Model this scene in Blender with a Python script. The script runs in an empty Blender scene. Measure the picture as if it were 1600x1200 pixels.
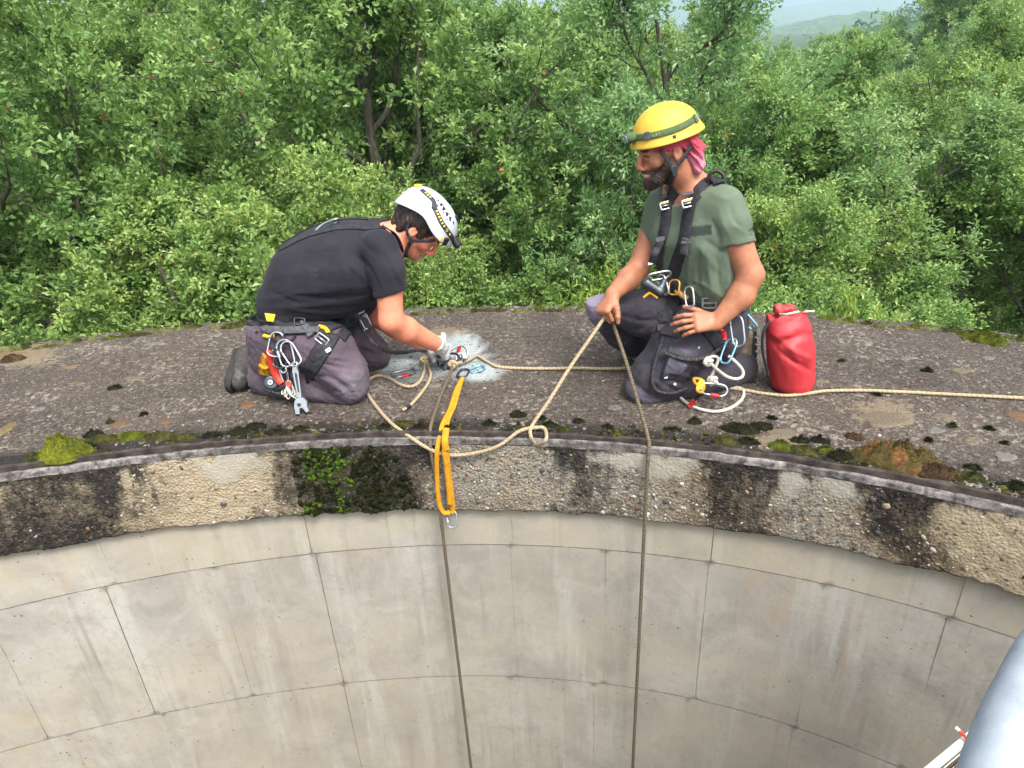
import bpy, math, random
import numpy as np
from mathutils import Vector, Matrix
R_ = math.radians
scene = bpy.context.scene
col = scene.collection
# ------------------------------------------------------------------ camera, sky, sun, exposure
FPX, PITCH, ROLL, CAMH = 1100.0, R_(26.5), R_(-3.0), 1.37
_c, _s = math.cos(PITCH), math.sin(PITCH)
CF = np.array([0, _c, -_s]); _u = np.array([0, _s, _c]); _x = np.array([1.0, 0, 0])
CX = math.cos(ROLL)*_x + math.sin(ROLL)*_u
CU = -math.sin(ROLL)*_x + math.cos(ROLL)*_u
CO = np.array([0, 0, CAMH])
cam = bpy.data.cameras.new('camera')
cam_ob = bpy.data.objects.new('camera', cam); col.objects.link(cam_ob)
cam.sensor_width = 36; cam.lens = 36*FPX/1600; cam.clip_start = 0.02; cam.clip_end = 8000
cam_ob.matrix_world = Matrix(((CX[0], CU[0], -CF[0], CO[0]), (CX[1], CU[1], -CF[1], CO[1]), (CX[2], CU[2], -CF[2], CO[2]), (0, 0, 0, 1)))
scene.camera = cam_ob
SUN_EL, SUN_AZ = R_(56), R_(152)     # azimuth measured from +y towards +x: behind the camera, a little to the right
world = bpy.data.worlds.new('World'); scene.world = world; world.use_nodes = True
_nt = world.node_tree; _nt.nodes.clear()
_sky = _nt.nodes.new('ShaderNodeTexSky'); _sky.sky_type = 'NISHITA'; _sky.sun_disc = False
_sky.sun_elevation = SUN_EL; _sky.sun_rotation = SUN_AZ; _sky.air_density = 1.0; _sky.dust_density = 6.0; _sky.ozone_density = 1.0
_hs = _nt.nodes.new('ShaderNodeHueSaturation'); _hs.inputs['Saturation'].default_value = 0.28
_bg = _nt.nodes.new('ShaderNodeBackground'); _bg.inputs['Strength'].default_value = 0.15
_wo = _nt.nodes.new('ShaderNodeOutputWorld')
_nt.links.new(_sky.outputs[0], _hs.inputs['Color']); _nt.links.new(_hs.outputs[0], _bg.inputs[0]); _nt.links.new(_bg.outputs[0], _wo.inputs[0])
sun = bpy.data.lights.new('sun', 'SUN'); sun.energy = 1.5; sun.angle = R_(16); sun.color = (1, 0.965, 0.91)
sun_ob = bpy.data.objects.new('sun', sun); col.objects.link(sun_ob)
_sd = Vector((math.sin(SUN_AZ)*math.cos(SUN_EL), math.cos(SUN_AZ)*math.cos(SUN_EL), math.sin(SUN_EL)))
sun_ob.rotation_euler = _sd.to_track_quat('Z', 'Y').to_euler()
scene.view_settings.view_transform = 'Standard'; scene.view_settings.look = 'None'
scene.view_settings.exposure = 1.3; scene.view_settings.gamma = 1.0; scene.view_settings.use_curve_mapping = False
scene.cycles.use_denoising = True
scene.cycles.volume_bounces = 2; scene.cycles.max_bounces = 6; scene.cycles.transparent_max_bounces = 8
# ------------------------------------------------------------------ pixel helpers (photo pixels, 1600 x 1200)
def ray(px, py): return CF + CX*((px-800)/FPX) - CU*((py-600)/FPX)
def on_z(px, py, z=0.0):
    d = ray(px, py); return CO + d*((z-CAMH)/d[2])
def at_y(px, py, y):
    d = ray(px, py); return CO + d*(y/d[1])
def at_d(px, py, w): return CO + ray(px, py)*w
def proj(P):
    d = np.asarray(P, float)-CO; w = d@CF
    return np.stack([800+FPX*(d@CX)/w, 600-FPX*(d@CU)/w], -1)
# ------------------------------------------------------------------ noise
def _hash(ix, iy, iz, seed):
    h = (ix.astype(np.int64)*73856093) ^ (iy.astype(np.int64)*19349663) ^ (iz.astype(np.int64)*83492791) ^ (seed*2654435)
    h = (h ^ (h >> 13))*1274126177; h = h & 0x7fffffff; h = (h ^ (h >> 16))*668265263
    return ((h & 0xffffff)/float(0xffffff)).astype(np.float32)
def vnoise(P, seed=0):
    P = np.asarray(P, np.float64); i = np.floor(P).astype(np.int64); f = (P-i).astype(np.float32); f = f*f*(3-2*f)
    r = 0
    for a in (0, 1):
        wx = f[..., 0] if a else 1-f[..., 0]
        for b in (0, 1):
            wy = f[..., 1] if b else 1-f[..., 1]
            for c in (0, 1):
                wz = f[..., 2] if c else 1-f[..., 2]
                r = r + wx*wy*wz*_hash(i[..., 0]+a, i[..., 1]+b, i[..., 2]+c, seed)
    return r*2-1
def fbm(P, octv=4, seed=0, gain=0.5):
    P = np.asarray(P, np.float64); a = 1.0; r = 0; t = 0
    for o in range(octv):
        r = r + a*vnoise(P*(2.03**o)+o*17.3, seed+o); t += a; a *= gain
    return r/t
def sstep(a, b, x):
    t = np.clip((x-a)/(b-a), 0, 1); return t*t*(3-2*t)
# ------------------------------------------------------------------ mesh helpers
def loc_of(o):
    p = np.zeros(3)
    while o is not None:
        p = p+np.array(o.location); o = o.parent
    return p
def mesh_data(name, V, F, mat=None, smooth=True, attrs=None, uv=None, mats=None, fmat=None):
    V = np.asarray(V, np.float32); me = bpy.data.meshes.new(name)
    if isinstance(F, np.ndarray):
        n, k = F.shape
        me.vertices.add(len(V)); me.vertices.foreach_set('co', V.ravel())
        me.loops.add(n*k); me.loops.foreach_set('vertex_index', F.astype(np.int32).ravel())
        me.polygons.add(n); me.polygons.foreach_set('loop_start', np.arange(0, n*k, k, dtype=np.int32))
        me.update(calc_edges=True)
    else:
        me.from_pydata([tuple(v) for v in V], [], F); me.update()
    me.polygons.foreach_set('use_smooth', np.full(len(me.polygons), smooth))
    for m in (mats or ([mat] if mat else [])): me.materials.append(m)
    if fmat is not None: me.polygons.foreach_set('material_index', np.asarray(fmat, np.int32))
    for k, a in (attrs or {}).items():
        a = np.asarray(a, np.float32)
        if a.ndim == 2:
            if a.shape[1] == 3: a = np.concatenate([a, np.ones((len(a), 1), np.float32)], 1)
            me.attributes.new(k, 'FLOAT_COLOR', 'POINT').data.foreach_set('color', a.ravel())
        else:
            me.attributes.new(k, 'FLOAT', 'POINT').data.foreach_set('value', a.ravel())
    if uv is not None:
        li = np.zeros(len(me.loops), np.int32); me.loops.foreach_get('vertex_index', li)
        me.uv_layers.new(name='UVMap').data.foreach_set('uv', np.asarray(uv, np.float32)[li].ravel())
    return me
def mk(name, V, F, mat=None, parent=None, base=None, smooth=True, attrs=None, uv=None, mats=None, fmat=None):
    """world-space vertices -> one linked object; origin at base (things) or at the parent's origin (parts)"""
    V = np.asarray(V, float)
    pl = loc_of(parent)
    b = np.array(base, float) if base is not None else pl
    o = bpy.data.objects.new(name, mesh_data(name, V-b, F, mat, smooth, attrs, uv, mats, fmat)); col.objects.link(o)
    o.location = b-pl
    if parent is not None: o.parent = parent
    return o
def empty(name, loc):
    o = bpy.data.objects.new(name, None); col.objects.link(o); o.location = loc; o.empty_display_size = 0.1; return o
def tag(o, label=None, cat=None, group=None, kind=None):
    if label: o['label'] = label
    if cat: o['category'] = cat
    if group: o['group'] = group
    if kind: o['kind'] = kind
    return o
class MB:
    """collects pieces into one mesh"""
    def __init__(s): s.V = []; s.F = []; s.n = 0; s.A = []; s.UV = []
    def add(s, V, F, c=None, uv=None):
        V = np.asarray(V, float); s.V.append(V); s.F += [tuple(int(i)+s.n for i in f) for f in F]; s.n += len(V)
        s.A.append(np.tile(np.array(c if c is not None else (1, 1, 1), float), (len(V), 1)) if c is None or np.ndim(c) == 1 else np.asarray(c, float))
        s.UV.append(np.zeros((len(V), 2)) if uv is None else np.asarray(uv, float)); return s
    def build(s, name, mat, parent=None, base=None, smooth=True):
        return mk(name, np.concatenate(s.V), s.F, mat, parent, base, smooth, {'col': np.concatenate(s.A)}, np.concatenate(s.UV))
def grid_faces(nu, nv, cu=False, cv=False):
    a = np.arange(nu*nv).reshape(nu, nv)
    iu = np.arange(nu if cu else nu-1); iv = np.arange(nv if cv else nv-1)
    I, J = np.meshgrid(iu, iv, indexing='ij'); I2 = (I+1) % nu; J2 = (J+1) % nv
    return np.stack([a[I, J], a[I2, J], a[I2, J2], a[I, J2]], -1).reshape(-1, 4)
def catmull(P, n, closed=False):
    P = np.asarray(P, float); m = len(P)
    if m == 2: return P[0]+(P[1]-P[0])*np.linspace(0, 1, n)[:, None]
    if closed: Q = np.concatenate([P[-1:], P, P[:2]])
    else: Q = np.concatenate([2*P[:1]-P[1:2], P, 2*P[-1:]-P[-2:-1]])
    seg = m if closed else m-1
    L = np.linalg.norm(np.diff(np.concatenate([P, P[:1]]) if closed else P, axis=0), axis=1)**0.5+1e-9
    T = np.concatenate([[0], np.cumsum(L)]); t = np.linspace(0, T[-1], n, endpoint=not closed)
    i = np.clip(np.searchsorted(T, t, side='right')-1, 0, seg-1); u = ((t-T[i])/L[i])[:, None]
    p0, p1, p2, p3 = Q[i], Q[i+1], Q[i+2], Q[i+3]
    return 0.5*((2*p1)+(p2-p0)*u+(2*p0-5*p1+4*p2-p3)*u**2+(3*p1-p0-3*p2+p3)*u**3)
def nrm(v):
    v = np.asarray(v, float); return v/(np.linalg.norm(v, axis=-1, keepdims=True)+1e-12)
def frames(C, closed=False, up=None):
    C = np.asarray(C, float); n = len(C)
    if closed: T = np.roll(C, -1, 0)-np.roll(C, 1, 0)
    else: T = np.gradient(C, axis=0)
    T = nrm(T); N = np.zeros_like(C)
    a = np.array(up if up is not None else ((0, 0, 1) if abs(T[0][2]) < 0.9 else (1, 0, 0)), float)
    N[0] = nrm(a-T[0]*(a@T[0]))
    for i in range(1, n):
        v = N[i-1]-T[i]*(N[i-1]@T[i]); N[i] = v/(np.linalg.norm(v)+1e-12)
    return T, N, np.cross(T, N)
def tube_geo(C, r, sides=8, closed=False, cap=True):
    C = np.asarray(C, float); n = len(C); r = np.broadcast_to(np.asarray(r, float), (n,))
    T, N, B = frames(C, closed)
    a = np.linspace(0, 2*np.pi, sides, endpoint=False)
    V = C[:, None]+r[:, None, None]*(np.cos(a)[None, :, None]*N[:, None]+np.sin(a)[None, :, None]*B[:, None])
    F = [tuple(f) for f in grid_faces(n, sides, closed, True)]
    L = np.concatenate([[0], np.cumsum(np.linalg.norm(np.diff(C, axis=0), axis=1))])
    uv = np.stack([np.repeat(L, sides), np.tile(a/(2*np.pi), n)], -1)
    V = V.reshape(-1, 3)
    if cap and not closed:
        F.append(tuple(range(sides-1, -1, -1))); F.append(tuple(range((n-1)*sides, n*sides)))
    return V, F, uv
def box_geo(c, ax, ay, az, bev=0.0):
    """box from centre and three half-axis vectors, with chamfered edges"""
    c, ax, ay, az = [np.asarray(v, float) for v in (c, ax, ay, az)]
    lx, ly, lz = [np.linalg.norm(v) for v in (ax, ay, az)]
    b = min(bev, 0.45*min(lx, ly, lz)*2) if bev else 0
    if not b:
        V = [c+i*ax+j*ay+k*az for i in (-1, 1) for j in (-1, 1) for k in (-1, 1)]
        return V, [(0, 1, 3, 2), (4, 6, 7, 5), (0, 4, 5, 1), (2, 3, 7, 6), (0, 2, 6, 4), (1, 5, 7, 3)]
    ux, uy, uz = ax/lx, ay/ly, az/lz
    V = []; F = []
    idx = {}
    for i in (-1, 1):
        for j in (-1, 1):
            for k in (-1, 1):
                for d in range(3):
                    h = [lx-b, ly-b, lz-b]; h[d] += b
                    idx[(i, j, k, d)] = len(V); V.append(c+ux*h[0]*i+uy*h[1]*j+uz*h[2]*k)
    def q(*k): F.append(tuple(idx[x] for x in k))
    for s in (-1, 1):
        q((s, -1, -1, 0), (s, 1, -1, 0), (s, 1, 1, 0), (s, -1, 1, 0)); q((-1, s, -1, 1), (-1, s, 1, 1), (1, s, 1, 1), (1, s, -1, 1)); q((-1, -1, s, 2), (1, -1, s, 2), (1, 1, s, 2), (-1, 1, s, 2))
    for i in (-1, 1):
        for j in (-1, 1):
            q((i, j, -1, 0), (i, j, 1, 0), (i, j, 1, 1), (i, j, -1, 1)); q((i, -1, j, 0), (i, 1, j, 0), (i, 1, j, 2), (i, -1, j, 2)); q((-1, i, j, 1), (1, i, j, 1), (1, i, j, 2), (-1, i, j, 2))
            for k in (-1, 1): q((i, j, k, 0), (i, j, k, 1), (i, j, k, 2))
    return V, F
# ------------------------------------------------------------------ materials
class NT:
    def __init__(s, name):
        s.m = bpy.data.materials.new(name); s.m.use_nodes = True; s.t = s.m.node_tree; s.t.nodes.clear()
        s.out = s.t.nodes.new('ShaderNodeOutputMaterial'); s.tc = None
    def n(s, t): return s.t.nodes.new('ShaderNode'+t)
    def set(s, sock, v):
        if isinstance(v, bpy.types.NodeSocket): s.t.links.new(v, sock)
        elif isinstance(v, (tuple, list)) and len(v) == 3 and sock.type == 'RGBA': sock.default_value = (*v, 1)
        else: sock.default_value = v
    def obj(s):
        if s.tc is None: s.tc = s.n('TexCoord')
        return s.tc.outputs['Object']
    def uv(s):
        if s.tc is None: s.tc = s.n('TexCoord')
        return s.tc.outputs['UV']
    def mapv(s, v, scale=(1, 1, 1), rot=(0, 0, 0)):
        m = s.n('Mapping'); s.set(m.inputs[0], v); m.inputs['Scale'].default_value = scale; m.inputs['Rotation'].default_value = rot; return m.outputs[0]
    def noise(s, scale, detail=4, rough=0.55, v=None, dist=0):
        x = s.n('TexNoise'); s.set(x.inputs['Vector'], v or s.obj()); x.inputs['Scale'].default_value = scale; x.inputs['Detail'].default_value = detail; x.inputs['Roughness'].default_value = rough; x.inputs['Distortion'].default_value = dist; return x.outputs[0]
    def vor(s, scale, feature='F1', out='Distance', v=None, rand=1.0):
        x = s.n('TexVoronoi'); x.feature = feature; s.set(x.inputs['Vector'], v or s.obj()); x.inputs['Scale'].default_value = scale; x.inputs['Randomness'].default_value = rand; return x.outputs[out]
    def ramp(s, f, stops, mode='LINEAR'):
        x = s.n('ValToRGB'); s.set(x.inputs[0], f); e = x.color_ramp.elements; x.color_ramp.interpolation = mode
        while len(e) < len(stops): e.new(0.5)
        for el, (p, c) in zip(e, stops):
            el.position = p; el.color = (c, c, c, 1) if isinstance(c, (int, float)) else (*c, 1)
        return x.outputs[0]
    def mix(s, f, a, b, mode='MIX'):
        x = s.n('Mix'); x.data_type = 'RGBA'; x.blend_type = mode; s.set(x.inputs[0], f); s.set(x.inputs[6], a); s.set(x.inputs[7], b); return x.outputs[2]
    def math(s, op, a, b=0.0, c=None):
        x = s.n('Math'); x.operation = op; s.set(x.inputs[0], a); s.set(x.inputs[1], b)
        if c is not None: s.set(x.inputs[2], c)
        return x.outputs[0]
    def attr(s, name, out='Fac'):
        x = s.n('Attribute'); x.attribute_name = name; return x.outputs[out]
    def bump(s, h, strength=0.3, dist=0.01, normal=None):
        x = s.n('Bump'); s.set(x.inputs['Height'], h); x.inputs['Strength'].default_value = strength; x.inputs['Distance'].default_value = dist
        if normal is not None: s.set(x.inputs['Normal'], normal)
        return x.outputs[0]
    def bsdf(s, color, rough=0.7, metal=0.0, normal=None, spec=0.4, sss=0.0, trans=0.0, **kw):
        b = s.n('BsdfPrincipled'); s.set(b.inputs['Base Color'], color); s.set(b.inputs['Roughness'], rough); s.set(b.inputs['Metallic'], metal); s.set(b.inputs['Specular IOR Level'], spec)
        if normal is not None: s.set(b.inputs['Normal'], normal)
        if sss: b.inputs['Subsurface Weight'].default_value = sss; b.inputs['Subsurface Radius'].default_value = (0.012, 0.004, 0.002); b.inputs['Subsurface Scale'].default_value = 1.0
        for k, v in kw.items(): s.set(b.inputs[k], v)
        sh = b.outputs[0]
        if trans:
            tr = s.n('BsdfTranslucent'); s.set(tr.inputs[0], color); mx = s.n('MixShader'); mx.inputs[0].default_value = trans; s.t.links.new(sh, mx.inputs[1]); s.t.links.new(tr.outputs[0], mx.inputs[2]); sh = mx.outputs[0]
        s.t.links.new(sh, s.out.inputs[0]); return s.m
def lin(r, g, b):
    return tuple((c/255/12.92 if c/255 <= 0.04045 else ((c/255+0.055)/1.055)**2.4) for c in (r, g, b))
def simple(name, c, rough=0.6, metal=0.0, nscale=0, namp=0.25, bump=0.0, bscale=400, spec=0.4):
    t = NT(name); cc = c
    if nscale: cc = t.mix(t.ramp(t.noise(nscale, 5, 0.6), [(0.3, 0.0), (0.7, 1.0)]), tuple(x*(1-namp) for x in c), tuple(min(1, x*(1+namp)) for x in c))
    return t.bsdf(cc, rough, metal, t.bump(t.noise(bscale, 3), bump, 0.002) if bump else None, spec)
# ------------------------------------------------------------------ shaft geometry: circles read off the photograph, heights from the slab plane z = 0
SC = np.array([-0.72, -2.27])                      # shaft axis
OBS_OUT = [(0,548),(200,522),(300,510),(640,487),(800,482),(920,483),(1290,497),(1450,512),(1600,527)]
OBS_RIM = [(0,735),(150,712),(300,697),(450,685),(640,678),(800,679),(900,683),(1000,690),(1150,704),(1300,726),(1450,754),(1600,786)]
OBS_FACE = [(0,868),(200,838),(400,815),(520,805),(640,800),(800,798),(950,806),(1100,825),(1250,850),(1400,885),(1600,932)]
OBS_J1 = [(0,955),(200,905),(330,888),(490,868),(640,853),(800,851),(950,858),(1110,880),(1300,915),(1450,955),(1580,995)]
OBS_J2 = [(0,1175),(250,1118),(400,1085),(540,1068),(680,1057),(800,1057),(940,1067),(1085,1093),(1240,1138),(1400,1195)]
def polar(P):
    d = np.asarray(P)[..., :2]-SC; return np.arctan2(d[..., 0], d[..., 1]), np.hypot(d[..., 0], d[..., 1])
def cyl(th, r, z):
    th, r, z = np.broadcast_arrays(th, r, z); return np.stack([SC[0]+r*np.sin(th), SC[1]+r*np.cos(th), z], -1)
class Sm:
    """low-order curve over the angle, levelling off outside the part seen"""
    def __init__(s, th, v, deg=3):
        s.a, s.b = min(th), max(th); s.p = np.polyfit(th, v, deg)
    def __call__(s, th):
        m, w = (s.a+s.b)/2, (s.b-s.a)/2+0.05
        x = ((np.asarray(th)+np.pi) % (2*np.pi)-np.pi-m)/w
        x = np.where(np.abs(x) < 0.8, x, np.sign(x)*(0.8+0.25*np.tanh((np.abs(x)-0.8)/0.25)))
        return np.polyval(s.p, m+w*x)
def fit_plane(ob, z, deg=3):
    th, r = polar(np.array([on_z(a, b, z) for a, b in ob])); return Sm(th, r, deg)
R_OUT = fit_plane([(a, b-5) for a, b in OBS_OUT], 0.0, 4); R_RIM = fit_plane(OBS_RIM, 0.0, 3)
def R_WALLF(t): return R_RIM(t)+0.036
R_WALL = 4.68
def fit_cyl(ob, rf, deg=3):
    T, Z = [], []
    for a, b in ob:
        d = ray(a, b); lo, hi = 0.5, 12.0
        for _ in range(60):
            m = (lo+hi)/2; P = CO+d*m; th, r = polar(P)
            if r < (rf(th) if callable(rf) else rf): lo = m
            else: hi = m
        P = CO+d*lo; th, r = polar(P); T.append(th); Z.append(P[2])
    return Sm(np.array(T), np.array(Z), deg)
Z_FACE = fit_cyl(OBS_FACE, lambda t: R_RIM(t)-0.0); Z_J1 = fit_cyl(OBS_J1, R_WALLF, 3); Z_J2 = fit_cyl(OBS_J2, R_WALLF, 3)
def theta_px(px, py=690): return polar(on_z(px, py, 0.0))[0]
# ------------------------------------------------------------------ materials of the setting
def mat_slab():
    t = NT('weathered_slab_concrete')
    v1 = t.vor(95, 'F1', 'Color'); d1 = t.vor(95)
    v2 = t.vor(230, 'F1', 'Color')
    sep = t.n('SeparateColor'); t.set(sep.inputs[0], v1); sep2 = t.n('SeparateColor'); t.set(sep2.inputs[0], v2)
    big = t.ramp(t.noise(1.7, 6, 0.62), [(0.32, 0), (0.68, 1)])
    base = t.mix(big, lin(50, 45, 43), lin(138, 123, 108))
    mid = t.ramp(t.noise(9, 6, 0.7), [(0.36, 0), (0.62, 1)])
    base = t.mix(t.math('MULTIPLY', mid, 0.55), base, lin(104, 97, 95))
    grain = t.ramp(sep.outputs[0], [(0.0, lin(38, 33, 31)), (0.45, lin(90, 80, 72)), (0.75, lin(120, 104, 88)), (0.93, lin(152, 138, 122)), (1, lin(205, 198, 186))])
    base = t.mix(0.5, base, grain)
    g2 = t.ramp(sep2.outputs[1], [(0, lin(36, 32, 31)), (0.6, lin(95, 86, 80)), (1, lin(172, 160, 145))])
    base = t.mix(0.34, base, g2)
    # dark algae film, stronger where the 'dark' attribute says
    dk = t.math('ADD', t.attr('dark'), t.math('MULTIPLY', t.math('SUBTRACT', t.noise(14, 6, 0.7), 0.5), 1.1))
    base = t.mix(t.ramp(dk, [(0.35, 0), (0.75, 0.85)]), base, lin(44, 40, 40))
    # pale crustose lichen speckle
    li = t.math('ADD', t.noise(38, 4, 0.7), t.math('MULTIPLY', t.noise(3.1, 3), 0.55))
    base = t.mix(t.ramp(li, [(0.86, 0), (0.94, 0.75)]), base, lin(186, 176, 158))
    tan = t.math('ADD', t.noise(22, 5, 0.75), t.math('MULTIPLY', t.attr('tan'), 0.45))
    base = t.mix(t.ramp(tan, [(0.7, 0), (0.8, 0.75)]), base, lin(160, 143, 116))
    # powdery drill dust
    du = t.math('ADD', t.attr('dust'), t.math('MULTIPLY', t.math('SUBTRACT', t.noise(26, 6, 0.75), 0.5), 0.75))
    base = t.mix(t.ramp(du, [(0.35, 0), (1.1, 0.6)]), base, lin(190, 198, 196))
    base = t.mix(1.0, base, (0.64, 0.64, 0.65), 'MULTIPLY')
    base = t.mix(t.ramp(du, [(0.32, 0), (1.0, 0.8)]), base, lin(166, 175, 173))
    h = t.math('ADD', t.math('MULTIPLY', d1, -0.8), t.math('MULTIPLY', t.noise(160, 5, 0.7), 0.9))
    return t.bsdf(base, 0.9, 0, t.bump(h, 0.95, 0.009), 0.25)
def mat_face():
    t = NT('exposed_aggregate_concrete')
    v1 = t.vor(88, 'F1', 'Color'); d1 = t.vor(88); v2 = t.vor(190, 'F1', 'Color')
    sep = t.n('SeparateColor'); t.set(sep.inputs[0], v1); sep2 = t.n('SeparateColor'); t.set(sep2.inputs[0], v2)
    peb = t.ramp(sep.outputs[0], [(0, lin(66, 62, 60)), (0.3, lin(128, 114, 96)), (0.55, lin(168, 152, 126)), (0.8, lin(186, 172, 148)), (1, lin(210, 204, 192))])
    p2 = t.ramp(sep2.outputs[0], [(0, lin(96, 88, 80)), (0.5, lin(158, 145, 124)), (1, lin(196, 184, 160))])
    base = t.mix(0.55, t.mix(0.5, peb, p2), lin(182, 168, 142))
    clean = t.attr('clean')
    pits = t.ramp(t.vor(62), [(0.10, 1.0), (0.22, 0.0)])
    base = t.mix(t.math('MULTIPLY', clean, 0.8), base, t.mix(t.ramp(t.noise(18, 5, 0.7), [(0.3, 0), (0.7, 1)]), lin(196, 178, 146), lin(214, 200, 172)))
    base = t.mix(t.math('MULTIPLY', clean, t.math('MULTIPLY', pits, 0.8)), base, lin(92, 82, 72))
    gr = t.math('ADD', t.attr('grey'), t.math('MULTIPLY', t.math('SUBTRACT', t.noise(20, 6, 0.75), 0.5), 1.2))
    base = t.mix(t.ramp(gr, [(0.45, 0), (0.75, 0.75)]), base, t.mix(sep2.outputs[2], lin(112, 108, 104), lin(196, 192, 182)))
    br = t.math('ADD', t.attr('brown'), t.math('MULTIPLY', t.math('SUBTRACT', t.noise(11, 6, 0.7), 0.5), 1.0))
    base = t.mix(t.ramp(br, [(0.4, 0), (0.8, 0.8)]), base, t.mix(sep2.outputs[1], lin(70, 58, 46), lin(134, 112, 84)))
    bk = t.math('ADD', t.attr('black'), t.math('MULTIPLY', t.math('SUBTRACT', t.noise(26, 7, 0.78), 0.5), 1.2))
    bk = t.math('ADD', bk, t.math('MULTIPLY', t.math('SUBTRACT', t.noise(6.5, 5, 0.7), 0.5), 1.1))
    bk = t.math('ADD', bk, t.math('MULTIPLY', t.math('SUBTRACT', t.noise(24, 5, 0.65, t.mapv(t.obj(), (1, 1, 0.22))), 0.5), 1.5))
    base = t.mix(t.ramp(bk, [(0.30, 0), (0.52, 0.5), (0.9, 0.93)]), base, t.mix(t.ramp(sep.outputs[1], [(0.75, 0), (1, 1)]), lin(34, 32, 33), lin(96, 86, 74)))
    sm = t.attr('skim')
    sk = t.ramp(t.math('ADD', sm, t.math('MULTIPLY', t.math('SUBTRACT', t.noise(16, 7, 0.75), 0.5), 1.5)), [(0.36, 0), (0.68, 0.8)])
    base = t.mix(sk, base, t.mix(t.noise(24, 6, 0.7), lin(170, 164, 150), lin(206, 202, 190)))
    mo = t.math('ADD', t.attr('mossy'), t.math('MULTIPLY', t.math('SUBTRACT', t.noise(34, 6, 0.75), 0.5), 1.3))
    base = t.mix(t.ramp(mo, [(0.5, 0), (0.75, 0.9)]), base, t.mix(t.noise(60, 3), lin(40, 44, 20), lin(96, 112, 40)))
    h = t.math('ADD', t.math('MULTIPLY', d1, -1.0), t.math('MULTIPLY', t.noise(210, 5, 0.7), 0.9))
    h = t.math('MULTIPLY', h, t.math('SUBTRACT', 1.0, t.math('MULTIPLY', sk, 0.85)))
    base = t.mix(1.0, base, (0.72, 0.70, 0.68), 'MULTIPLY')
    return t.bsdf(base, 0.88, 0, t.bump(h, 0.8, 0.009), 0.25)
def mat_strip():
    t = NT('edge_strip_concrete')
    b = t.mix(t.ramp(t.noise(5, 5, 0.7), [(0.35, 0), (0.65, 1)]), lin(96, 89, 86), lin(160, 154, 150))
    b = t.mix(t.ramp(t.noise(23, 7, 0.8), [(0.42, 0), (0.6, 0.92)]), b, lin(50, 45, 43))
    b = t.mix(t.ramp(t.noise(70, 5, 0.8), [(0.52, 0), (0.66, 0.6)]), b, lin(88, 80, 74))
    return t.bsdf(b, 0.88, 0, t.bump(t.noise(190, 6, 0.7), 0.5, 0.004), 0.25)
def mat_wall():
    t = NT('shuttered_wall_concrete')
    b = t.mix(t.ramp(t.noise(1.3, 6, 0.6), [(0.3, 0), (0.7, 1)]), lin(166, 156, 143), lin(190, 184, 174))
    b = t.mix(t.ramp(t.noise(4.2, 7, 0.66, dist=0.6), [(0.42, 0), (0.66, 0.8)]), b, lin(152, 146, 138))
    b = t.mix(t.ramp(t.noise(2.4, 5, 0.7, t.mapv(t.obj(), (1, 1, 3.2))), [(0.55, 0), (0.72, 0.5)]), b, lin(186, 166, 136))
    st = t.noise(9, 5, 0.65, t.mapv(t.obj(), (1, 1, 0.1)))
    b = t.mix(t.ramp(st, [(0.52, 0), (0.7, 0.55)]), b, lin(204, 201, 194))
    b = t.mix(t.ramp(t.noise(17, 8, 0.75, dist=1.2), [(0.5, 0), (0.68, 0.5)]), b, lin(146, 139, 130))
    b = t.mix(t.ramp(t.noise(7, 6, 0.7, t.mapv(t.obj(), (1, 1, 0.35))), [(0.58, 0), (0.68, 0.35)]), b, lin(176, 150, 120))
    b = t.mix(t.math('MULTIPLY', t.attr('warm'), t.ramp(t.noise(3.4, 5, 0.6), [(0.35, 0.1), (0.65, 0.75)])), b, lin(190, 178, 152))
    ed = t.math('ADD', t.attr('edge'), t.math('MULTIPLY', t.math('SUBTRACT', t.noise(30, 7, 0.8), 0.5), 1.5))
    b = t.mix(t.ramp(ed, [(0.45, 0), (0.85, 0.75)]), b, lin(112, 106, 98))
    bug = t.math('SUBTRACT', t.vor(26, rand=1.0), t.math('MULTIPLY', t.ramp(t.noise(6, 3), [(0.46, 0), (0.62, 1)]), 0.10))
    bugs = t.ramp(bug, [(0.01, 1), (0.035, 0)])
    b = t.mix(t.math('MULTIPLY', bugs, 0.7), b, lin(96, 90, 84))
    run = t.noise(26, 4, 0.6, t.mapv(t.obj(), (1, 1, 0.045)))
    b = t.mix(t.math('MULTIPLY', t.ramp(run, [(0.56, 0), (0.74, 0.6)]), t.ramp(t.noise(1.9, 3), [(0.42, 0.15), (0.62, 1)])), b, lin(134, 127, 117))
    b = t.mix(t.ramp(t.noise(95, 6, 0.8), [(0.58, 0), (0.72, 0.35)]), b, lin(128, 120, 110))
    cr = t.ramp(t.vor(1.15, 'DISTANCE_TO_EDGE', v=t.mapv(t.obj(), (1, 1, 1.3))), [(0.0, 1), (0.006, 0)])
    h = t.math('ADD', t.math('MULTIPLY', t.noise(70, 6, 0.65), 0.35), t.math('ADD', t.math('MULTIPLY', bugs, -0.6), t.math('MULTIPLY', t.noise(7, 4), 0.8)))
    b = t.mix(1.0, b, (0.755, 0.77, 0.78), 'MULTIPLY')
    return t.bsdf(b, 0.82, 0, t.bump(h, 0.5, 0.007), 0.3)
M_SLAB, M_FACE, M_STRIP, M_WALL = mat_slab(), mat_face(), mat_strip(), mat_wall()
M_LIP = simple('crumbling_mortar_lip', lin(58, 50, 45), 0.92, nscale=22, namp=0.8, bump=0.6, bscale=180)
M_DARK = simple('joint_core_concrete', lin(132, 124, 113), 0.9, nscale=30)  # the core's own darker concrete, seen between the panels
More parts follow.
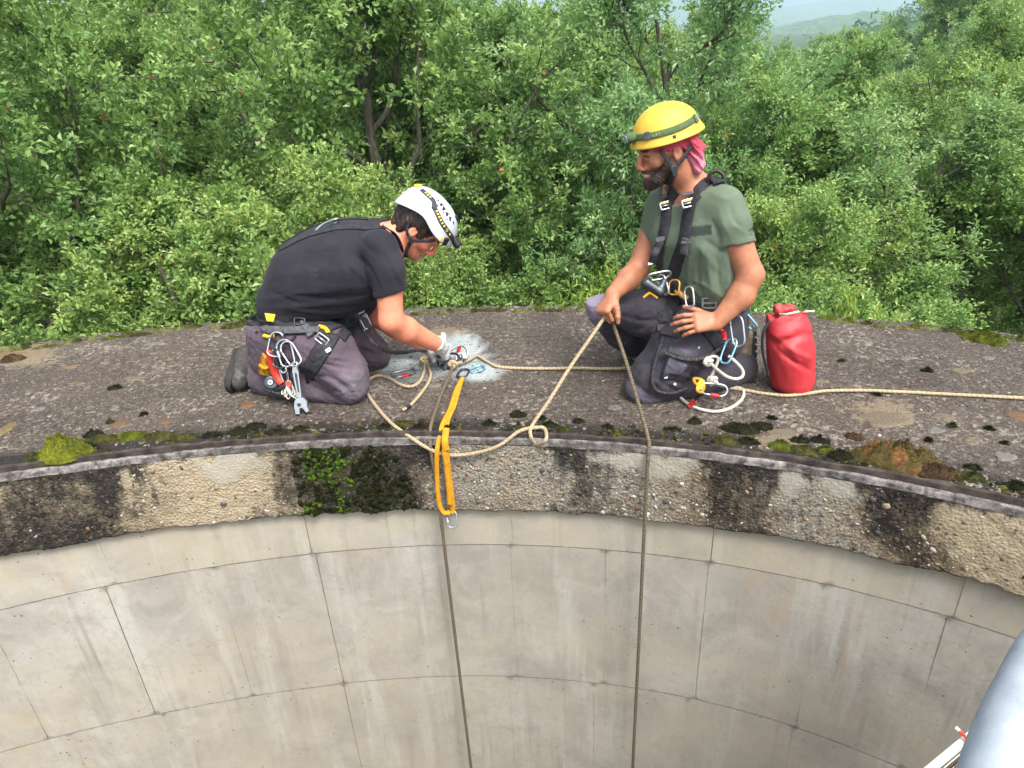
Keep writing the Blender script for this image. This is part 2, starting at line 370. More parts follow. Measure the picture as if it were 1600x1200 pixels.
def var_mat(name, rough=0.8, bump=0.3, bscale=300, mul=0.25, spec=0.3, nscale=60, trans=0.0):
    t = NT(name); c = t.attr('col', 'Color'); n = t.noise(nscale, 4, 0.6)
    c = t.mix(1.0, c, t.ramp(n, [(0.25, 1-mul), (0.75, 1+mul)]), 'MULTIPLY')
    return t.bsdf(c, rough, 0, t.bump(t.noise(bscale, 3), bump, 0.003) if bump else None, spec, trans=trans)
M_PEB = var_mat('pebble_stone', 0.8, 0.25, 240)
# ------------------------------------------------------------------ slab ring
def ring_theta(fa, fb, step_fine, step_coarse):
    f = np.arange(fa, fb, step_fine); c = np.arange(fb, fa+2*np.pi, step_coarse)
    return np.concatenate([f, c])
FA, FB = R_(-40), R_(56)
th = ring_theta(FA, FB, 0.009/4.6, R_(2.0))
nr = 124
u = np.linspace(0, 1, nr)
TH, U = np.meshgrid(th, u, indexing='ij')
RI, RO = R_RIM(TH), R_OUT(TH)+0.012*vnoise(np.stack([TH*60, TH*0, TH*0], -1), 5)+0.01*vnoise(np.stack([TH*220, TH*0, TH*0], -1), 6)
RR = RI+(RO-RI)*U
Pxy = cyl(TH, RR, 0.0)
z = 0.006*fbm(Pxy*5, 3, 3)+0.0045*fbm(Pxy*38, 3, 4)+0.003*np.abs(vnoise(Pxy*110, 8))
edge_o = sstep(0.965, 1.0, U); z = z-edge_o*(0.004+0.05*sstep(0.99, 1.0, U))+0.012*edge_o*(vnoise(Pxy*25, 11)+0.4)
z = z-0.004*sstep(0.03, 0.0, U)
Pxy[..., 2] = z
dist_in = RR-RI
pix = proj(np.where((np.abs(TH-0.1) < 0.9)[..., None], Pxy, np.array([0, 3.0, 0])))
def blob(px, py, cx, cy, rx, ry): return np.exp(-(((px-cx)/rx)**2+((py-cy)/ry)**2))
X_, Y_ = pix[..., 0], pix[..., 1]
dark = 0.85*np.exp(-(dist_in/0.10)**2)+0.35*np.exp(-(dist_in/0.35)**2)+0.25*sstep(0.85, 1.0, U)+0.15*sstep(900, 1500, X_)
dark -= 0.5*blob(X_, Y_, 1010, 590, 260, 60)
tanv = blob(X_, Y_, 1385, 645, 60, 25)*1.0+blob(X_, Y_, 1100, 600, 90, 35)*0.4+blob(X_, Y_, 250, 570, 260, 40)*0.4+blob(X_, Y_, 700, 522, 45, 12)*1.2+blob(X_, Y_, 20, 550, 60, 20)*1.2+blob(X_, Y_, 1215, 690, 50, 14)*1.1
ang = np.arctan2(Y_-568, X_-722)
dust = 1.15*blob(X_, Y_, 722, 542, 26, 20)+1.1*blob(X_, Y_, 752, 582, 30, 13)+0.8*blob(X_, Y_, 640, 572, 48, 17)+0.45*blob(X_, Y_, 690, 565, 110, 40)+0.3*(0.5+0.5*np.sin(ang*17))*blob(X_, Y_, 730, 550, 60, 38)+0.25*blob(X_, Y_, 600, 600, 50, 20)
slab = mk('concrete_slab', Pxy.reshape(-1, 3), grid_faces(len(th), nr, True), M_SLAB, base=(SC[0], SC[1], 0), attrs={'dark': dark.ravel(), 'tan': tanv.ravel(), 'dust': dust.ravel()})
tag(slab, kind='structure')
# outer rim of the slab, dropping to the ground outside
thc = ring_theta(FA, FB, 0.02, R_(2.0))
prof = [(-0.004, -0.072), (0.0, -0.11), (-0.01, -0.28), (-0.14, -0.30), (-0.16, -7.5)]
P = np.stack([cyl(thc, R_OUT(thc)+a, b) for a, b in prof], 1)
o = mk('outer_wall', P.reshape(-1, 3), grid_faces(len(thc), len(prof), True), M_FACE, slab, attrs={'brown': np.full(P.size//3, 0.5), 'black': np.full(P.size//3, 0.35)})
# ------------------------------------------------------------------ edge strip along the inner rim
ths = ring_theta(FA, FB, 0.0022, R_(2.0))
prof = [(0.020, -0.012), (0.006, -0.012), (0.004, -0.0135), (-0.010, -0.0145), (-0.0135, -0.0165), (-0.0145, -0.022), (-0.0145, -0.041), (-0.012, -0.0455), (0.02, -0.047)]
A, B_ = np.array(prof).T
T2, I2 = np.meshgrid(ths, np.arange(len(prof)), indexing='ij')
wob = lambda s, k: vnoise(np.stack([T2*k, I2*0.7, T2*0], -1), s)
gaps = np.zeros_like(ths)
for gpx in (745, 290, 1005, 1440, 60): gaps += np.exp(-((ths-theta_px(gpx))/0.0012)**2)
rr = R_RIM(T2)+A[I2]+0.0025*wob(21, 90)*(I2 > 0)+0.003*wob(26, 25)*(I2 > 2)*(I2 < 8)+0.008*gaps[:, None]*((I2 > 2) & (I2 < 8))
zz = B_[I2]+0.002*wob(22, 130)+0.002*wob(23, 40) + 0.0025*np.sin(T2*9)
mk('edge_strip', cyl(T2, rr, zz).reshape(-1, 3), grid_faces(len(ths), len(prof), True), M_STRIP, slab, smooth=False)
lipp = np.array([(0.016, -0.012), (0.012, 0.006), (0.008, 0.0095), (0.001, 0.0095), (-0.002, 0.006), (-0.003, -0.0135), (0.006, -0.014)])
T3, I3 = np.meshgrid(ths, np.arange(7), indexing='ij'); wb3 = lambda s_, k: vnoise(np.stack([T3*k, I3*0.6, T3*0], -1), s_)
mk('edge_lip', cyl(T3, R_RIM(T3)+lipp[I3, 0]+0.003*wb3(81, 120)+0.002*wb3(82, 30), lipp[I3, 1]+0.003*wb3(83, 90)*(I3 > 0)*(I3 < 5)+0.003*np.clip(wb3(84, 35), -1, 0.4)*(I3 > 0)*(I3 < 5)).reshape(-1, 3), grid_faces(len(ths), 7, True, True), M_LIP, slab, smooth=False)
# ------------------------------------------------------------------ face below the strip (exposed aggregate)
thf = ring_theta(FA, FB, 0.0075/4.6, R_(2.0)); nv = 56
v = np.linspace(0, 1, nv)
TF, VF = np.meshgrid(thf, v, indexing='ij')
zb = Z_FACE(TF)+0.006*vnoise(np.stack([TF*130, TF*0, TF*0], -1), 31)+0.012*vnoise(np.stack([TF*30, TF*0, TF*0], -1), 32)+0.004*vnoise(np.stack([TF*420, TF*0, TF*0], -1), 33)
zt = -0.044
ZF = zt+(zb-zt)*np.clip(VF/0.9, 0, 1)-0.012*sstep(0.9, 0.96, VF)*0
RF = R_RIM(TF)-0.012+0.02*VF
RF = RF+0.25*sstep(0.9, 1.0, VF)                       # soffit running back to the wall
ZF = ZF+0.03*np.clip((VF-0.9)/0.1, 0, 1)
PF = cyl(TF, RF, ZF)
smoothz = lambda: 0
pf = proj(np.where((np.abs(TF-0.1) < 0.9)[..., None], PF, np.array([0, 3.0, 0])))
XF = pf[..., 0]; VV = np.clip(VF/0.9, 0, 1)
def band(c, w, p=1.0): return np.exp(-(np.abs((XF-c)/w))**2.6)*p
wig = 34*vnoise(np.stack([TF*40, VF*2.2, TF*0], -1), 41)+16*vnoise(np.stack([TF*130, VF*5, TF*0], -1), 42)
XFo = XF; XF = XF+wig
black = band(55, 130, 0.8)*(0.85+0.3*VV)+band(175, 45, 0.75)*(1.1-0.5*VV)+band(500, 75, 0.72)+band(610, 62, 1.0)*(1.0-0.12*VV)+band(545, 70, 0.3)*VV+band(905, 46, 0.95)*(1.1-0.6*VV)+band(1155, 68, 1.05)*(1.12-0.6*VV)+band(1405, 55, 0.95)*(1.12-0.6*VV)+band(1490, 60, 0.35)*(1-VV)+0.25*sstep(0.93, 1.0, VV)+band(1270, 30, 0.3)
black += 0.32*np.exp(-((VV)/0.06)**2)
brown = band(150, 170, 0.4)+band(760, 130, 0.3)+band(1060, 70, 0.5)*(1-0.6*VV)+band(1165, 90, 0.5)+band(1420, 90, 0.65)+0.22*VV+band(940, 60, 0.3)
grey = band(820, 110, 0.55)+band(985, 90, 0.7)+band(1270, 110, 0.62)+band(700, 50, 0.5)+band(1120, 60, 0.4)*VV+0.12
clean = np.clip(band(320, 115, 1.1)*(1.05-0.25*VV)+sstep(1440, 1530, XF)*(1-0.35*VV)+band(790, 90, 0.35), 0, 1)
XF = XFo
def spot(cx, cv, rx, rv, p=1.0): return p*np.exp(-(((XF+0.5*wig-cx)/rx)**2+((VV+0.12*vnoise(np.stack([TF*90, VF*3, TF*0], -1), 77)-cv)/rv)**2))
skim = spot(375, 0.13, 62, 0.22)+spot(1015, 0.10, 95, 0.20)+spot(1240, 0.12, 30, 0.24)+spot(1328, 0.15, 32, 0.24)+spot(345, 0.2, 30, 0.2, .7)
mossy = band(500, 62, 0.62)*(1.1-0.35*VV)+band(610, 60, 0.38)+band(70, 60, 0.4)*(1-VV)+band(935, 30, 0.35)*(1-VV)+band(610, 60, 0.25)*VV+band(965, 30, 0.3)*VV
PF = cyl(TF, RF+0.004*fbm(PF*30, 3, 45)*(1-np.clip(skim, 0, 1))*(VV < 0.995)-0.003*np.clip(skim, 0, 1)-0.010*np.clip(fbm(PF*14, 3, 47), 0, 1)*np.clip(mossy, 0, 1), PF[..., 2])
face = mk('rim_face', PF.reshape(-1, 3), grid_faces(len(thf), nv, True)[:, ::-1], M_FACE, slab, attrs={k: a.ravel() for k, a in dict(black=black, brown=brown, grey=grey, clean=clean, skim=skim, mossy=mossy).items()})
# ------------------------------------------------------------------ pebbles standing proud of the face and the slab (too small and many to pick apart)
ICO_V = []
_g = (1+5**0.5)/2
for a, b, c in ((0, 1, _g), (1, _g, 0), (_g, 0, 1)):
    for s1 in (-1, 1):
        for s2 in (-1, 1):
            q = [a, b, c]; nz = [i for i in range(3) if q[i] != 0]; q[nz[0]] *= s1; q[nz[1]] *= s2; ICO_V.append(q)
ICO_V = nrm(np.array(ICO_V, float)); 
def _hull(V):
    F = []
    for i in range(12):
        for j in range(i+1, 12):
            for k in range(j+1, 12):
                if all(abs(np.linalg.norm(V[a]-V[b])-1.0515) < 0.01 for a, b in ((i, j), (j, k), (i, k))):
                    n = np.cross(V[j]-V[i], V[k]-V[i]); F.append((i, j, k) if n@V[i] > 0 else (i, k, j))
    return np.array(F)
ICO_F = _hull(ICO_V)
def pebbles(name, C, N, size, cols, parent, flat=0.5, seed=0):
    rg = np.random.default_rng(seed); n = len(C)
    a = nrm(rg.normal(size=(n, 3))); t1 = nrm(np.cross(N, a)); t2 = np.cross(N, t1)
    s = size[:, None]*np.stack([rg.uniform(0.8, 1.5, n), rg.uniform(0.6, 1.0, n), np.full(n, flat)*rg.uniform(0.7, 1.2, n)], 1)
    k = ICO_V[None]*(1+0.16*rg.normal(size=(n, 12, 1)))
    V = C[:, None]+k[..., :1]*s[:, None, :1]*t1[:, None]+k[..., 1:2]*s[:, None, 1:2]*t2[:, None]+k[..., 2:]*s[:, None, 2:]*N[:, None]
    F = (ICO_F[None]+np.arange(n)[:, None, None]*12).reshape(-1, 3)
    o = mk(name, V.reshape(-1, 3), F, M_PEB, parent, attrs={'col': np.repeat(cols, 12, 0)}); return tag(o, kind='stuff')
rg = np.random.default_rng(5)
PCOL = np.array([lin(96, 92, 90), lin(120, 110, 98), lin(150, 132, 106), lin(168, 158, 140), lin(190, 184, 172), lin(136, 104, 78), lin(84, 84, 90), lin(110, 96, 82)])
n = 6500
pi, pj = rg.integers(0, int((FB-FA)/(0.0075/4.6)), n), rg.integers(2, int(nv*0.88), n)
keep = (skim[pi, pj] < 0.3) & (rg.uniform(size=n) < np.where(clean[pi, pj] > 0.6, 0.22, 1.0)*np.where(mossy[pi, pj] > 0.45, 0.2, 1))
pi, pj = pi[keep], pj[keep]
C = PF[pi, pj]; N = np.stack([-np.sin(TF[pi, pj]), -np.cos(TF[pi, pj]), np.zeros(len(pi))], 1)
bc = np.clip((black[pi, pj]-0.35)*1.8, 0, 1)[:, None]*(rg.uniform(size=(len(pi), 1)) < 0.88)
pc = PCOL[rg.integers(0, 8, len(pi))]*0.8*(1-bc)+np.array(lin(40, 37, 36))*bc
pebbles('aggregate', C+N*0.0005, N, rg.gamma(3.2, 0.0013, len(pi)).clip(0.0016, 0.013), pc, slab, 0.42, 6)
n = 9000
pi, pj = rg.integers(0, int((FB-FA)/(0.009/4.6)), n), rg.integers(3, nr-6, n)
C = Pxy[pi, pj]; N = np.tile([0, 0, 1.0], (n, 1))
pc = PCOL[rg.integers(0, 8, n)]*rg.uniform(0.28, 0.7, (n, 1)); pc *= np.array([1.0, 0.95, 0.9])
pebbles('pebble_grit', C, N, rg.gamma(2.6, 0.0012, n).clip(0.0012, 0.011), pc, slab, 0.4, 7)
# ------------------------------------------------------------------ shaft wall: cast panels with open, ragged joints between them
wall = empty('shaft_wall', (SC[0], SC[1], -9.0)); tag(wall, kind='structure')
thb = np.linspace(0, 2*np.pi, 181)[:-1]
P = np.stack([cyl(thb, R_WALLF(thb)+0.0055, zz) for zz in (-0.05, -9.0)], 1)
mk('wall_core', P.reshape(-1, 3), grid_faces(180, 2, True)[:, ::-1], M_DARK, wall)
zl = [lambda t: -0.12+0*np.asarray(t), Z_J1, Z_J2, lambda t: Z_J2(t)-0.86, lambda t: Z_J2(t)-1.72, lambda t: Z_J2(t)-2.58]
def th_wall(px, py):
    d = ray(px, py); lo, hi = 0.5, 12
    for _ in range(50):
        m = (lo+hi)/2
        pm = polar(CO+d*m)
        if pm[1] < R_WALLF(pm[0]): lo = m
        else: hi = m
    return float(polar(CO+d*lo)[0])
cuts = [[th_wall(*p) for p in ((160, 860), (480, 830), (800, 820), (1113, 850), (1300, 890), (1495, 950))],
        [th_wall(*p) for p in ((30, 1065), (212, 1037), (372, 1010), (515, 965), (803, 955), (945, 960), (1097, 985), (1268, 1010), (1445, 1080))],
        [th_wall(*p) for p in ((120, 1170), (268, 1150), (550, 1130), (800, 1130), (928, 1130), (1070, 1150), (1235, 1160), (1420, 1200))]]
cuts += [cuts[1], cuts[0]]
gapw = [{1: .002, 3: .002}, {0: .0015, 1: .0025, 3: .0025, 6: .001}, {1: .001, 2: .0015}]
step = R_(11.5)
for row in range(5):
    cs = list(cuts[row])
    a = cs[0]-step
    while a > FA-R_(25): cs.insert(0, a); a -= step
    a = cs[-1]+step
    while a < FB+R_(25): cs.append(a); a += step
    off = cs.index(cuts[row][0])
    for i in range(len(cs)-1):
        t0, t1 = cs[i], cs[i+1]
        w0 = gapw[row].get(i-off, 0.0003) if row < 3 else 0.001; w1 = gapw[row].get(i+1-off, 0.0003) if row < 3 else 0.001
        nu = max(6, int((t1-t0)*R_WALL/0.03)); nw = 28
        uu, ww = np.meshgrid(np.linspace(0, 1, nu), np.linspace(0, 1, nw), indexing='ij')
        T = t0+(t1-t0)*uu; Zt, Zb = zl[row](T), zl[row+1](T)
        jag = lambda s, k, c: vnoise(np.stack([c*k, c*0+s, c*0], -1), 60+row*7+i)
        Tm = T+(w0*(0.4+0.9*np.abs(jag(1.3, 30, Zt+(Zb-Zt)*ww)))*(uu == 0)-w1*(0.4+0.9*np.abs(jag(2.7, 30, Zt+(Zb-Zt)*ww)))*(uu == 1))/R_WALL
        gz = 0.0024
        Zm = Zt+(Zb-Zt)*ww
        Zm = Zm-gz*(0.5+0.9*np.abs(jag(4.1, 55, T*4.8)))*(ww == 0)+gz*(0.5+0.9*np.abs(jag(5.7, 55, T*4.8)))*(ww == 1)
        rr = R_WALLF(T)+0.0018*fbm(np.stack([T*30, Zm*6, T*0+row], -1), 3, 71)+0.0012*np.sin(Zm*5+i*2.1+row)
        brd = (uu == 0)|(uu == 1)|(ww == 0)|(ww == 1)
        P = cyl(Tm, rr, Zm)
        # a rim of faces turning back into the joint
        ring = [(a_, 0) for a_ in range(nu)]+[(nu-1, b_) for b_ in range(1, nw)]+[(a_, nw-1) for a_ in range(nu-2, -1, -1)]+[(0, b_) for b_ in range(nw-2, 0, -1)]
        ri = np.array([a_*nw+b_ for a_, b_ in ring])
        Vp = P.reshape(-1, 3); bk_ = Vp[ri].copy(); tt, r2 = polar(bk_); bk_ = cyl(tt, r2+0.008, bk_[:, 2])
        F = grid_faces(nu, nw); nF = len(Vp); m = len(ri)
        side = np.array([(nF+m+q, nF+q, nF+(q+1) % m, nF+m+(q+1) % m) for q in range(m)])
        zd = np.minimum((Zt-Zm), (Zm-Zb)); td = np.minimum((T-t0)*(9.0 if w0 < .002 else 1), (t1-T)*(9.0 if w1 < .002 else 1))*R_WALL
        edge = 0.62*np.exp(-zd/0.010)+0.42*np.exp(-td/0.008)
        edge = np.concatenate([edge.ravel(), np.ones(2*m)])
        warm = np.concatenate([np.full(nu*nw, [1.0, 0.15, 0.5, 0.3, 0.3][row])+0.5*(row == 1)*np.exp(-((Zm-Zb).ravel()-0.2)**2/0.02), np.zeros(2*m)])
        mk('wall_panel', np.concatenate([Vp, bk_, Vp[ri]]), np.concatenate([F, side]), M_WALL, wall, attrs={'edge': edge, 'warm': warm})
# shaft floor far below
a = np.linspace(0, 2*np.pi, 96, endpoint=False)
Vf = np.concatenate([[[SC[0], SC[1], -9.0]], cyl(a, 2.5, -9.0), cyl(a, R_WALL+0.3, -9.0+0.05*np.sin(a*3))])
Ff = [(0, 1+i, 1+(i+1) % 96) for i in range(96)]+[(1+i, 97+i, 97+(i+1) % 96, 1+(i+1) % 96) for i in range(96)]
tag(mk('shaft_floor', Vf, Ff, M_WALL, base=(SC[0], SC[1], -9)), kind='structure')
# ------------------------------------------------------------------ ground outside the shaft, hills
def mat_ground():
    t = NT('forest_floor')
    b = t.mix(t.ramp(t.noise(1.2, 6, 0.7), [(0.35, 0), (0.65, 1)]), lin(56, 60, 36), lin(64, 84, 42))
    b = t.mix(t.ramp(t.noise(9, 6, 0.75), [(0.5, 0), (0.75, 0.5)]), b, lin(84, 84, 56))
    return t.bsdf(b, 0.95, 0, t.bump(t.noise(12, 6, 0.7), 0.7, 0.1), 0.1)
M_GROUND = mat_ground()
def ground_z(x, y):
    d = np.hypot(x-SC[0], y-SC[1])
    z = -6.6+0.5*vnoise(np.stack([x*0.11, y*0.11, x*0], -1), 3)+0.12*vnoise(np.stack([x*0.7, y*0.7, x*0], -1), 4)
    z = z-0.10*np.clip(d-13, 0, 45)                                   # falls away into the valley
    z = z-2.0*sstep(25, 90, d)
    return z
rad = np.concatenate([[5.4], np.geomspace(6.2, 2600, 90)]); an = np.linspace(0, 2*np.pi, 160, endpoint=False)
AA, RR2 = np.meshgrid(an, rad, indexing='ij')
gx, gy = SC[0]+RR2*np.sin(AA), SC[1]+RR2*np.cos(AA)
gz = ground_z(gx, gy)
tag(mk('ground', np.stack([gx, gy, gz], -1).reshape(-1, 3), grid_faces(160, 91, True), M_GROUND), kind='structure')

# ------------------------------------------------------------------ far ridges (distances from how strongly each fades in the haze)
def mat_hill():
    t = NT('wooded_hillside')
    b = t.mix(t.ramp(t.noise(0.05, 6, 0.75), [(0.35, 0), (0.65, 1)]), lin(52, 74, 42), lin(84, 108, 58))
    return t.bsdf(b, 0.95, 0, t.bump(t.vor(0.12), 0.8, 4.0), 0.1)
M_HILL = mat_hill()
def ridge(name, pts, dist, depth, drop, bump, seed):
    pts = np.array(pts, float); nx = 260; ny = 26
    x = np.linspace(pts[0, 0], pts[-1, 0], nx); y = np.interp(x, pts[:, 0], pts[:, 1]); k = np.ones(9)/9; y = np.convolve(np.pad(y, 4, mode='edge'), k, 'valid')
    top = np.array([at_y(a, b, dist) for a, b in zip(x, y)])
    out = []
    for j in range(ny):
        f = j/(ny-1); g = (f-0.35)/0.65                       # 0.35 = the crest
        w = 1-abs(g)**1.6*drop if g >= 0 else 1-(abs(f-0.35)/0.35)**1.5*0.8
        q = top.copy(); q[:, 1] += (0.35-f)*depth if f > 0.35 else (0.35-f)*depth
        q[:, 2] = -45+(top[:, 2]+45)*w
        q[:, 2] += bump*fbm(q*np.array([1, 1, 0])/(bump*3.2), 4, seed)*1.2
        out.append(q)
    P = np.stack(out, 1)
    o = mk(name, P.reshape(-1, 3), grid_faces(nx, ny), M_HILL, base=(0, dist, -45)); tag(o, kind='structure'); return P
ridge('hill', [(-900, 60), (-200, 52), (200, 46), (560, 34), (660, 24), (760, 30), (900, 50), (1100, 60), (1180, 50), (1250, 36), (1310, 24), (1400, 14), (1700, -5), (2600, -20)], 900, 700, 1.0, 5.0, 3)
ridge('hill', [(-900, 50), (0, 30), (400, 22), (600, 18), (700, 14), (900, 0), (1050, -16), (1120, -6), (1180, 12), (1225, 17), (1270, 5), (1340, -8), (1450, -16), (1600, -24), (2600, -60)], 2100, 900, 1.0, 9.0, 8)
PR = ridge('hill', [(900, 150), (1150, 118), (1280, 92), (1330, 66), (1390, 34), (1450, 24), (1520, 22), (1620, 8), (1900, -25), (2600, -40)], 210, 150, 1.0, 2.0, 5)
# the wood on the nearest ridge reads as one mass
rg = np.random.default_rng(9); Pf = PR.reshape(-1, 3); sel = Pf[rg.integers(0, len(Pf), 800)]+rg.normal(size=(800, 3))*[2.5, 3, 0]
m = 70; cc = sel[:, None]+nrm(rg.normal(size=(800, m, 3)))*np.array([2.6, 2.6, 2.9])*rg.uniform(0.6, 1.0, (800, m, 1))*rg.uniform(0.7, 1.3, (800, 1, 1))+np.array([0, 0, 1.8])
cc = cc.reshape(-1, 3); nn_ = nrm(rg.normal(size=cc.shape)+[0, -0.3, 0.8]); ta = nrm(np.cross(nn_, rg.normal(size=cc.shape))); tb = np.cross(nn_, ta)
sz = rg.uniform(0.25, 0.55, (len(cc), 1))
V = np.stack([cc-ta*sz, cc+tb*sz*0.7, cc+ta*sz, cc-tb*sz*0.7], 1).reshape(-1, 3)
pal_ = np.array([lin(50, 78, 42), lin(70, 100, 50), lin(92, 122, 62)])[rg.integers(0, 3, 800)].repeat(m, 0)*rg.uniform(0.8, 1.2, (len(cc), 1))
FARWOOD = (V, np.arange(len(V)).reshape(-1, 4), np.repeat(pal_, 4, 0))
# ------------------------------------------------------------------ trees
def mat_leaf(name, tr=0.46):
    t = NT(name); c = t.mix(1.0, t.attr('col', 'Color'), (1.66, 1.45, 1.78), 'MULTIPLY')
    oi = t.n('ObjectInfo'); c2 = t.mix(1.0, c, t.ramp(oi.outputs['Random'], [(0, (0.86, 0.94, 0.96)), (0.5, (1, 1, 1)), (1, (1.06, 1.03, 0.98))]), 'MULTIPLY')
    return t.bsdf(c2, 0.42, 0, None, 0.5, trans=tr)
M_LEAF = mat_leaf('leaf')
tag(mk('far_wood', FARWOOD[0], FARWOOD[1], M_LEAF, base=(60, 210, -20), smooth=False, attrs={'col': FARWOOD[2]}), 'wooded hillside beyond the near trees, fading in the haze', 'woodland', kind='stuff')
def mat_bark():
    t = NT('bark'); v = t.mapv(t.obj(), (1, 1, 0.22))
    b = t.mix(t.ramp(t.noise(22, 6, 0.7, v), [(0.35, 0), (0.65, 1)]), lin(62, 57, 50), lin(118, 112, 100))
    b = t.mix(t.ramp(t.noise(3.5, 4), [(0.5, 0), (0.7, 0.6)]), b, lin(78, 84, 58))
    return t.bsdf(b, 0.95, 0, t.bump(t.noise(30, 6, 0.7, v), 0.9, 0.03), 0.15)
M_BARK = mat_bark()
def tubes(paths):
    """paths: list of (points, radii, sides) -> arrays of one quad mesh"""
    Vs, Fs, n = [], [], 0
    for C, r, sd in paths:
        V, F, _ = tube_geo(C, r, sd, cap=False); Vs.append(V); Fs.append(np.array(F)+n); n += len(V)
    return np.concatenate(Vs), np.concatenate(Fs)
def grow(rg, p, d, length, n, wander, lift):
    pts = [p]; d = nrm(d)
    for i in range(n):
        d = nrm(d+rg.normal(size=3)*wander+np.array([0, 0, lift])); pts.append(pts[-1]+d*length/n)
    return np.array(pts), d
def make_tree(seed, H, crown_r, crown_base, n_limb=15, n_sec=9, n_twig=8, per=24, leaf=(0.075, 0.045), palette=None, droop=0.0, spread=1.0, trunk_r=0.16, lean=(0, 0), sprays=1):
    """returns (trunk mesh arrays, leaf mesh arrays): tapered trunk, wandering limbs, twigs, single leaves"""
    rg = np.random.default_rng(seed); paths = []
    tp, _ = grow(rg, np.zeros(3), (lean[0], lean[1], 1.0), H*0.93, 14, 0.09, 0.10)
    tr = trunk_r*(1-np.linspace(0, 1, 15))**0.8+0.02; tr[0] *= 1.35
    paths.append((catmull(tp, 40), np.interp(np.linspace(0, 1, 40), np.linspace(0, 1, 15), tr), 10))
    TP, TD = [], []
    for i in range(n_limb):
        f = crown_base+(0.97-crown_base)*((i+rg.uniform(0, 1))/n_limb)**0.9
        k = f*14; j = min(int(k), 13); p0 = tp[j]+(tp[j+1]-tp[j])*(k-j)
        az = i*2.4+rg.normal()*0.5; g = (f-crown_base)/(1-crown_base)
        el = R_(8+55*g**1.3+rg.normal()*9)
        env = crown_r*(0.55+0.62*math.sin(math.pi*min(1, 0.22+0.74*g))**0.8)*rg.uniform(0.72, 1.12)*(1-0.45*g**3)
        d = (math.cos(az)*math.cos(el)*spread, math.sin(az)*math.cos(el)*spread, math.sin(el))
        lp, ld = grow(rg, p0, d, env, 9, 0.16, 0.045-droop)
        r0 = max(0.02, tr[j]*0.55)
        paths.append((lp, np.linspace(r0, 0.010, 10), 6))
        for s in range(n_sec):
            a = 0.22+0.78*(s+rg.uniform(0, 1))/n_sec; kk = a*9; jj = min(int(kk), 8); q0 = lp[jj]+(lp[jj+1]-lp[jj])*(kk-jj)
            dirn = nrm(lp[jj+1]-lp[jj]); side = nrm(np.cross(dirn, rg.normal(size=3)))
            d2 = nrm(dirn*rg.uniform(0.35, 0.9)+side*rg.uniform(0.5, 1.0)+np.array([0, 0, 0.12-droop]))
            L2 = env*rg.uniform(0.24, 0.42)*(1.15-0.55*a)+0.15
            sp, sd = grow(rg, q0, d2, L2, 5, 0.22, 0.05-droop)
            paths.append((sp, np.linspace(max(0.008, r0*0.3*(1.1-a)), 0.004, 6), 4))
            for w in range(n_twig):
                b = 0.15+0.85*(w+rg.uniform(0, 1))/n_twig; kk = b*5; j3 = min(int(kk), 4); w0 = sp[j3]+(sp[j3+1]-sp[j3])*(kk-j3)
                d3 = nrm(nrm(sp[j3+1]-sp[j3])*rg.uniform(0.4, 1.0)+rg.normal(size=3)*0.62+np.array([0, 0, 0.15-droop]))
                L3 = rg.uniform(0.16, 0.42)
                TP.append((w0, w0+d3*L3)); TD.append(d3)
    TPa = np.array(TP); n = len(TPa)
    for a, b in TPa[::3]: paths.append((np.array([a, b]), np.array([0.004, 0.0015]), 3))
    # leaves: a tuft round the outer two thirds of each twig
    m = n*per; ti = np.repeat(np.arange(n), per)
    f = rg.uniform(0.25, 1.08, m)**0.75
    c = TPa[ti, 0]+(TPa[ti, 1]-TPa[ti, 0])*f[:, None]
    D = np.array(TD)[ti]
    out = nrm(rg.normal(size=(m, 3))+D*0.9+np.array([0, 0, 0.25-1.5*droop]))
    c = c+out*rg.uniform(0.01, 0.05, (m, 1))*1.3+rg.normal(size=(m, 3))*0.022
    up = nrm(np.array([0, 0, 1.0])*0.9+rg.normal(size=(m, 3))*0.55)
    sx = nrm(np.cross(out, up)); nn = np.cross(sx, out)
    l = leaf[0]*rg.uniform(0.6, 1.25, (m, 1)); wd = leaf[1]*rg.uniform(0.7, 1.2, (m, 1))
    base = c; tip = c+out*l-nn*l*0.18; midp = c+out*l*0.55
    fold = nn*wd*0.22
    V = np.stack([base, midp+sx*wd*0.5+fold, tip, midp-sx*wd*0.5+fold], 1).reshape(-1, 3)
    F = (np.array([[0, 1, 2, 3]])[None]+np.arange(m)[:, None, None]*4).reshape(-1, 4)
    pal = np.array(palette); tw = rg.uniform(0, 1, n)[ti]*0.65+rg.uniform(0, 1, m)*0.35
    k = tw*(len(pal)-1); i0 = np.clip(k.astype(int), 0, len(pal)-2); cc = pal[i0]+(pal[i0+1]-pal[i0])*(k-i0)[:, None]
    odd = rg.uniform(size=m) < 0.0012; cc[odd] = lin(150, 104, 56)
    return tubes(paths), (V, F, np.repeat(cc, 4, 0))
OAK = [lin(66, 96, 48), lin(90, 124, 60), lin(114, 146, 74), lin(140, 168, 92)]
OAK2 = [lin(70, 100, 50), lin(98, 130, 62), lin(124, 154, 78), lin(152, 176, 100)]
ASH = [lin(70, 104, 58), lin(94, 130, 70), lin(116, 150, 86), lin(142, 170, 108)]
CHE = [lin(64, 100, 42), lin(88, 124, 48), lin(112, 140, 54), lin(150, 162, 70)]
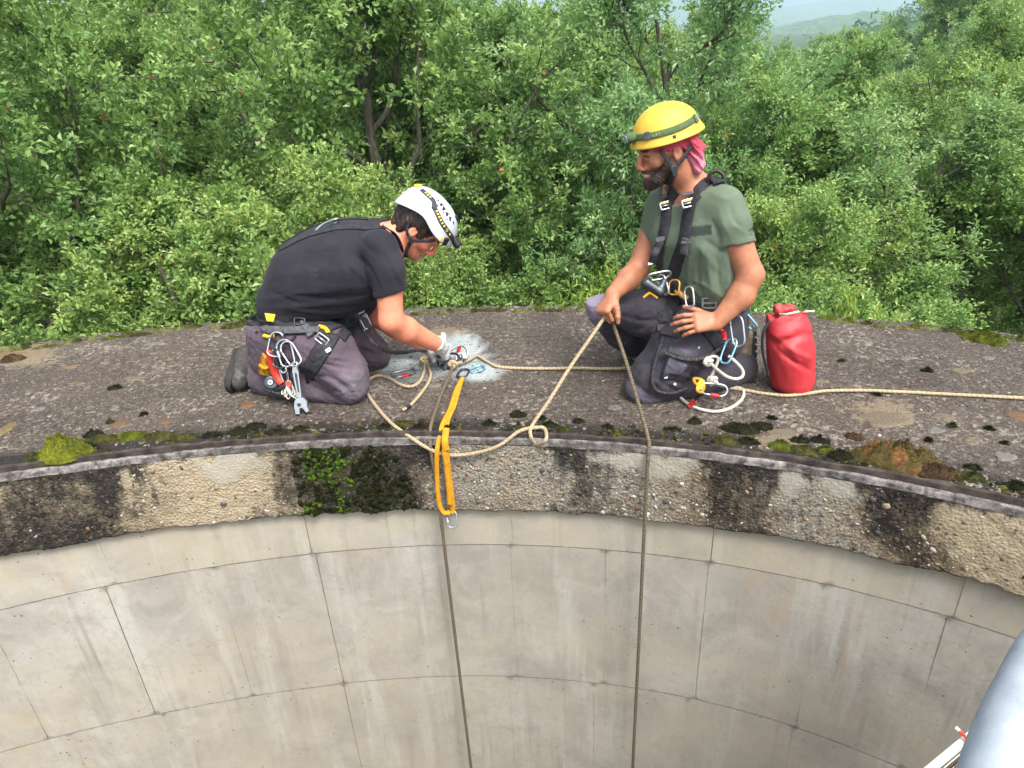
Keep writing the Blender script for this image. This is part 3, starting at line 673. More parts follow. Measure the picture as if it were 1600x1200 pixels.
KINDS = {
    'oak': [make_tree(1, 10.2, 3.3, 0.22, 22, 12, 10, 30, (0.072, 0.047), OAK), make_tree(2, 9.6, 2.9, 0.24, 20, 12, 10, 30, (0.070, 0.046), OAK2)],
    'light': [make_tree(3, 10.0, 2.6, 0.20, 20, 10, 9, 28, (0.066, 0.032), ASH, 0.0, 1.0, 0.12), make_tree(4, 9.2, 2.3, 0.14, 19, 11, 9, 28, (0.060, 0.036), OAK2, 0.012, 0.95, 0.11)],
    'chestnut': [make_tree(5, 6.4, 1.5, 0.3, 12, 7, 7, 18, (0.125, 0.030), CHE, 0.025, 1.0, 0.08)],
}
TM = {}
for k, lst in KINDS.items():
    for i, ((tv, tf), (lv, lf, lc)) in enumerate(lst):
        TM[k, i] = (mesh_data('trunk', tv, tf, M_BARK), mesh_data('crown', lv, lf, M_LEAF, smooth=False, attrs={'col': lc}))
TREE_TXT = {'oak': 'broad dark green oak with dense lobed foliage in the wood behind the slab', 'light': 'airy pale green tree with small narrow leaves in the wood behind the slab', 'chestnut': 'young sweet chestnut with long yellow-green leaves behind the slab edge'}
def plant(kind, i, x, y, rz, s=1.0, dz=0.0, label=None, sz=None):
    r = empty({'oak': 'oak_tree', 'light': 'broadleaf_tree', 'chestnut': 'chestnut_tree'}[kind], (x, y, float(ground_z(np.array(x), np.array(y)))-0.1+dz)); r.rotation_euler.z = rz; r.scale = (s, s, sz or s)
    for m, nme in zip(TM[kind, i], ('trunk', 'crown')):
        c = bpy.data.objects.new(nme, m); col.objects.link(c); c.parent = r
    tag(r, label or TREE_TXT[kind], 'tree', {'oak': 'oaks behind the slab', 'light': 'light green trees behind the slab', 'chestnut': 'young chestnuts behind the slab'}[kind]); return r
rt = random.Random(11)
TOPS = {('oak', 0): 10.2, ('oak', 1): 9.6, ('light', 0): 10.0, ('light', 1): 9.2, ('chestnut', 0): 6.4}
def fit_scale(k, i, x, y, top_px):
    """height scale that lets the crown reach the sky line seen at that bearing"""
    px = 800+FPX*x/(y*_c); ztop = at_y(px, top_px, y)[2]; zg = float(ground_z(np.array(x), np.array(y)))
    return float(np.clip((ztop-zg)/(TOPS[k, i]*1.10), 0.5, 1.25))
def skyline(x, y):
    px = 800+FPX*x/(y*_c)
    return float(np.interp(px, [-400, 0, 300, 560, 620, 660, 720, 1000, 1070, 1120, 1250, 1330, 1380, 1440, 1480, 1560, 2200], [-150, -140, -130, -90, 10, 14, -70, -70, 0, 5, 0, -5, 25, 15, -60, -100, -140]))
NEAR = [ # kind, mesh, x, y, rot, scale, top pixel or None, label
    ('oak', 0, -7.4, 6.6, 0.3, 0.95, None, 'big oak with low spreading limbs behind the left end of the slab'), ('oak', 1, -4.6, 7.9, 1.4, 0.95, None, 'dense oak behind the bright moss end of the slab, left of the bent worker'), ('oak', 0, -2.1, 8.6, 2.9, 0.92, None, 'dark oak rising behind the bent back of the worker in black'), ('light', 0, 0.3, 8.3, 0.6, 0.9, None, 'light green tree rising between the two workers'), ('oak', 1, 2.4, 9.0, 4.0, 0.85, 95, 'oak directly behind the yellow helmet'),
    ('light', 1, 4.1, 7.6, 2.0, 0.9, 135, 'airy tree behind the red bag'), ('light', 0, 6.3, 7.4, 3.6, 0.95, -30, 'tall feathery tree behind the far moss cushion'), ('oak', 1, 8.6, 7.0, 5.0, 0.95, -60, 'oak behind the slab end where the orange moss grows'), ('light', 1, -0.9, 6.6, 4.4, 0.72, None, 'low bushy tree just behind the white helmet'), ('light', 1, 2.5, 6.5, 5.6, 0.74, 230, 'low tree right behind the bearded worker\'s back'), ('light', 1, 5.4, 5.9, 0.8, 0.70, 250, 'low pale tree behind the slab edge right of the red bag'),
    ('light', 1, -3.2, 6.4, 2.4, 0.8, 215, 'bushy pale tree close behind the bent worker\'s hips'), ('light', 1, 3.9, 6.0, 3.3, 0.8, 175, 'bushy pale tree close behind the red bag'), ('light', 1, 0.9, 7.0, 1.0, 0.8, 160, 'bushy pale tree rising between the rope and the white helmet'), ('oak', 1, -5.4, 6.3, 0.2, 0.8, 110, 'thick oak close behind the slab where the yellow lichen grows'), ('light', 1, 7.4, 5.6, 5.2, 0.8, 200, 'bushy pale tree close behind the farthest moss cushion'),
    ('chestnut', 0, 1.15, 6.3, 0.5, 0.62, 285, 'sweet chestnut with long yellow-green leaves in front of the bearded worker\'s chest'), ('chestnut', 0, 2.75, 5.7, 2.2, 0.6, 320, 'sweet chestnut with long yellow-green leaves behind the bearded worker\'s elbow'), ('light', 1, -6.0, 4.9, 1.2, 0.66, None, 'low bushy tree close behind the left end of the slab')]
for j_, (x, y, tp_) in enumerate([(-7.2, 5.4, 150), (-4.2, 5.9, 330), (-1.9, 6.6, 200), (0.1, 6.2, 330), (1.9, 7.4, 130), (3.2, 5.6, 340), (4.8, 6.8, 120), (6.4, 6.0, 170), (8.2, 5.8, 90), (-3.6, 7.4, 90), (-8.4, 6.4, 60), (-1.5, 7.5, 40), (-2.5, 7.2, 120), (1.7, 8.0, 30), (-0.6, 7.6, 110)]):
    NEAR.append(('light' if j_ % 3 else 'oak', 1, x, y, j_*1.7, 0.75, tp_, ['bushy young oak crowding the slab edge at the far left moss cushions', 'bushy young tree behind the bent worker\'s boots', 'bushy young tree behind the white helmet\'s headlamp', 'bushy young oak low behind the slab between the workers', 'bushy young tree rising behind the bearded worker\'s beard', 'bushy young tree low behind the bag and the bearded worker', 'young oak above and behind the red bag', 'bushy young tree above the farthest moss cushion', 'bushy young tree behind the slab end with the rope', 'young oak above the bent worker\'s back harness', 'bushy tall tree over the left end of the slab', 'tall leafy tree above the white helmet', 'leafy tree above the bent worker\'s shoulder', 'tall leafy tree above the yellow helmet', 'leafy tree above and right of the white helmet'][j_]))
for k, i, x, y, r, s, tp_, lb in NEAR:
    sz_ = fit_scale(k, i, x, y, tp_) if tp_ is not None else s
    plant(k, i, x, y, r, s if k == 'chestnut' else max(s, sz_*0.9), sz=sz_, label=lb)
for row, (y0, n, sp) in enumerate(((10.2, 11, 2.3), (12.8, 12, 2.5), (16.2, 12, 3.0), (20.5, 12, 3.8), (27, 12, 5.0), (36, 13, 6.2), (48, 13, 8.0))):
    for q in range(n):
        x = (q-(n-1)/2+0.5*(row % 2))*sp+rt.uniform(-0.9, 0.9); y = y0+rt.uniform(-1.3, 1.3)
        k = 'oak' if rt.random() < (0.75 if x < 0 else 0.45) else 'light'; i = rt.randrange(2)
        sz_ = fit_scale(k, i, x, y, skyline(x, y)+rt.uniform(-14, 26)); s = max(0.8, min(1.15, sz_))*rt.uniform(0.95, 1.08)*(1.0+0.03*row)
        plant(k, i, x, y, rt.uniform(0, 6.28), s, 0.0, sz=sz_, label=TREE_TXT[k].replace('behind the slab', ['behind the nearest trees', 'behind the nearest trees', 'behind the nearest trees', 'farther back', 'farther back', 'far down the slope', 'far down the slope'][row]))
# ------------------------------------------------------------------ moss and lichen on the slab
def mat_moss(name):
    t = NT(name); c = t.attr('col', 'Color'); c = t.mix(1.0, c, t.ramp(t.noise(120, 5, 0.75), [(0.25, 0.45), (0.75, 1.5)]), 'MULTIPLY')
    return t.bsdf(c, 0.95, 0, t.bump(t.noise(330, 4, 0.75), 1.0, 0.008), 0.1)
M_MOSS = mat_moss('moss')
def lichen_mat():
    t = NT('lichen_crust'); c = t.attr('col', 'Color'); c = t.mix(t.ramp(t.noise(150, 6, 0.75), [(0.35, 0), (0.62, 0.85)]), c, lin(78, 72, 68))
    return t.bsdf(c, 0.95, 0, t.bump(t.noise(260, 5, 0.7), 0.8, 0.004), 0.1)
M_LICH = lichen_mat()
def slab_z(P): return 0.006*fbm(P*[1, 1, 0]*5, 3, 3)
def moss_geo(rx, ry, h, colr, seed, blades=260, col2=None):
    """lumpy cushion with short upright shoots; local coordinates, x along the edge"""
    rg_ = np.random.default_rng(seed); nu, nv = (60, 26) if rx > 0.065 else (22, 7); a = np.linspace(0, 2*np.pi, nu, endpoint=False); t = np.linspace(0, 1, nv); A, T = np.meshgrid(a, t, indexing='ij')
    edge = 1+0.22*fbm(np.stack([np.cos(A)*1.6, np.sin(A)*1.6, A*0+seed], -1), 3, seed)
    x, y = np.cos(A)*T*rx*edge, np.sin(A)*T*ry*edge; P = np.stack([x, y, x*0], -1)
    fr = 1.0/max(0.010, min(rx, ry)*0.34)
    nz = fbm(np.stack([x, y, x*0+seed*3.1], -1)*fr, 3, seed+1); lump = np.clip(0.7+0.5*nz, 0.3, 1.15)
    z = h*(1-T**2.0)**0.7*lump-0.006*T**6; P[..., 2] = z
    c1, c2 = np.array(colr), np.array(col2 if col2 is not None else np.array(colr)*[0.55, 0.6, 0.6]); mixc = sstep(-0.25, 0.3, fbm(np.stack([x, y, x*0+seed], -1)*fr*0.6, 3, seed+9)).reshape(-1, 1)
    cc = c2+(c1-c2)*mixc; cc = cc*(1+0.22*rg_.normal(size=cc.shape[:1]+(1,))).clip(0.5, 1.6)
    V = [P.reshape(-1, 3)]; F = [tuple(f) for f in grid_faces(nu, nv, True)]; C = [cc]; n = nu*nv
    i = rg_.integers(0, n, blades); b = P.reshape(-1, 3)[i]+rg_.normal(size=(blades, 3))*[0.003, 0.003, 0]; d = nrm(np.stack([b[:, 0]/rx, b[:, 1]/ry, np.full(blades, 0.9)], 1)+rg_.normal(size=(blades, 3))*0.35); L = rg_.uniform(0.004, 0.009, (blades, 1)); s = nrm(np.cross(d, rg_.normal(size=(blades, 3))))*0.0016
    V.append(np.stack([b-s-d*0.002, b+s-d*0.002, b+d*L], 1).reshape(-1, 3)); F += [(n+3*k, n+3*k+1, n+3*k+2) for k in range(blades)]
    C.append(np.repeat(cc[i]*rg_.uniform(0.8, 1.6, (blades, 1)), 3, 0))
    return np.concatenate(V), F, np.concatenate(C)
MC = dict(dark=lin(44, 44, 28), olive=lin(76, 76, 40), green=lin(92, 98, 34), bright=lin(118, 122, 38), brown=lin(84, 66, 48), orange=lin(132, 94, 58), sage=lin(112, 114, 70), moss2=lin(88, 78, 46))
_mk = [0]
def moss(px, py, wpx, hpx, colr, label=None, group='moss cushions along the slab edges', hz=0.5, name='moss_clump', blades=220, lift=0.0, col2=None):
    P = on_z(px, py, 0.0); s = np.linalg.norm(P-CO)/FPX; rx = wpx*s*0.5; ry = max(0.006, hpx*s*0.5/0.5*0.8); _mk[0] += 1
    V, F, C = moss_geo(rx, ry, min(rx, ry*1.1)*hz*1.7+0.006, MC[colr], _mk[0]*7+1, blades, MC[col2] if col2 else None)
    t_, r_ = polar(P); c_, s_ = math.cos(-t_), math.sin(-t_); V = V@np.array([[c_, s_, 0], [-s_, c_, 0], [0, 0, 1]])
    b = np.array([P[0], P[1], float(slab_z(P[None])[0])-0.001+lift]); o = mk(name, V+b, F, M_MOSS, base=b, attrs={'col': C})
    return tag(o, label or {'dark': 'small dark moss cushion on the slab by its edge', 'olive': 'small olive moss cushion on the slab by its edge', 'green': 'small yellow-green moss cushion on the slab by its edge', 'bright': 'bright moss cushion', 'brown': 'small brown moss cushion on the slab', 'sage': 'pale sage moss cushion along the outer slab edge', 'orange': 'orange moss'}[colr], 'moss', group+' '+colr)
moss(104, 712, 66, 26, 'bright', 'large bright yellow-green moss cushion spilling over the edge strip', 'the bright moss', 0.8, blades=1500, lift=0.004, col2='green')
moss(1400, 722, 120, 36, 'orange', 'largest moss mound, orange-brown, bulging over the edge strip', 'the orange moss', 0.6, blades=2200, lift=0.004, col2='moss2'); moss(1462, 742, 60, 18, 'brown', 'brown end of the orange moss mound on the edge strip', 'the brown moss end', 0.6, blades=700, lift=0.004); moss(1488, 746, 22, 9, 'bright', 'tiny bright green moss tuft at the end of the orange mound', 'the bright tuft', 0.6, lift=0.004)
moss(1540, 534, 58, 15, 'green', 'broad rounded yellow-green moss cushion near the outer slab edge', 'the far moss', 0.8, blades=700)
rm = random.Random(4)
for px, py, w, h, c in [(160, 690, 60, 14, 'olive'), (205, 684, 50, 13, 'green'), (250, 686, 60, 12, 'olive'), (290, 686, 44, 11, 'olive'), (330, 682, 36, 9, 'dark'), (60, 716, 40, 10, 'olive'), (130, 700, 36, 10, 'dark'), (372, 677, 40, 12, 'dark'), (400, 668, 34, 12, 'dark'), (430, 676, 40, 9, 'dark'), (470, 672, 26, 8, 'dark'), (180, 607, 24, 7, 'dark'), (225, 648, 14, 6, 'dark'), (172, 660, 12, 5, 'olive'), (20, 563, 34, 10, 'brown'), (145, 680, 30, 9, 'dark'),
                        (630, 664, 34, 9, 'olive'), (600, 668, 26, 7, 'dark'), (655, 668, 24, 7, 'dark'), (810, 650, 34, 11, 'dark'), (765, 664, 26, 8, 'dark'), (860, 665, 30, 9, 'dark'), (880, 672, 26, 9, 'olive'), (905, 660, 24, 8, 'dark'),
                        (1085, 660, 26, 10, 'dark'), (1155, 672, 60, 17, 'dark'), (1190, 668, 40, 13, 'dark'), (1135, 690, 44, 13, 'olive'), (1170, 692, 40, 10, 'dark'), (1220, 700, 40, 14, 'green'), (1255, 706, 40, 13, 'olive'), (1290, 706, 30, 10, 'green'), (1250, 690, 32, 11, 'dark'), (1280, 690, 32, 10, 'dark'), (1312, 715, 34, 16, 'dark'), (1335, 684, 30, 11, 'brown'), (1518, 748, 34, 12, 'olive'), (1520, 732, 26, 9, 'dark'), (1590, 762, 40, 12, 'dark'), (1205, 655, 20, 6, 'dark'), (1448, 582, 18, 6, 'dark'), (1315, 565, 12, 4, 'olive'), (1370, 618, 14, 5, 'dark'), (1295, 613, 12, 5, 'olive'), (1488, 668, 16, 6, 'olive'), (1545, 672, 14, 5, 'dark'), (1450, 690, 14, 5, 'dark'), (1568, 694, 14, 5, 'dark'), (700, 676-6, 24, 6, 'dark'), (845, 655, 22, 8, 'dark'), (950, 668, 24, 6, 'dark'), (1050, 672, 30, 7, 'dark')]:
    moss(px, py, w, h, c)
# cushions along the outer edge
for px in list(range(18, 395, 26))+list(range(650, 915, 20))+list(range(1285, 1600, 24)):
    px += rm.randint(-8, 8); py = np.interp(px, [a for a, b in OBS_OUT], [b for a, b in OBS_OUT])+rm.uniform(1.5, 6); moss(px, py, rm.randint(16, 42), rm.randint(4, 8), rm.choice(['sage', 'green', 'olive', 'sage', 'olive']), blades=90, hz=0.6)
# fine moss too small to count: along the inner edge and on the rim face
rg = np.random.default_rng(15); n = 2600; tt = rg.uniform(R_(-20), R_(34), n); dens = fbm(np.stack([tt*30, tt*0, tt*0], -1), 3, 6); k_ = rg.uniform(size=n) < np.clip(0.4+dens*1.2, 0.05, 1); tt = tt[k_]; rr_ = R_RIM(tt)+0.012+np.abs(rg.normal(size=len(tt)))*0.045
mc = np.array([MC['dark'], MC['dark'], MC['olive'], MC['brown'], MC['green']])[rg.integers(0, 5, len(tt))]*rg.uniform(0.5, 1.2, (len(tt), 1))
o = pebbles('moss_crumbs', cyl(tt, rr_, 0.0), np.tile([0, 0, 1.0], (len(tt), 1)), rg.gamma(3, 0.0020, len(tt)).clip(0.002, 0.014), mc, slab, 0.8, 16); o.data.materials[0] = M_MOSS
I = np.argwhere((mossy > 0.42) & (VF < 0.88)); I = I[rg.integers(0, len(I), 2600)]; w_ = mossy[tuple(I.T)]*(0.5+fbm(PF[tuple(I.T)]*13, 3, 77)); I = I[rg.uniform(size=len(I)) < np.clip(w_*1.3, 0.02, 1)]
C_ = PF[tuple(I.T)]; N_ = np.stack([-np.sin(TF[tuple(I.T)]), -np.cos(TF[tuple(I.T)]), np.zeros(len(I))], 1); px_ = proj(C_)[:, 0]
mc = np.where((vnoise(C_*18, 5) > -0.1)[:, None]*(np.abs(px_-515) < 42)[:, None]*(rg.uniform(size=(len(I), 1)) < 0.6), np.array(lin(76, 100, 30)), np.array(lin(38, 40, 20)))*rg.uniform(0.5, 1.3, (len(I), 1))
o = pebbles('face_moss', C_+N_*0.002, N_, rg.gamma(3, 0.0022, len(I)).clip(0.002, 0.014), mc, slab, 0.9, 18); o.data.materials[0] = M_MOSS
# lichen rosettes: thin crusts with lobed outlines
def lichen(px, py, wpx, hpx, c, seed):
    P = on_z(px, py, 0.0); s = np.linalg.norm(P-CO)/FPX; rx, ry = wpx*s*0.5, hpx*s*0.5/0.5; a = np.linspace(0, 2*np.pi, 28, endpoint=False); e = 1+0.30*vnoise(np.stack([np.cos(a)*1.8+seed, np.sin(a)*1.8, a*0], -1), seed)+0.12*vnoise(np.stack([np.cos(a)*6, np.sin(a)*6+seed, a*0], -1), seed+3)
    L = []
    for f, z_ in ((1.0, 0.0), (0.96, 0.0032), (0.6, 0.0042), (0.25, 0.0036)): L.append(np.stack([P[0]+np.cos(a)*rx*e*f, P[1]+np.sin(a)*ry*e*f, np.full(28, z_)], 1))
    V = np.concatenate(L+[[[P[0], P[1], 0.004]]]); V[:, 2] += slab_z(V)+0.003*sstep(0, 0.003, V[:, 2])*vnoise(V*140, seed); F = [(j*28+i, j*28+(i+1) % 28, (j+1)*28+(i+1) % 28, (j+1)*28+i) for j in range(3) for i in range(28)]+[(84+i, 84+(i+1) % 28, 112) for i in range(28)]
    cc = np.tile(np.array(c)*1.0, (len(V), 1)); cc[28*2:] = cc[28*2:]*0.78; mk('lichen_patch', V, F, M_LICH, slab, attrs={'col': cc})
OR, YE, PA_, TA_ = lin(128, 94, 62), lin(140, 120, 74), lin(134, 132, 126), lin(132, 120, 98)
for i, (px, py, w, h, c) in enumerate([(110, 573, 20, 7, YE), (388, 632, 22, 10, OR), (186, 662, 20, 9, OR), (260, 659, 18, 8, OR), (12, 556, 50, 12, YE), (8, 672, 20, 16, YE), (243, 537, 24, 6, PA_), (335, 524, 22, 6, PA_), (178, 637, 12, 8, PA_), (242, 573, 10, 4, PA_), (960, 636, 22, 8, PA_), (1505, 580, 30, 9, TA_), (1385, 657, 70, 22, TA_), (1225, 677, 44, 14, TA_), (1463, 674, 20, 10, PA_), (1570, 714, 26, 11, PA_), (1590, 652, 24, 16, OR), (1545, 560, 16, 6, PA_), (1472, 652, 26, 10, TA_), (1340, 630, 20, 7, TA_), (676, 603, 22, 8, PA_), (735, 520, 16, 5, PA_), (1310, 640, 16, 6, TA_), (1285, 596, 18, 6, TA_), (1420, 560, 22, 6, PA_), (1520, 690, 22, 10, TA_), (300, 560, 20, 5, TA_), (212, 592, 26, 7, TA_), (120, 600, 20, 6, TA_), (60, 640, 16, 6, PA_), (820, 545, 16, 4, PA_), (780, 600, 14, 5, TA_), (585, 610, 14, 5, PA_)]): lichen(px, py, w, h, c, i+3)
for i in range(150):
    px, py = rm.uniform(0, 1600), rm.uniform(495, 700); tq, rq = polar(on_z(px, py, 0.0))
    if R_RIM(tq)+0.04 < rq < R_OUT(tq)-0.05: lichen(px, py, rm.uniform(3, 9), rm.uniform(1.6, 4), rm.choice([PA_, TA_, PA_, TA_, lin(112, 104, 94)]), i+60)
# ------------------------------------------------------------------ smooth solid modelling for bodies and clothes
def smin(a, b, k):
    h = np.maximum(k-np.abs(a-b), 0)/k; return np.minimum(a, b)-h*h*k*0.25
class Shape:
    def __init__(s): s.pr = []; s.disp = None
    def _add(s, fn, lo, hi, k, op): s.pr.append((fn, np.asarray(lo, float), np.asarray(hi, float), k, op)); return s
    def cone(s, a, b, ra, rb, k=0.02, e=None, fl=1.0, op='u'):
        """tapered limb from a to b; e, fl: stretch by fl along direction e"""
        a = np.asarray(a, float); b = np.asarray(b, float); ab = b-a; L2 = ab@ab+1e-12
        ev = None if e is None else nrm(e)
        def fn(P):
            q = P-a; t = np.clip((q@ab)/L2, 0, 1); q = q-t[..., None]*ab; r = ra+(rb-ra)*t
            if ev is not None:
                q = q+ev*((q@ev)*(1/fl-1))[..., None]
            d = np.sqrt((q*q).sum(-1))-r
            return d*(min(1.0, fl) if ev is not None else 1.0)
        m = max(ra, rb)*(max(1, fl) if e is not None else 1)
        return s._add(fn, np.minimum(a, b)-m, np.maximum(a, b)+m, k, op)
    def chain(s, pts, rads, k=0.02, e=None, fl=1.0, op='u'):
        for i in range(len(pts)-1): s.cone(pts[i], pts[i+1], rads[i], rads[i+1], k, e, fl, op)
        return s
    def ell(s, c, rad, Rm=None, k=0.02, op='u'):
        c = np.asarray(c, float); rad = np.asarray(rad, float); Rm = np.eye(3) if Rm is None else np.asarray(Rm, float)   # rows = local axes
        def fn(P):
            q = (P-c)@Rm.T; k0 = np.sqrt(((q/rad)**2).sum(-1)); k1 = np.sqrt(((q/rad**2)**2).sum(-1))+1e-9
            return k0*(k0-1)/k1
        return s._add(fn, c-rad.max(), c+rad.max(), k, op)
    def ball(s, c, r, k=0.02, op='u'): return s.cone(c, np.asarray(c)+[0, 0, 1e-5], r, r, k, op=op)
    def cut(s, p, n, k=0.004):
        """keep the side the normal points away from"""
        p = np.asarray(p, float); n = nrm(n)
        return s._add(lambda P: (P-p)@n, [-1e3]*3, [1e3]*3, k, 'i')
    def cut_near(s, p, n, c, r, k=0.004):
        """cut by a plane, but only within r of c"""
        p = np.asarray(p, float); n = nrm(n); c = np.asarray(c, float)
        def fn(P):
            return np.minimum((P-p)@n, (r-np.sqrt(((P-c)**2).sum(-1)))*1.0)
        return s._add(fn, c-r, c+r, k, 'i')
    def sleeve(s, pts, rads, end, n, inner, k=0.03):
        """a tube of cloth cut off square at its end and hollow there"""
        pts = [np.asarray(p, float) for p in pts]; n = nrm(n); end = np.asarray(end, float); T = Shape().chain(pts, rads, 0.02); I = Shape().cone(end-n*0.035, end+n*0.05, inner, inner, 0.01)
        def fn(P): return np.maximum(np.maximum(T.at(P), (P-end)@n), -I.at(P))
        m = max(rads); a = np.array(pts); return s._add(fn, a.min(0)-m, a.max(0)+m, k, 'u')
    @staticmethod
    def _comb(f, d, k, op):
        if op == 'u': return smin(f, d, k)
        if op == 's': return -smin(-f, d, k)
        return -smin(-f, -d, k)
    def at(s, P):
        P = np.asarray(P, float); f = np.full(P.shape[:-1], 0.3)
        for fn, lo, hi, k, op in s.pr: f = s._comb(f, fn(P), k, op)
        return f+(s.disp(P) if s.disp is not None else 0)
    def grad(s, P, h=0.003):
        g = np.stack([s.at(P+np.eye(3)[i]*h)-s.at(P-np.eye(3)[i]*h) for i in range(3)], -1); return nrm(g)
    def onto(s, P, off=0.0, it=6):
        P = np.asarray(P, float).copy()
        for _ in range(it): P = P-s.grad(P)*(s.at(P)-off)[..., None]*0.9
        return P, s.grad(P)
    def mesh(s, lo, hi, res):
        lo = np.asarray(lo, float); n = np.ceil((np.asarray(hi, float)-lo)/res).astype(int)+1
        ax = [lo[i]+np.arange(n[i])*res for i in range(3)]
        f = np.full(n, 0.3, np.float32)
        for fn, a, b, k, op in s.pr:
            mg = k+3*res+0.012
            i0 = [max(0, int(np.searchsorted(ax[i], a[i]-mg))) for i in range(3)]; i1 = [min(n[i], int(np.searchsorted(ax[i], b[i]+mg))) for i in range(3)]
            if any(i1[i] <= i0[i] for i in range(3)): continue
            sl = tuple(slice(i0[i], i1[i]) for i in range(3))
            G = np.stack(np.meshgrid(*[ax[i][sl[i]] for i in range(3)], indexing='ij'), -1)
            f[sl] = s._comb(f[sl], fn(G).astype(np.float32), k, op)
        if s.disp is not None:
            I = np.argwhere(np.abs(f) < 0.03); P = lo+I*res
            f[tuple(I.T)] += s.disp(P).astype(np.float32)
        return nets(f, lo, res)
def nets(f, lo, res):
    """naive surface nets: grid of signed distances -> quads"""
    ins = f < 0; c = [slice(None, -1), slice(1, None)]
    cnt = sum(ins[c[a], c[b], c[d]].astype(np.int8) for a in (0, 1) for b in (0, 1) for d in (0, 1))
    act = (cnt > 0) & (cnt < 8); I = np.argwhere(act); idx = np.full(act.shape, -1, np.int64); idx[tuple(I.T)] = np.arange(len(I))
    cor = np.array([(a, b, d) for a in (0, 1) for b in (0, 1) for d in (0, 1)])
    val = np.stack([f[I[:, 0]+a, I[:, 1]+b, I[:, 2]+d] for a, b, d in cor], 1)
    acc = np.zeros((len(I), 3)); num = np.zeros(len(I))
    for i in range(8):
        for j in range(i+1, 8):
            if np.abs(cor[i]-cor[j]).sum() != 1: continue
            m = (val[:, i] < 0) != (val[:, j] < 0); t = val[m, i]/(val[m, i]-val[m, j])
            acc[m] += cor[i]+(cor[j]-cor[i])*t[:, None]; num[m] += 1
    V = lo+(I+acc/num[:, None])*res
    Q = []
    for a in range(3):
        b, d = (a+1) % 3, (a+2) % 3
        s0 = [slice(None)]*3; s1 = [slice(None)]*3; s0[a] = slice(None, -1); s1[a] = slice(1, None)
        ch = ins[tuple(s0)] != ins[tuple(s1)]; E = np.argwhere(ch)
        E = E[(E[:, b] > 0) & (E[:, d] > 0) & (E[:, b] < act.shape[b]) & (E[:, d] < act.shape[d])]
        flip = ins[tuple(E.T)]
        def ci(db, dd):
            e = E.copy(); e[:, b] -= db; e[:, d] -= dd; return idx[tuple(e.T)]
        q = np.stack([ci(1, 1), ci(0, 1), ci(0, 0), ci(1, 0)], 1)
        q[~flip] = q[~flip][:, ::-1]; Q.append(q)
    Q = np.concatenate(Q); Q = Q[(Q >= 0).all(1)]
    return V, Q
def join_boxes(shape, boxes):
    """one surface, sampled finer in some boxes; later boxes cut their room out of the earlier ones"""
    Vs, Fs, n = [], [], 0
    for bi, (lo, hi, res) in enumerate(boxes):
        V, F = shape.mesh(lo, hi, res)
        c = V[F].mean(1)
        for (l2, h2, r2) in boxes[bi+1:]:
            l2, h2 = np.array(l2)+3*r2, np.array(h2)-3*r2
            F = F[~((c > l2) & (c < h2)).all(1)]; c = V[F].mean(1)
        used = np.unique(F); mp = np.full(len(V), -1); mp[used] = np.arange(len(used)); Vs.append(V[used]); Fs.append(mp[F]+n); n += len(used)
    return np.concatenate(Vs), np.concatenate(Fs)
def rot_rows(fwd, up):
    f = nrm(fwd); l = nrm(np.cross(up, f)); u = np.cross(f, l); return np.stack([f, l, u])     # rows: forward, left, up
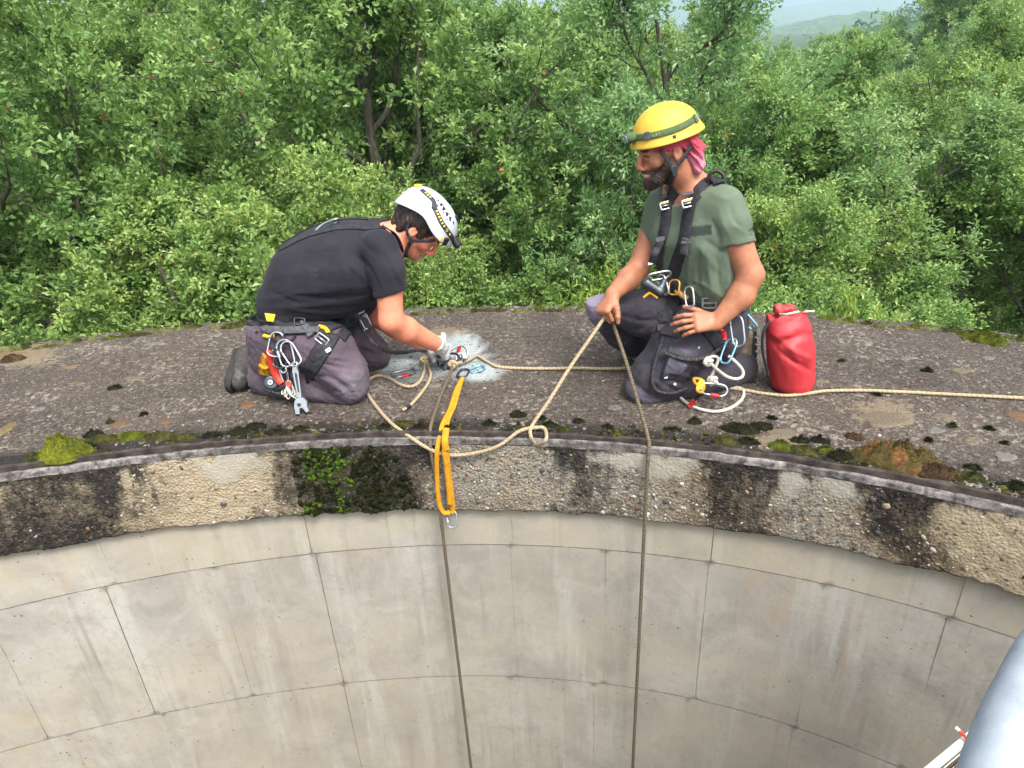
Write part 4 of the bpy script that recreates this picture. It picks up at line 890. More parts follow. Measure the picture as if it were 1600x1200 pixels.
class Head:
    def __init__(s, nose_tip, fwd, up=(0, 0, 1), k=1.0):
        s.R = rot_rows(fwd, up); s.k = k; s.o = np.asarray(nose_tip)-s.w0((0.118, 0, -0.041))
    def w0(s, p): return (np.asarray(p, float)*s.k)@s.R
    def w(s, p): return s.o+s.w0(p)
    def loc(s, P): return ((P-s.o)@s.R.T)/s.k
    def build(s, S, beard=0.0):
        w, k, R = s.w, s.k, s.R
        S.ell(w((-0.008, 0, 0.032)), np.array([0.098, 0.075, 0.090])*k, R, 0.03)
        S.cone(w((0.028, 0, 0.01)), w((0.040, 0, -0.072)), 0.062*k, 0.044*k, 0.03)
        for y in (-1, 1):
            S.cone(w((-0.012, 0.056*y, -0.045)), w((0.06, 0.022*y, -0.095)), 0.020*k, 0.018*k, 0.025)
            S.ball(w((0.057, 0.042*y, -0.026)), 0.026*k, 0.02)
            S.ball(w((0.099, 0.031*y, 0.0)), 0.013*k, 0.012, 's')
            S.ball(w((0.077, 0.031*y, -0.001)), 0.0125*k, 0.003)
            S.cone(w((0.089, 0.018*y, 0.0035)), w((0.082, 0.045*y, 0.003)), 0.0042*k, 0.0036*k, 0.004)      # upper lid
            S.cone(w((0.087, 0.018*y, -0.0105)), w((0.080, 0.045*y, -0.008)), 0.004*k, 0.0036*k, 0.005)
            S.ball(w((0.106, 0.0125*y, -0.045)), 0.0085*k, 0.008)
            S.ell(w((-0.012, 0.079*y, -0.014)), np.array([0.018, 0.0075, 0.032])*k, R, 0.006)
            S.ell(w((-0.007, 0.088*y, -0.010)), np.array([0.009, 0.006, 0.017])*k, R, 0.004, 's')
        S.cone(w((0.084, -0.036, 0.019)), w((0.084, 0.036, 0.019)), 0.013*k, 0.013*k, 0.016)
        S.chain([w((0.090, 0, 0.012)), w((0.107, 0, -0.014)), w((0.1125, 0, -0.038))], [0.0085*k, 0.0090*k, 0.0115*k], 0.007)
        S.cone(w((0.074, 0, -0.055)), w((0.070, 0, -0.078)), 0.024*k, 0.020*k, 0.018)
        S.chain([w((0.082, -0.024, -0.070)), w((0.0965, 0, -0.0655)), w((0.082, 0.024, -0.070))], [0.004*k, 0.006*k, 0.004*k], 0.006)
        S.chain([w((0.081, -0.022, -0.075)), w((0.0935, 0, -0.080)), w((0.081, 0.022, -0.075))], [0.004*k, 0.0062*k, 0.004*k], 0.006)
        S.ball(w((0.077, 0, -0.104)), 0.019*k, 0.018)
        if beard:
            S.chain([w((0.02, -0.058, -0.055)), w((0.064, -0.03, -0.096)), w((0.083, 0, -0.110)), w((0.064, 0.03, -0.096)), w((0.02, 0.058, -0.055))], [0.013*k, 0.020*k, 0.0215*k, 0.020*k, 0.013*k], 0.016)
            S.chain([w((0.080, -0.026, -0.066)), w((0.099, 0, -0.0575)), w((0.080, 0.026, -0.066))], [0.005*k, 0.0065*k, 0.005*k], 0.006)
def hand(S, wrist, fingers_dir, back_n, thumb_side, curls, thumb_curl=0.5, k=1.0, spread=0.10, glove=0.0, thumb_out=0.75):
    """palm and five fingers. back_n: out of the back of the hand; thumb_side: towards the thumb; curls: (knuckle, middle, tip) angles per finger, index first"""
    d = nrm(fingers_dir); n = nrm(np.asarray(back_n)-d*(np.asarray(back_n)@d)); t = np.cross(d, n); t = t if t@np.asarray(thumb_side) > 0 else -t
    w = np.asarray(wrist, float); g = glove
    # palm
    for a, r in ((0.030, 0.0135), (0.011, 0.0145), (-0.009, 0.0140), (-0.027, 0.0125)):
        S.cone(w+t*a*0.55*k+d*0.008*k, w+(d*0.088+t*a)*k, 0.0145*k+g, r*k+g, 0.014)
    S.cone(w+(t*0.018+d*0.02-n*0.006)*k, w+(t*0.036+d*0.052-n*0.010)*k, 0.016*k+g, 0.013*k+g, 0.014)
    lens = ((0.044, 0.026, 0.021), (0.049, 0.030, 0.022), (0.045, 0.028, 0.022), (0.035, 0.021, 0.019)); offs = (0.030, 0.0105, -0.0095, -0.0275); rad = (0.0094, 0.0096, 0.0091, 0.0081)
    tips = []
    for i in range(4):
        p = w+(d*(0.090-0.003*abs(i-1))+t*offs[i])*k; a = 0.0; dd = nrm(d+t*spread*(1.2-i)*0.8)
        pts = [p-dd*0.012*k]
        pts.append(p)
        for j in range(3):
            a += curls[i][j]; v = dd*math.cos(a)-n*math.sin(a); p = p+v*lens[i][j]*k; pts.append(p)
        r = rad[i]*k+g
        for j in range(len(pts)-1): S.cone(pts[j], pts[j+1], r*(1.04-0.07*j), r*(0.98-0.07*j), 0.0035)
        tips.append(pts[-1])
    p = w+(t*0.030+d*0.032-n*0.008)*k; a = thumb_curl
    v = nrm(d*(1-thumb_out*0.6)+t*thumb_out-n*0.25); pts = [p]
    for j, L in enumerate((0.040, 0.031, 0.024)):
        v2 = nrm(v*math.cos(a*j*0.7)+(nrm(d*0.6-n*0.8-t*0.3))*math.sin(a*j*0.7)); p = p+v2*L*k; pts.append(p)
    for j in range(3): S.cone(pts[j], pts[j+1], (0.0125-0.0014*j)*k+g, (0.0113-0.0014*j)*k+g, 0.005)
    return tips, pts
def seg_d(P, a, b):
    a = np.asarray(a, float); b = np.asarray(b, float); ab = b-a; t = np.clip(((P-a)@ab)/(ab@ab+1e-12), 0, 1)
    return np.sqrt((((P-a)-t[..., None]*ab)**2).sum(-1)), t
def folds(P, specs):
    """creases laid over the cloth as polylines: (points, width, height); height > 0 raises the cloth"""
    r = np.zeros(len(P))
    for pl, w, amp in specs:
        lo = pl.min(0)-3*w; hi = pl.max(0)+3*w; I = np.flatnonzero(((P > lo) & (P < hi)).all(1))
        if not len(I): continue
        best = np.full(len(I), 9.0); tt = np.zeros(len(I)); m = len(pl)-1
        for i in range(m):
            d, t = seg_d(P[I], pl[i], pl[i+1]); u = d < best; best[u] = d[u]; tt[u] = (i+t[u])/m
        r[I] -= 1.45*amp*np.exp(-(best/w)**1.35)*np.sin(np.pi*np.clip(tt*0.92+0.04, 0, 1))**0.6
    return r
def on_cloth(S, px, py, w0=1.8):
    """where the sight line through a pixel meets the cloth"""
    d = ray(px, py); dn = d/np.linalg.norm(d); p = CO+d*w0; bp, bf = p, 9.0
    for _ in range(60):
        f = float(S.at(p[None])[0])
        if abs(f) < bf: bp, bf = p, abs(f)
        p = p+dn*f*0.9
        if abs(f) < 5e-4: break
    return bp
_rf = random.Random(3)
def lay(S, lst, n=7):
    out = []
    for a, b, w, d in lst:
        bow = _rf.uniform(-0.08, 0.08); L = math.hypot(b[0]-a[0], b[1]-a[1]); nx, ny = -(b[1]-a[1])*bow, (b[0]-a[0])*bow
        out.append((np.array([on_cloth(S, a[0]+(b[0]-a[0])*t+nx*math.sin(math.pi*t), a[1]+(b[1]-a[1])*t+ny*math.sin(math.pi*t)) for t in np.linspace(0, 1, n)]), w, d))
    return out
def rumple(P, ax, f1, f2, amp, seed):
    """cloth noise stretched along direction ax"""
    ax = nrm(ax); q = P*f1+ax*((P@ax)*(f2-f1))[..., None]
    n = fbm(q+0.6*vnoise(P*9, seed+5)[..., None], 2, seed)
    return -amp*(1-2*np.abs(n))
# ------------------------------------------------------------------ ribbons, tubes, hardware
def ribbon_geo(P, N, width, th):
    P = np.asarray(P, float); T = nrm(np.gradient(P, axis=0)); N = nrm(N-T*(N*T).sum(-1, keepdims=True)); S = np.cross(T, N)
    w = np.broadcast_to(np.asarray(width, float), (len(P),))[:, None]; h = th
    ring = [(-0.5, 0.25), (-0.42, 1), (0, 1.12), (0.42, 1), (0.5, 0.25), (0.42, -0.2), (-0.42, -0.2)]
    V = np.stack([P+S*w*a+N*h*b for a, b in ring], 1); n = len(P); m = len(ring)
    F = [tuple(f) for f in grid_faces(n, m, False, True)]+[tuple(range(m)), tuple(range((n-1)*m, n*m))[::-1]]
    L = np.concatenate([[0], np.cumsum(np.linalg.norm(np.diff(P, axis=0), axis=1))])
    uv = np.stack([np.repeat(L, m), np.tile([a for a, _ in ring], n)], -1)
    return V.reshape(-1, 3), F, uv
def strap(name, pts, width, th, mat, parent, on=None, off=0.001, n=60, c=(1, 1, 1), normals=None, closed=False):
    C = catmull(pts, n, closed)
    if closed: C = np.concatenate([C, C[:2]])
    if on is not None: C, N = on.onto(C, off)
    else: N = np.tile(np.asarray(normals if normals is not None else -CF, float), (len(C), 1))
    if on is not None:
        k = np.ones(5)/5
        for i in range(3): C[2:-2, i] = np.convolve(C[:, i], k, 'valid'); N[2:-2, i] = np.convolve(N[:, i], k, 'valid')
    V, F, uv = ribbon_geo(C, N, width, th)
    return mk(name, V, F, mat, parent, uv=uv, attrs={'col': np.tile(np.array(c, float), (len(V), 1))})
def rod(name, pts, r, mat, parent=None, sides=10, n=40, closed=False, smoothc=True, base=None):
    C = catmull(pts, n, closed) if smoothc else np.asarray(pts, float)
    V, F, uv = tube_geo(C, r, sides, closed); return mk(name, V, F, mat, parent, uv=uv, base=base)
# ------------------------------------------------------------------ materials of people and gear
def mat_skin(name):
    t = NT(name); c = t.attr('col', 'Color')
    c = t.mix(1.0, c, t.ramp(t.noise(55, 5, 0.65), [(0.25, (0.86, 0.82, 0.8)), (0.75, (1.1, 1.1, 1.1))]), 'MULTIPLY')
    return t.bsdf(c, t.ramp(t.noise(90, 4), [(0.3, 0.42), (0.7, 0.6)]), 0, t.bump(t.noise(420, 4, 0.6), 0.22, 0.002), 0.4, sss=0.18)
def mat_cloth(name, weave=900, rough=0.85, bump=0.5, var=0.12, crease=0.9):
    t = NT(name); c = t.attr('col', 'Color')
    c = t.mix(1.0, c, t.ramp(t.noise(14, 6, 0.65), [(0.25, 1-var), (0.75, 1+var)]), 'MULTIPLY')
    c = t.mix(t.ramp(t.noise(120, 5, 0.7), [(0.62, 0), (0.8, 0.18)]), c, (0.45, 0.43, 0.42))
    cr1 = t.math('POWER', t.math('SUBTRACT', 1.0, t.math('ABSOLUTE', t.math('MULTIPLY', t.math('SUBTRACT', t.noise(11, 2, 0.5, dist=0.8), 0.5), 3.6))), 1.8)
    cr2 = t.math('POWER', t.math('SUBTRACT', 1.0, t.math('ABSOLUTE', t.math('MULTIPLY', t.math('SUBTRACT', t.noise(27, 2, 0.5, dist=1.0), 0.5), 3.6))), 1.8)
    cre = t.math('ADD', t.math('MAXIMUM', cr1, 0.0), t.math('MULTIPLY', t.math('MAXIMUM', cr2, 0.0), 0.5))
    h = t.math('ADD', t.math('MULTIPLY', t.noise(weave, 2), 0.12), t.math('MULTIPLY', cre, crease))
    return t.bsdf(c, rough, 0, t.bump(h, bump, 0.008), 0.2, **{'Sheen Weight': 0.04})
def mat_web(name, c, c2):
    t = NT(name); w = t.n('TexWave'); t.set(w.inputs['Vector'], t.uv()); w.inputs['Scale'].default_value = 260; w.bands_direction = 'X'
    b = t.mix(t.ramp(t.noise(40, 5, 0.7), [(0.35, 0), (0.7, 1)]), c, c2)
    return t.bsdf(b, 0.75, 0, t.bump(t.math('ADD', w.outputs['Fac'], t.noise(500, 3)), 0.25, 0.0015), 0.3)
M_SKIN = mat_skin('skin'); M_CLOTH = mat_cloth('cotton_jersey', crease=0.22); M_TROUS = mat_cloth('work_trouser_fabric', 700, 0.88, 0.6, 0.2, 0.45)
M_WEB = mat_web('black_webbing', lin(30, 30, 34), lin(58, 57, 62)); M_WEBG = mat_web('grey_webbing', lin(60, 60, 64), lin(96, 95, 98))
M_YEL = mat_web('yellow_webbing', lin(176, 120, 16), lin(204, 148, 36)); M_YPAD = simple('yellow_padding', lin(204, 168, 34), 0.6, nscale=80, namp=0.12)
M_STEEL = simple('brushed_steel', lin(176, 178, 180), 0.34, 0.9, 60, 0.15, 0.15, 300); M_ALU = simple('anodised_aluminium', lin(160, 164, 168), 0.32, 0.85, 40, 0.1)
M_DKM = simple('dark_metal', lin(74, 78, 82), 0.4, 0.8, 60, 0.2); M_BLUE = simple('blue_anodised_aluminium', lin(130, 176, 196), 0.3, 0.75)
M_REDA = simple('red_anodised_aluminium', lin(206, 44, 52), 0.38, 0.35); M_REDP = simple('red_plastic', lin(212, 62, 46), 0.45, nscale=50, namp=0.15)
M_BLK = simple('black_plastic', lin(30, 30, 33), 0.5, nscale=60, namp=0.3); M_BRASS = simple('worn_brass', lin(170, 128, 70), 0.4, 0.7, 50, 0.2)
M_LEATH = simple('worn_black_leather', lin(62, 58, 55), 0.55, nscale=45, namp=0.45, bump=0.5, bscale=160); M_TANL = simple('worn_brown_leather', lin(112, 98, 74), 0.7, nscale=40, namp=0.35, bump=0.5, bscale=160)
M_RUB = simple('sole_rubber', lin(40, 38, 37), 0.75, nscale=60, namp=0.4, bump=0.4, bscale=120); M_GLOVE = mat_cloth('knitted_glove', 500, 0.95, 0.6)
M_HAIR = simple('dark_brown_hair', lin(44, 32, 26), 0.5, nscale=140, namp=0.55, bump=0.7, bscale=220)
def mat_shell(name, c, c2, rough):
    t = NT(name); b = t.mix(t.ramp(t.noise(9, 6, 0.7), [(0.4, 0), (0.75, 1)]), c, c2)
    b = t.mix(t.ramp(t.noise(75, 6, 0.8), [(0.63, 0), (0.72, 0.45)]), b, tuple(x*0.45 for x in c2))
    return t.bsdf(b, t.ramp(t.noise(30, 5), [(0.3, rough), (0.7, rough+0.2)]), 0, t.bump(t.noise(120, 4), 0.06, 0.002), 0.45)
M_HWHITE = mat_shell('white_helmet_shell', lin(188, 194, 200), lin(168, 174, 180), 0.34); M_HYEL = mat_shell('yellow_helmet_shell', lin(206, 170, 58), lin(188, 152, 54), 0.48)
M_BANDA = simple('helmet_band_black', lin(46, 47, 56), 0.6, nscale=60); M_BANDB = simple('headlamp_band_green', lin(72, 92, 58), 0.8, nscale=90, namp=0.2)
M_MARK = simple('yellow_print', lin(232, 190, 60), 0.6); M_PALEMARK = simple('pale_print', lin(168, 182, 120), 0.7); M_WHITEMARK = simple('white_print', lin(226, 226, 224), 0.6)
M_LENS = simple('lamp_lens', lin(150, 160, 168), 0.1, 0.2)
def pr(px, py, y, rpx):
    P = at_y(px, py, y); return P, rpx*((P-CO)@CF)/FPX
def pchain(S, lst, k=0.03, e=None, fl=1.0, off=None, extra=0.0):
    Q = [pr(*q) for q in lst]; o = np.zeros(3) if off is None else np.asarray(off)
    S.chain([p+o for p, _ in Q], [r+extra for _, r in Q], k, e, fl); return [p for p, _ in Q]
def bounds(pts, m): pts = np.array(pts); return pts.min(0)-m, pts.max(0)+m
class Helmet:
    """shell described by direction from its centre, in head space"""
    def __init__(s, H, c, rad, brim, p=2.3): s.H, s.c, s.r, s.brim, s.p = H, np.array(c, float), np.array(rad, float), brim, p
    def pos(s, phi, t, off=0.0):
        """phi 0 = front, t 0 = crown .. 1 = brim"""
        phi, t = np.broadcast_arrays(np.asarray(phi, float), np.asarray(t, float)); b = s.brim(phi)*t
        d = np.stack([np.cos(phi)*np.sin(b), np.sin(phi)*np.sin(b), np.cos(b)], -1)
        q = (np.abs(d/(s.r+off))**s.p).sum(-1)**(-1/s.p)
        return s.H.w(s.c+d*q[..., None])
    def normal(s, phi, t):
        e = 1e-3; a = s.pos(phi+e, t)-s.pos(phi-e, t); b = s.pos(phi, t+e)-s.pos(phi, t-e); n = np.cross(b, a); c = s.H.w(s.c); n = nrm(n); sg = np.sign((n*(s.pos(phi, t)-c)).sum(-1, keepdims=True)); return n*sg
    def shell(s, mat, parent, flare=0.0, th=0.004):
        nu, nv = 96, 40; ph = np.linspace(-np.pi, np.pi, nu, endpoint=False); t = np.linspace(0.01, 1, nv)
        A, T = np.meshgrid(ph, t, indexing='ij')
        o = flare*sstep(0.86, 1.0, T)
        Po = s.pos(A, T, 0.0)+s.normal(A, T)*o[..., None]; Pi = s.pos(A, T, -th)+s.normal(A, T)*o[..., None]
        V = np.concatenate([Po.reshape(-1, 3), Pi.reshape(-1, 3), s.pos(np.array([0.0]), np.array([0.0])), s.pos(np.array([0.0]), np.array([0.0]), -th)]); n = nu*nv
        F = [tuple(f) for f in grid_faces(nu, nv, True)]+[tuple(f[::-1]+n) for f in grid_faces(nu, nv, True)]
        F += [(i*nv+nv-1, ((i+1) % nu)*nv+nv-1, n+((i+1) % nu)*nv+nv-1, n+i*nv+nv-1) for i in range(nu)]
        F += [(2*n, i*nv, ((i+1) % nu)*nv) for i in range(nu)]+[(2*n+1, n+((i+1) % nu)*nv, n+i*nv) for i in range(nu)]
        return mk('helmet_shell', V, F, mat, parent)
    def band(s, name, phis, ts, width, mat, parent, off=0.0015, th=0.002, n=60):
        q = catmull(np.stack([phis, ts, np.zeros(len(phis))], 1), n); P = s.pos(q[:, 0], q[:, 1], off); N = s.normal(q[:, 0], q[:, 1])
        V, F, uv = ribbon_geo(P, N, width, th); return mk(name, V, F, mat, parent, uv=uv)
    def plate(s, name, phi, t, w, h, mat, parent, off=0.002, th=0.002, rot=0.0, poly=None):
        """small plate lying on the shell; poly in unit coordinates"""
        P = s.pos(np.array([phi]), np.array([t]), 0)[0]; N = s.normal(np.array([phi]), np.array([t]))[0]
        a = nrm(s.pos(np.array([phi+0.01]), np.array([t]))[0]-P); b = np.cross(N, a)
        a, b = a*math.cos(rot)+b*math.sin(rot), -a*math.sin(rot)+b*math.cos(rot)
        return plate(name, P+N*off, a, b, N, w, h, th, mat, parent, poly)
def plate(name, P, a, b, N, w, h, th, mat, parent=None, poly=None, base=None, smooth=False):
    P, a, b, N = [np.asarray(v, float) for v in (P, a, b, N)]
    poly = np.array(poly if poly is not None else [(-.5, -.35), (-.35, -.5), (.35, -.5), (.5, -.35), (.5, .35), (.35, .5), (-.35, .5), (-.5, .35)], float); n = len(poly)
    top = [P+a*w*x*0.94+b*h*y*0.94+N*th for x, y in poly]; mid = [P+a*w*x+b*h*y+N*th*0.6 for x, y in poly]; bot = [P+a*w*x+b*h*y-N*th*0.5 for x, y in poly]
    F = [tuple(range(n)), tuple(range(3*n-1, 2*n-1, -1))]
    for i in range(n):
        j = (i+1) % n; F += [(i, n+i, n+j, j), (n+i, 2*n+i, 2*n+j, n+j)]
    return mk(name, np.array(top+mid+bot), F, mat, parent, base=base, smooth=smooth)
# ================================================================== the worker in the white helmet (kneeling, left)
WA = empty('person', at_y(500, 620, 2.85)*[1, 1, 0])
tag(WA, 'kneeling worker in black t-shirt, mauve trousers and white helmet, bending over the rope anchor', 'person')
SKA = np.array(lin(214, 142, 114))
HA = Head(at_y(676, 398, 2.87), (math.cos(R_(52)), -0.06, -math.sin(R_(52))), (0.7, 0, 0.7), 0.98)
# --- body
BA = Shape(); HA.build(BA)
shN, elN, wrN = at_y(594, 395, 2.72), at_y(611, 500, 2.665), at_y(686, 540, 2.86)
shF, elF, wrF = at_y(606, 395, 3.04), at_y(592, 497, 3.08), at_y(668, 543, 3.02)
nk = at_y(612, 372, 2.87)
BA.chain([HA.w((-0.03, 0, -0.03)), HA.w((-0.035, 0, -0.085)), nk], [0.056, 0.056, 0.066], 0.03)
for off in (-0.05, 0.05): pchain(BA, [(470, 480, 2.88, 40), (515, 425, 2.88, 44), (560, 408, 2.88, 44), (592, 390, 2.88, 36)], 0.05, off=(0, off, 0))
BA.chain([shN, at_y(608, 445, 2.692), elN], [0.060, 0.0545, 0.048], 0.02); BA.chain([elN, at_y(634, 515, 2.72), wrN], [0.048, 0.0515, 0.033], 0.02, )
BA.chain([shF, at_y(600, 445, 3.06), elF], [0.058, 0.052, 0.045], 0.02); BA.chain([elF, at_y(620, 513, 3.06), wrF], [0.045, 0.047, 0.031], 0.02)
pchain(BA, [(455, 525, 2.80, 26), (515, 556, 2.73, 24), (545, 600, 2.68, 16)]); pchain(BA, [(470, 525, 2.98, 26), (550, 538, 3.0, 22), (580, 555, 3.02, 14)])
pchain(BA, [(545, 604, 2.69, 15), (470, 596, 2.76, 18), (405, 588, 2.83, 16)]); pchain(BA, [(585, 560, 3.02, 16), (430, 572, 3.02, 16)])
CURN = [(0.55, 0.6, 0.4), (0.6, 0.65, 0.45), (0.65, 0.7, 0.5), (0.7, 0.7, 0.5)]
hdN = nrm(at_y(705, 557, 2.95)-wrN)
hand(BA, wrN, hdN, (0.25, -0.75, 0.6), (0.3, 0.6, 0.6), CURN, 0.4, 0.95); hdF = nrm(at_y(705, 556, 2.97)-wrF); hand(BA, wrF, hdF, (0.2, 0.4, 0.8), (0.3, -0.6, 0.6), [(0.5, 0.7, 0.4)]*4, 0.4, 0.95)
lo, hi = bounds([at_y(350, 610, 2.83)*[1, 1, 0], HA.w((0.0, 0, 0.12)), at_y(720, 570, 2.95), [-0.6, 2.55, 0], [-0.6, 3.18, 0]], 0.03)
hb = HA.w((0.03, 0, -0.02))
V, F = join_boxes(BA, [(lo, hi, 0.010), (at_y(570, 440, 2.6)*[1, 1, 0]+[-0.06, -0.08, 0.02], at_y(700, 440, 2.9)*[1, 0, 1]+[0.03, 3.17, 0.03], 0.0042), (hb-0.145, hb+0.145, 0.0028)])
q = HA.loc(V); cA = np.tile(SKA, (len(V), 1)); hm = np.linalg.norm(q, axis=1) < 0.16
def paint(c, m, colr): c[:] = c+(np.array(colr)-c)*np.clip(m, 0, 1)[:, None]
x, y, z = q.T; ya = np.abs(y)
arm = sstep(0.10, 0.3, np.linalg.norm(V-HA.o, axis=1))
paint(cA, arm*0.55, lin(218, 128, 98)); paint(cA, hm*0.35*sstep(-0.03, 0.0, x)*(1-sstep(0.05, 0.1, x)), lin(214, 116, 92))
paint(cA, hm*0.5*np.exp(-((x-0.11)/0.02)**2-((z+0.04)/0.02)**2), lin(214, 110, 92))
st = hm*sstep(-0.045, -0.065, z)*sstep(0.0, 0.03, x)*(1-np.exp(-((z+0.072)/0.006)**2)*sstep(0.085, 0.09, x))
paint(cA, st*(0.38+0.25*vnoise(V*260, 3)), lin(96, 72, 62))
paint(cA, hm*sstep(0.0155, 0.006, np.hypot((z-0.024)*1.6, 0*z))*sstep(0.012, 0.02, ya)*(1-sstep(0.045, 0.055, ya))*sstep(0.06, 0.08, x)*(0.75+0.3*vnoise(V*400, 5)), lin(50, 36, 30))
paint(cA, hm*np.exp(-((z-0.0005)/0.0032)**2)*sstep(0.014, 0.018, ya)*(1-sstep(0.046, 0.05, ya))*sstep(0.07, 0.078, x), lin(48, 34, 30))
paint(cA, hm*np.exp(-((z+0.0725)/0.007)**2)*sstep(0.082, 0.088, x)*0.6, lin(186, 92, 84)); paint(cA, hm*np.exp(-((z+0.073)/0.0016)**2)*sstep(0.078, 0.084, x)*0.8, lin(92, 46, 42))
mk('body', V, F, M_SKIN, WA, attrs={'col': cA})
# --- hair
SH = Shape(); SH.ell(HA.w((-0.018, 0, 0.036)), np.array([0.104, 0.088, 0.096])*HA.k, HA.R, 0.02)
SH.cone(HA.w((-0.085, -0.02, -0.01)), HA.w((-0.078, -0.025, -0.055)), 0.036, 0.022, 0.02); SH.cone(HA.w((-0.085, 0.02, -0.01)), HA.w((-0.078, 0.025, -0.055)), 0.036, 0.022, 0.02)
for sy in (-1, 1):
    SH.cone(HA.w((0.02, 0.07*sy, 0.02)), HA.w((0.022, 0.071*sy, -0.012)), 0.013, 0.007, 0.01); SH.cone(HA.w((-0.05, 0.066*sy, 0.0)), HA.w((-0.055, 0.058*sy, -0.055)), 0.022, 0.013, 0.015)
    SH.ball(HA.w((-0.01, 0.084*sy, -0.022)), 0.022, 0.006, 's')
SH.cut(HA.w((0.045, 0, 0.0)), HA.R[0]*0.96+HA.R[2]*-0.2)
SH.disp = lambda P: rumple(P, HA.R[2]*0.7+HA.R[0]*-0.7, 120, 22, 0.0045, 8)
V, F = SH.mesh(HA.o-0.17, HA.o+0.17, 0.003); mk('hair', V, F, M_HAIR, WA)
# --- t-shirt
TA = Shape()
for off in (-0.055, 0.055):
    pchain(TA, [(455, 468, 2.88, 46), (484, 430, 2.88, 54), (518, 411, 2.88, 52), (556, 404, 2.88, 53), (588, 394, 2.88, 42)], 0.05, off=(0, off, 0))
    pchain(TA, [(492, 462, 2.88, 36), (540, 448, 2.88, 35), (578, 432, 2.88, 36)], 0.05, off=(0, off, 0))
TA.cone(nk-[0.02, 0.06, 0.01], nk-[0.02, -0.06, 0.01], 0.062, 0.062, 0.05)
sl0, sl1, sl2 = at_y(592, 388, 2.73), at_y(604, 420, 2.70), at_y(612, 466, 2.685)
ax = nrm(sl2-sl1); TA.sleeve([sl0, sl1, sl2+ax*0.05], [0.074, 0.070, 0.061], sl2-ax*0.022, ax+[0.14, 0, 0.03], 0.0575)
fs0, fs1, fs2 = at_y(606, 392, 3.03), at_y(604, 420, 3.05), at_y(597, 462, 3.07); axf = nrm(fs2-fs1); TA.sleeve([fs0, fs1, fs2+axf*0.04], [0.072, 0.068, 0.060], fs2-axf*0.02, axf, 0.055)
TA.cut_near(nk, nrm(HA.w((-0.03, 0, -0.05))-nk), nk+nrm(HA.w((-0.03, 0, -0.05))-nk)*0.05, 0.11)
TA.cone(nk-nrm(HA.w((-0.03, 0, -0.05))-nk)*0.0, HA.w((-0.03, 0, -0.04)), 0.073, 0.07, 0.008, op='s')
hem = at_y(452, 500, 2.88); TA.cut(hem, (-0.22, 0, -1.0))
fA = lay(TA, [((410, 470), (560, 455), .012, .008), ((415, 482), (585, 468), .010, .007), ((440, 460), (540, 470), .009, -.007), ((470, 445), (585, 448), .012, .006), ((500, 472), (590, 460), .008, .007), ((555, 400), (590, 440), .010, -.010), ((548, 415), (575, 450), .009, .008), ((560, 440), (582, 462), .008, .007),
                   ((585, 425), (600, 452), .007, .005), ((602, 400), (620, 445), .008, -.005), ((612, 405), (628, 440), .007, .005), ((430, 430), (500, 425), .02, .005), ((470, 390), (540, 380), .02, .004), ((420, 455), (470, 476), .010, -.006), ((455, 482), (530, 490), .008, .006), ((590, 360), (615, 372), .008, .004), ((560, 372), (590, 400), .010, -.006)])
TA.disp = lambda P: folds(P, fA)+rumple(P, (1, 0, 0.25), 34, 5, 0.0022, 21)*sstep(0.68, 0.40, P[:, 2])+0.004*fbm(P*7, 2, 4)
lo, hi = bounds([at_y(395, 510, 2.7), at_y(640, 330, 2.7), at_y(640, 330, 3.1), at_y(395, 510, 3.15), at_y(620, 475, 2.66)], 0.05)
V, F = TA.mesh(lo, hi, 0.0058)
cT = np.tile(np.array(lin(36, 35, 42)), (len(V), 1)); pp = proj(V)
paint(cT, 0.10*blob(pp[:, 0], pp[:, 1], 500, 425, 16, 8)*(vnoise(V*90, 4) > 0.35), lin(150, 146, 140)); paint(cT, np.clip(0.12*fbm(V*12, 3, 9), 0, 1), lin(96, 88, 84))
mk('t_shirt', V, F, M_CLOTH, WA, attrs={'col': cT})
# --- trousers
PA = Shape()
pchain(PA, [(440, 512, 2.88, 46), (438, 545, 2.88, 40)], 0.05, off=(0, -0.06, 0)); pchain(PA, [(450, 512, 2.88, 46), (448, 540, 2.88, 38)], 0.05, off=(0, 0.07, 0))
pchain(PA, [(466, 530, 2.79, 44), (512, 550, 2.715, 42), (540, 584, 2.675, 34), (548, 602, 2.665, 28)], 0.03)
pchain(PA, [(543, 607, 2.69, 29), (475, 596, 2.76, 34), (420, 588, 2.82, 29), (402, 586, 2.83, 26)], 0.008)
pchain(PA, [(478, 525, 2.98, 46), (545, 532, 3.0, 40), (580, 552, 3.02, 29)], 0.03); pchain(PA, [(580, 556, 3.02, 26), (500, 562, 3.02, 30), (425, 572, 3.02, 24)], 0.02)
axp = nrm(at_y(402, 586, 2.83)-at_y(475, 592, 2.74)); PA.cut_near(at_y(404, 586, 2.83), axp, at_y(380, 586, 2.85), 0.16)
PA.cut(at_y(452, 487, 2.88), (-0.15, 0, 1.0))
PA.cut((0, 0, 0.004), (0, 0, -1))
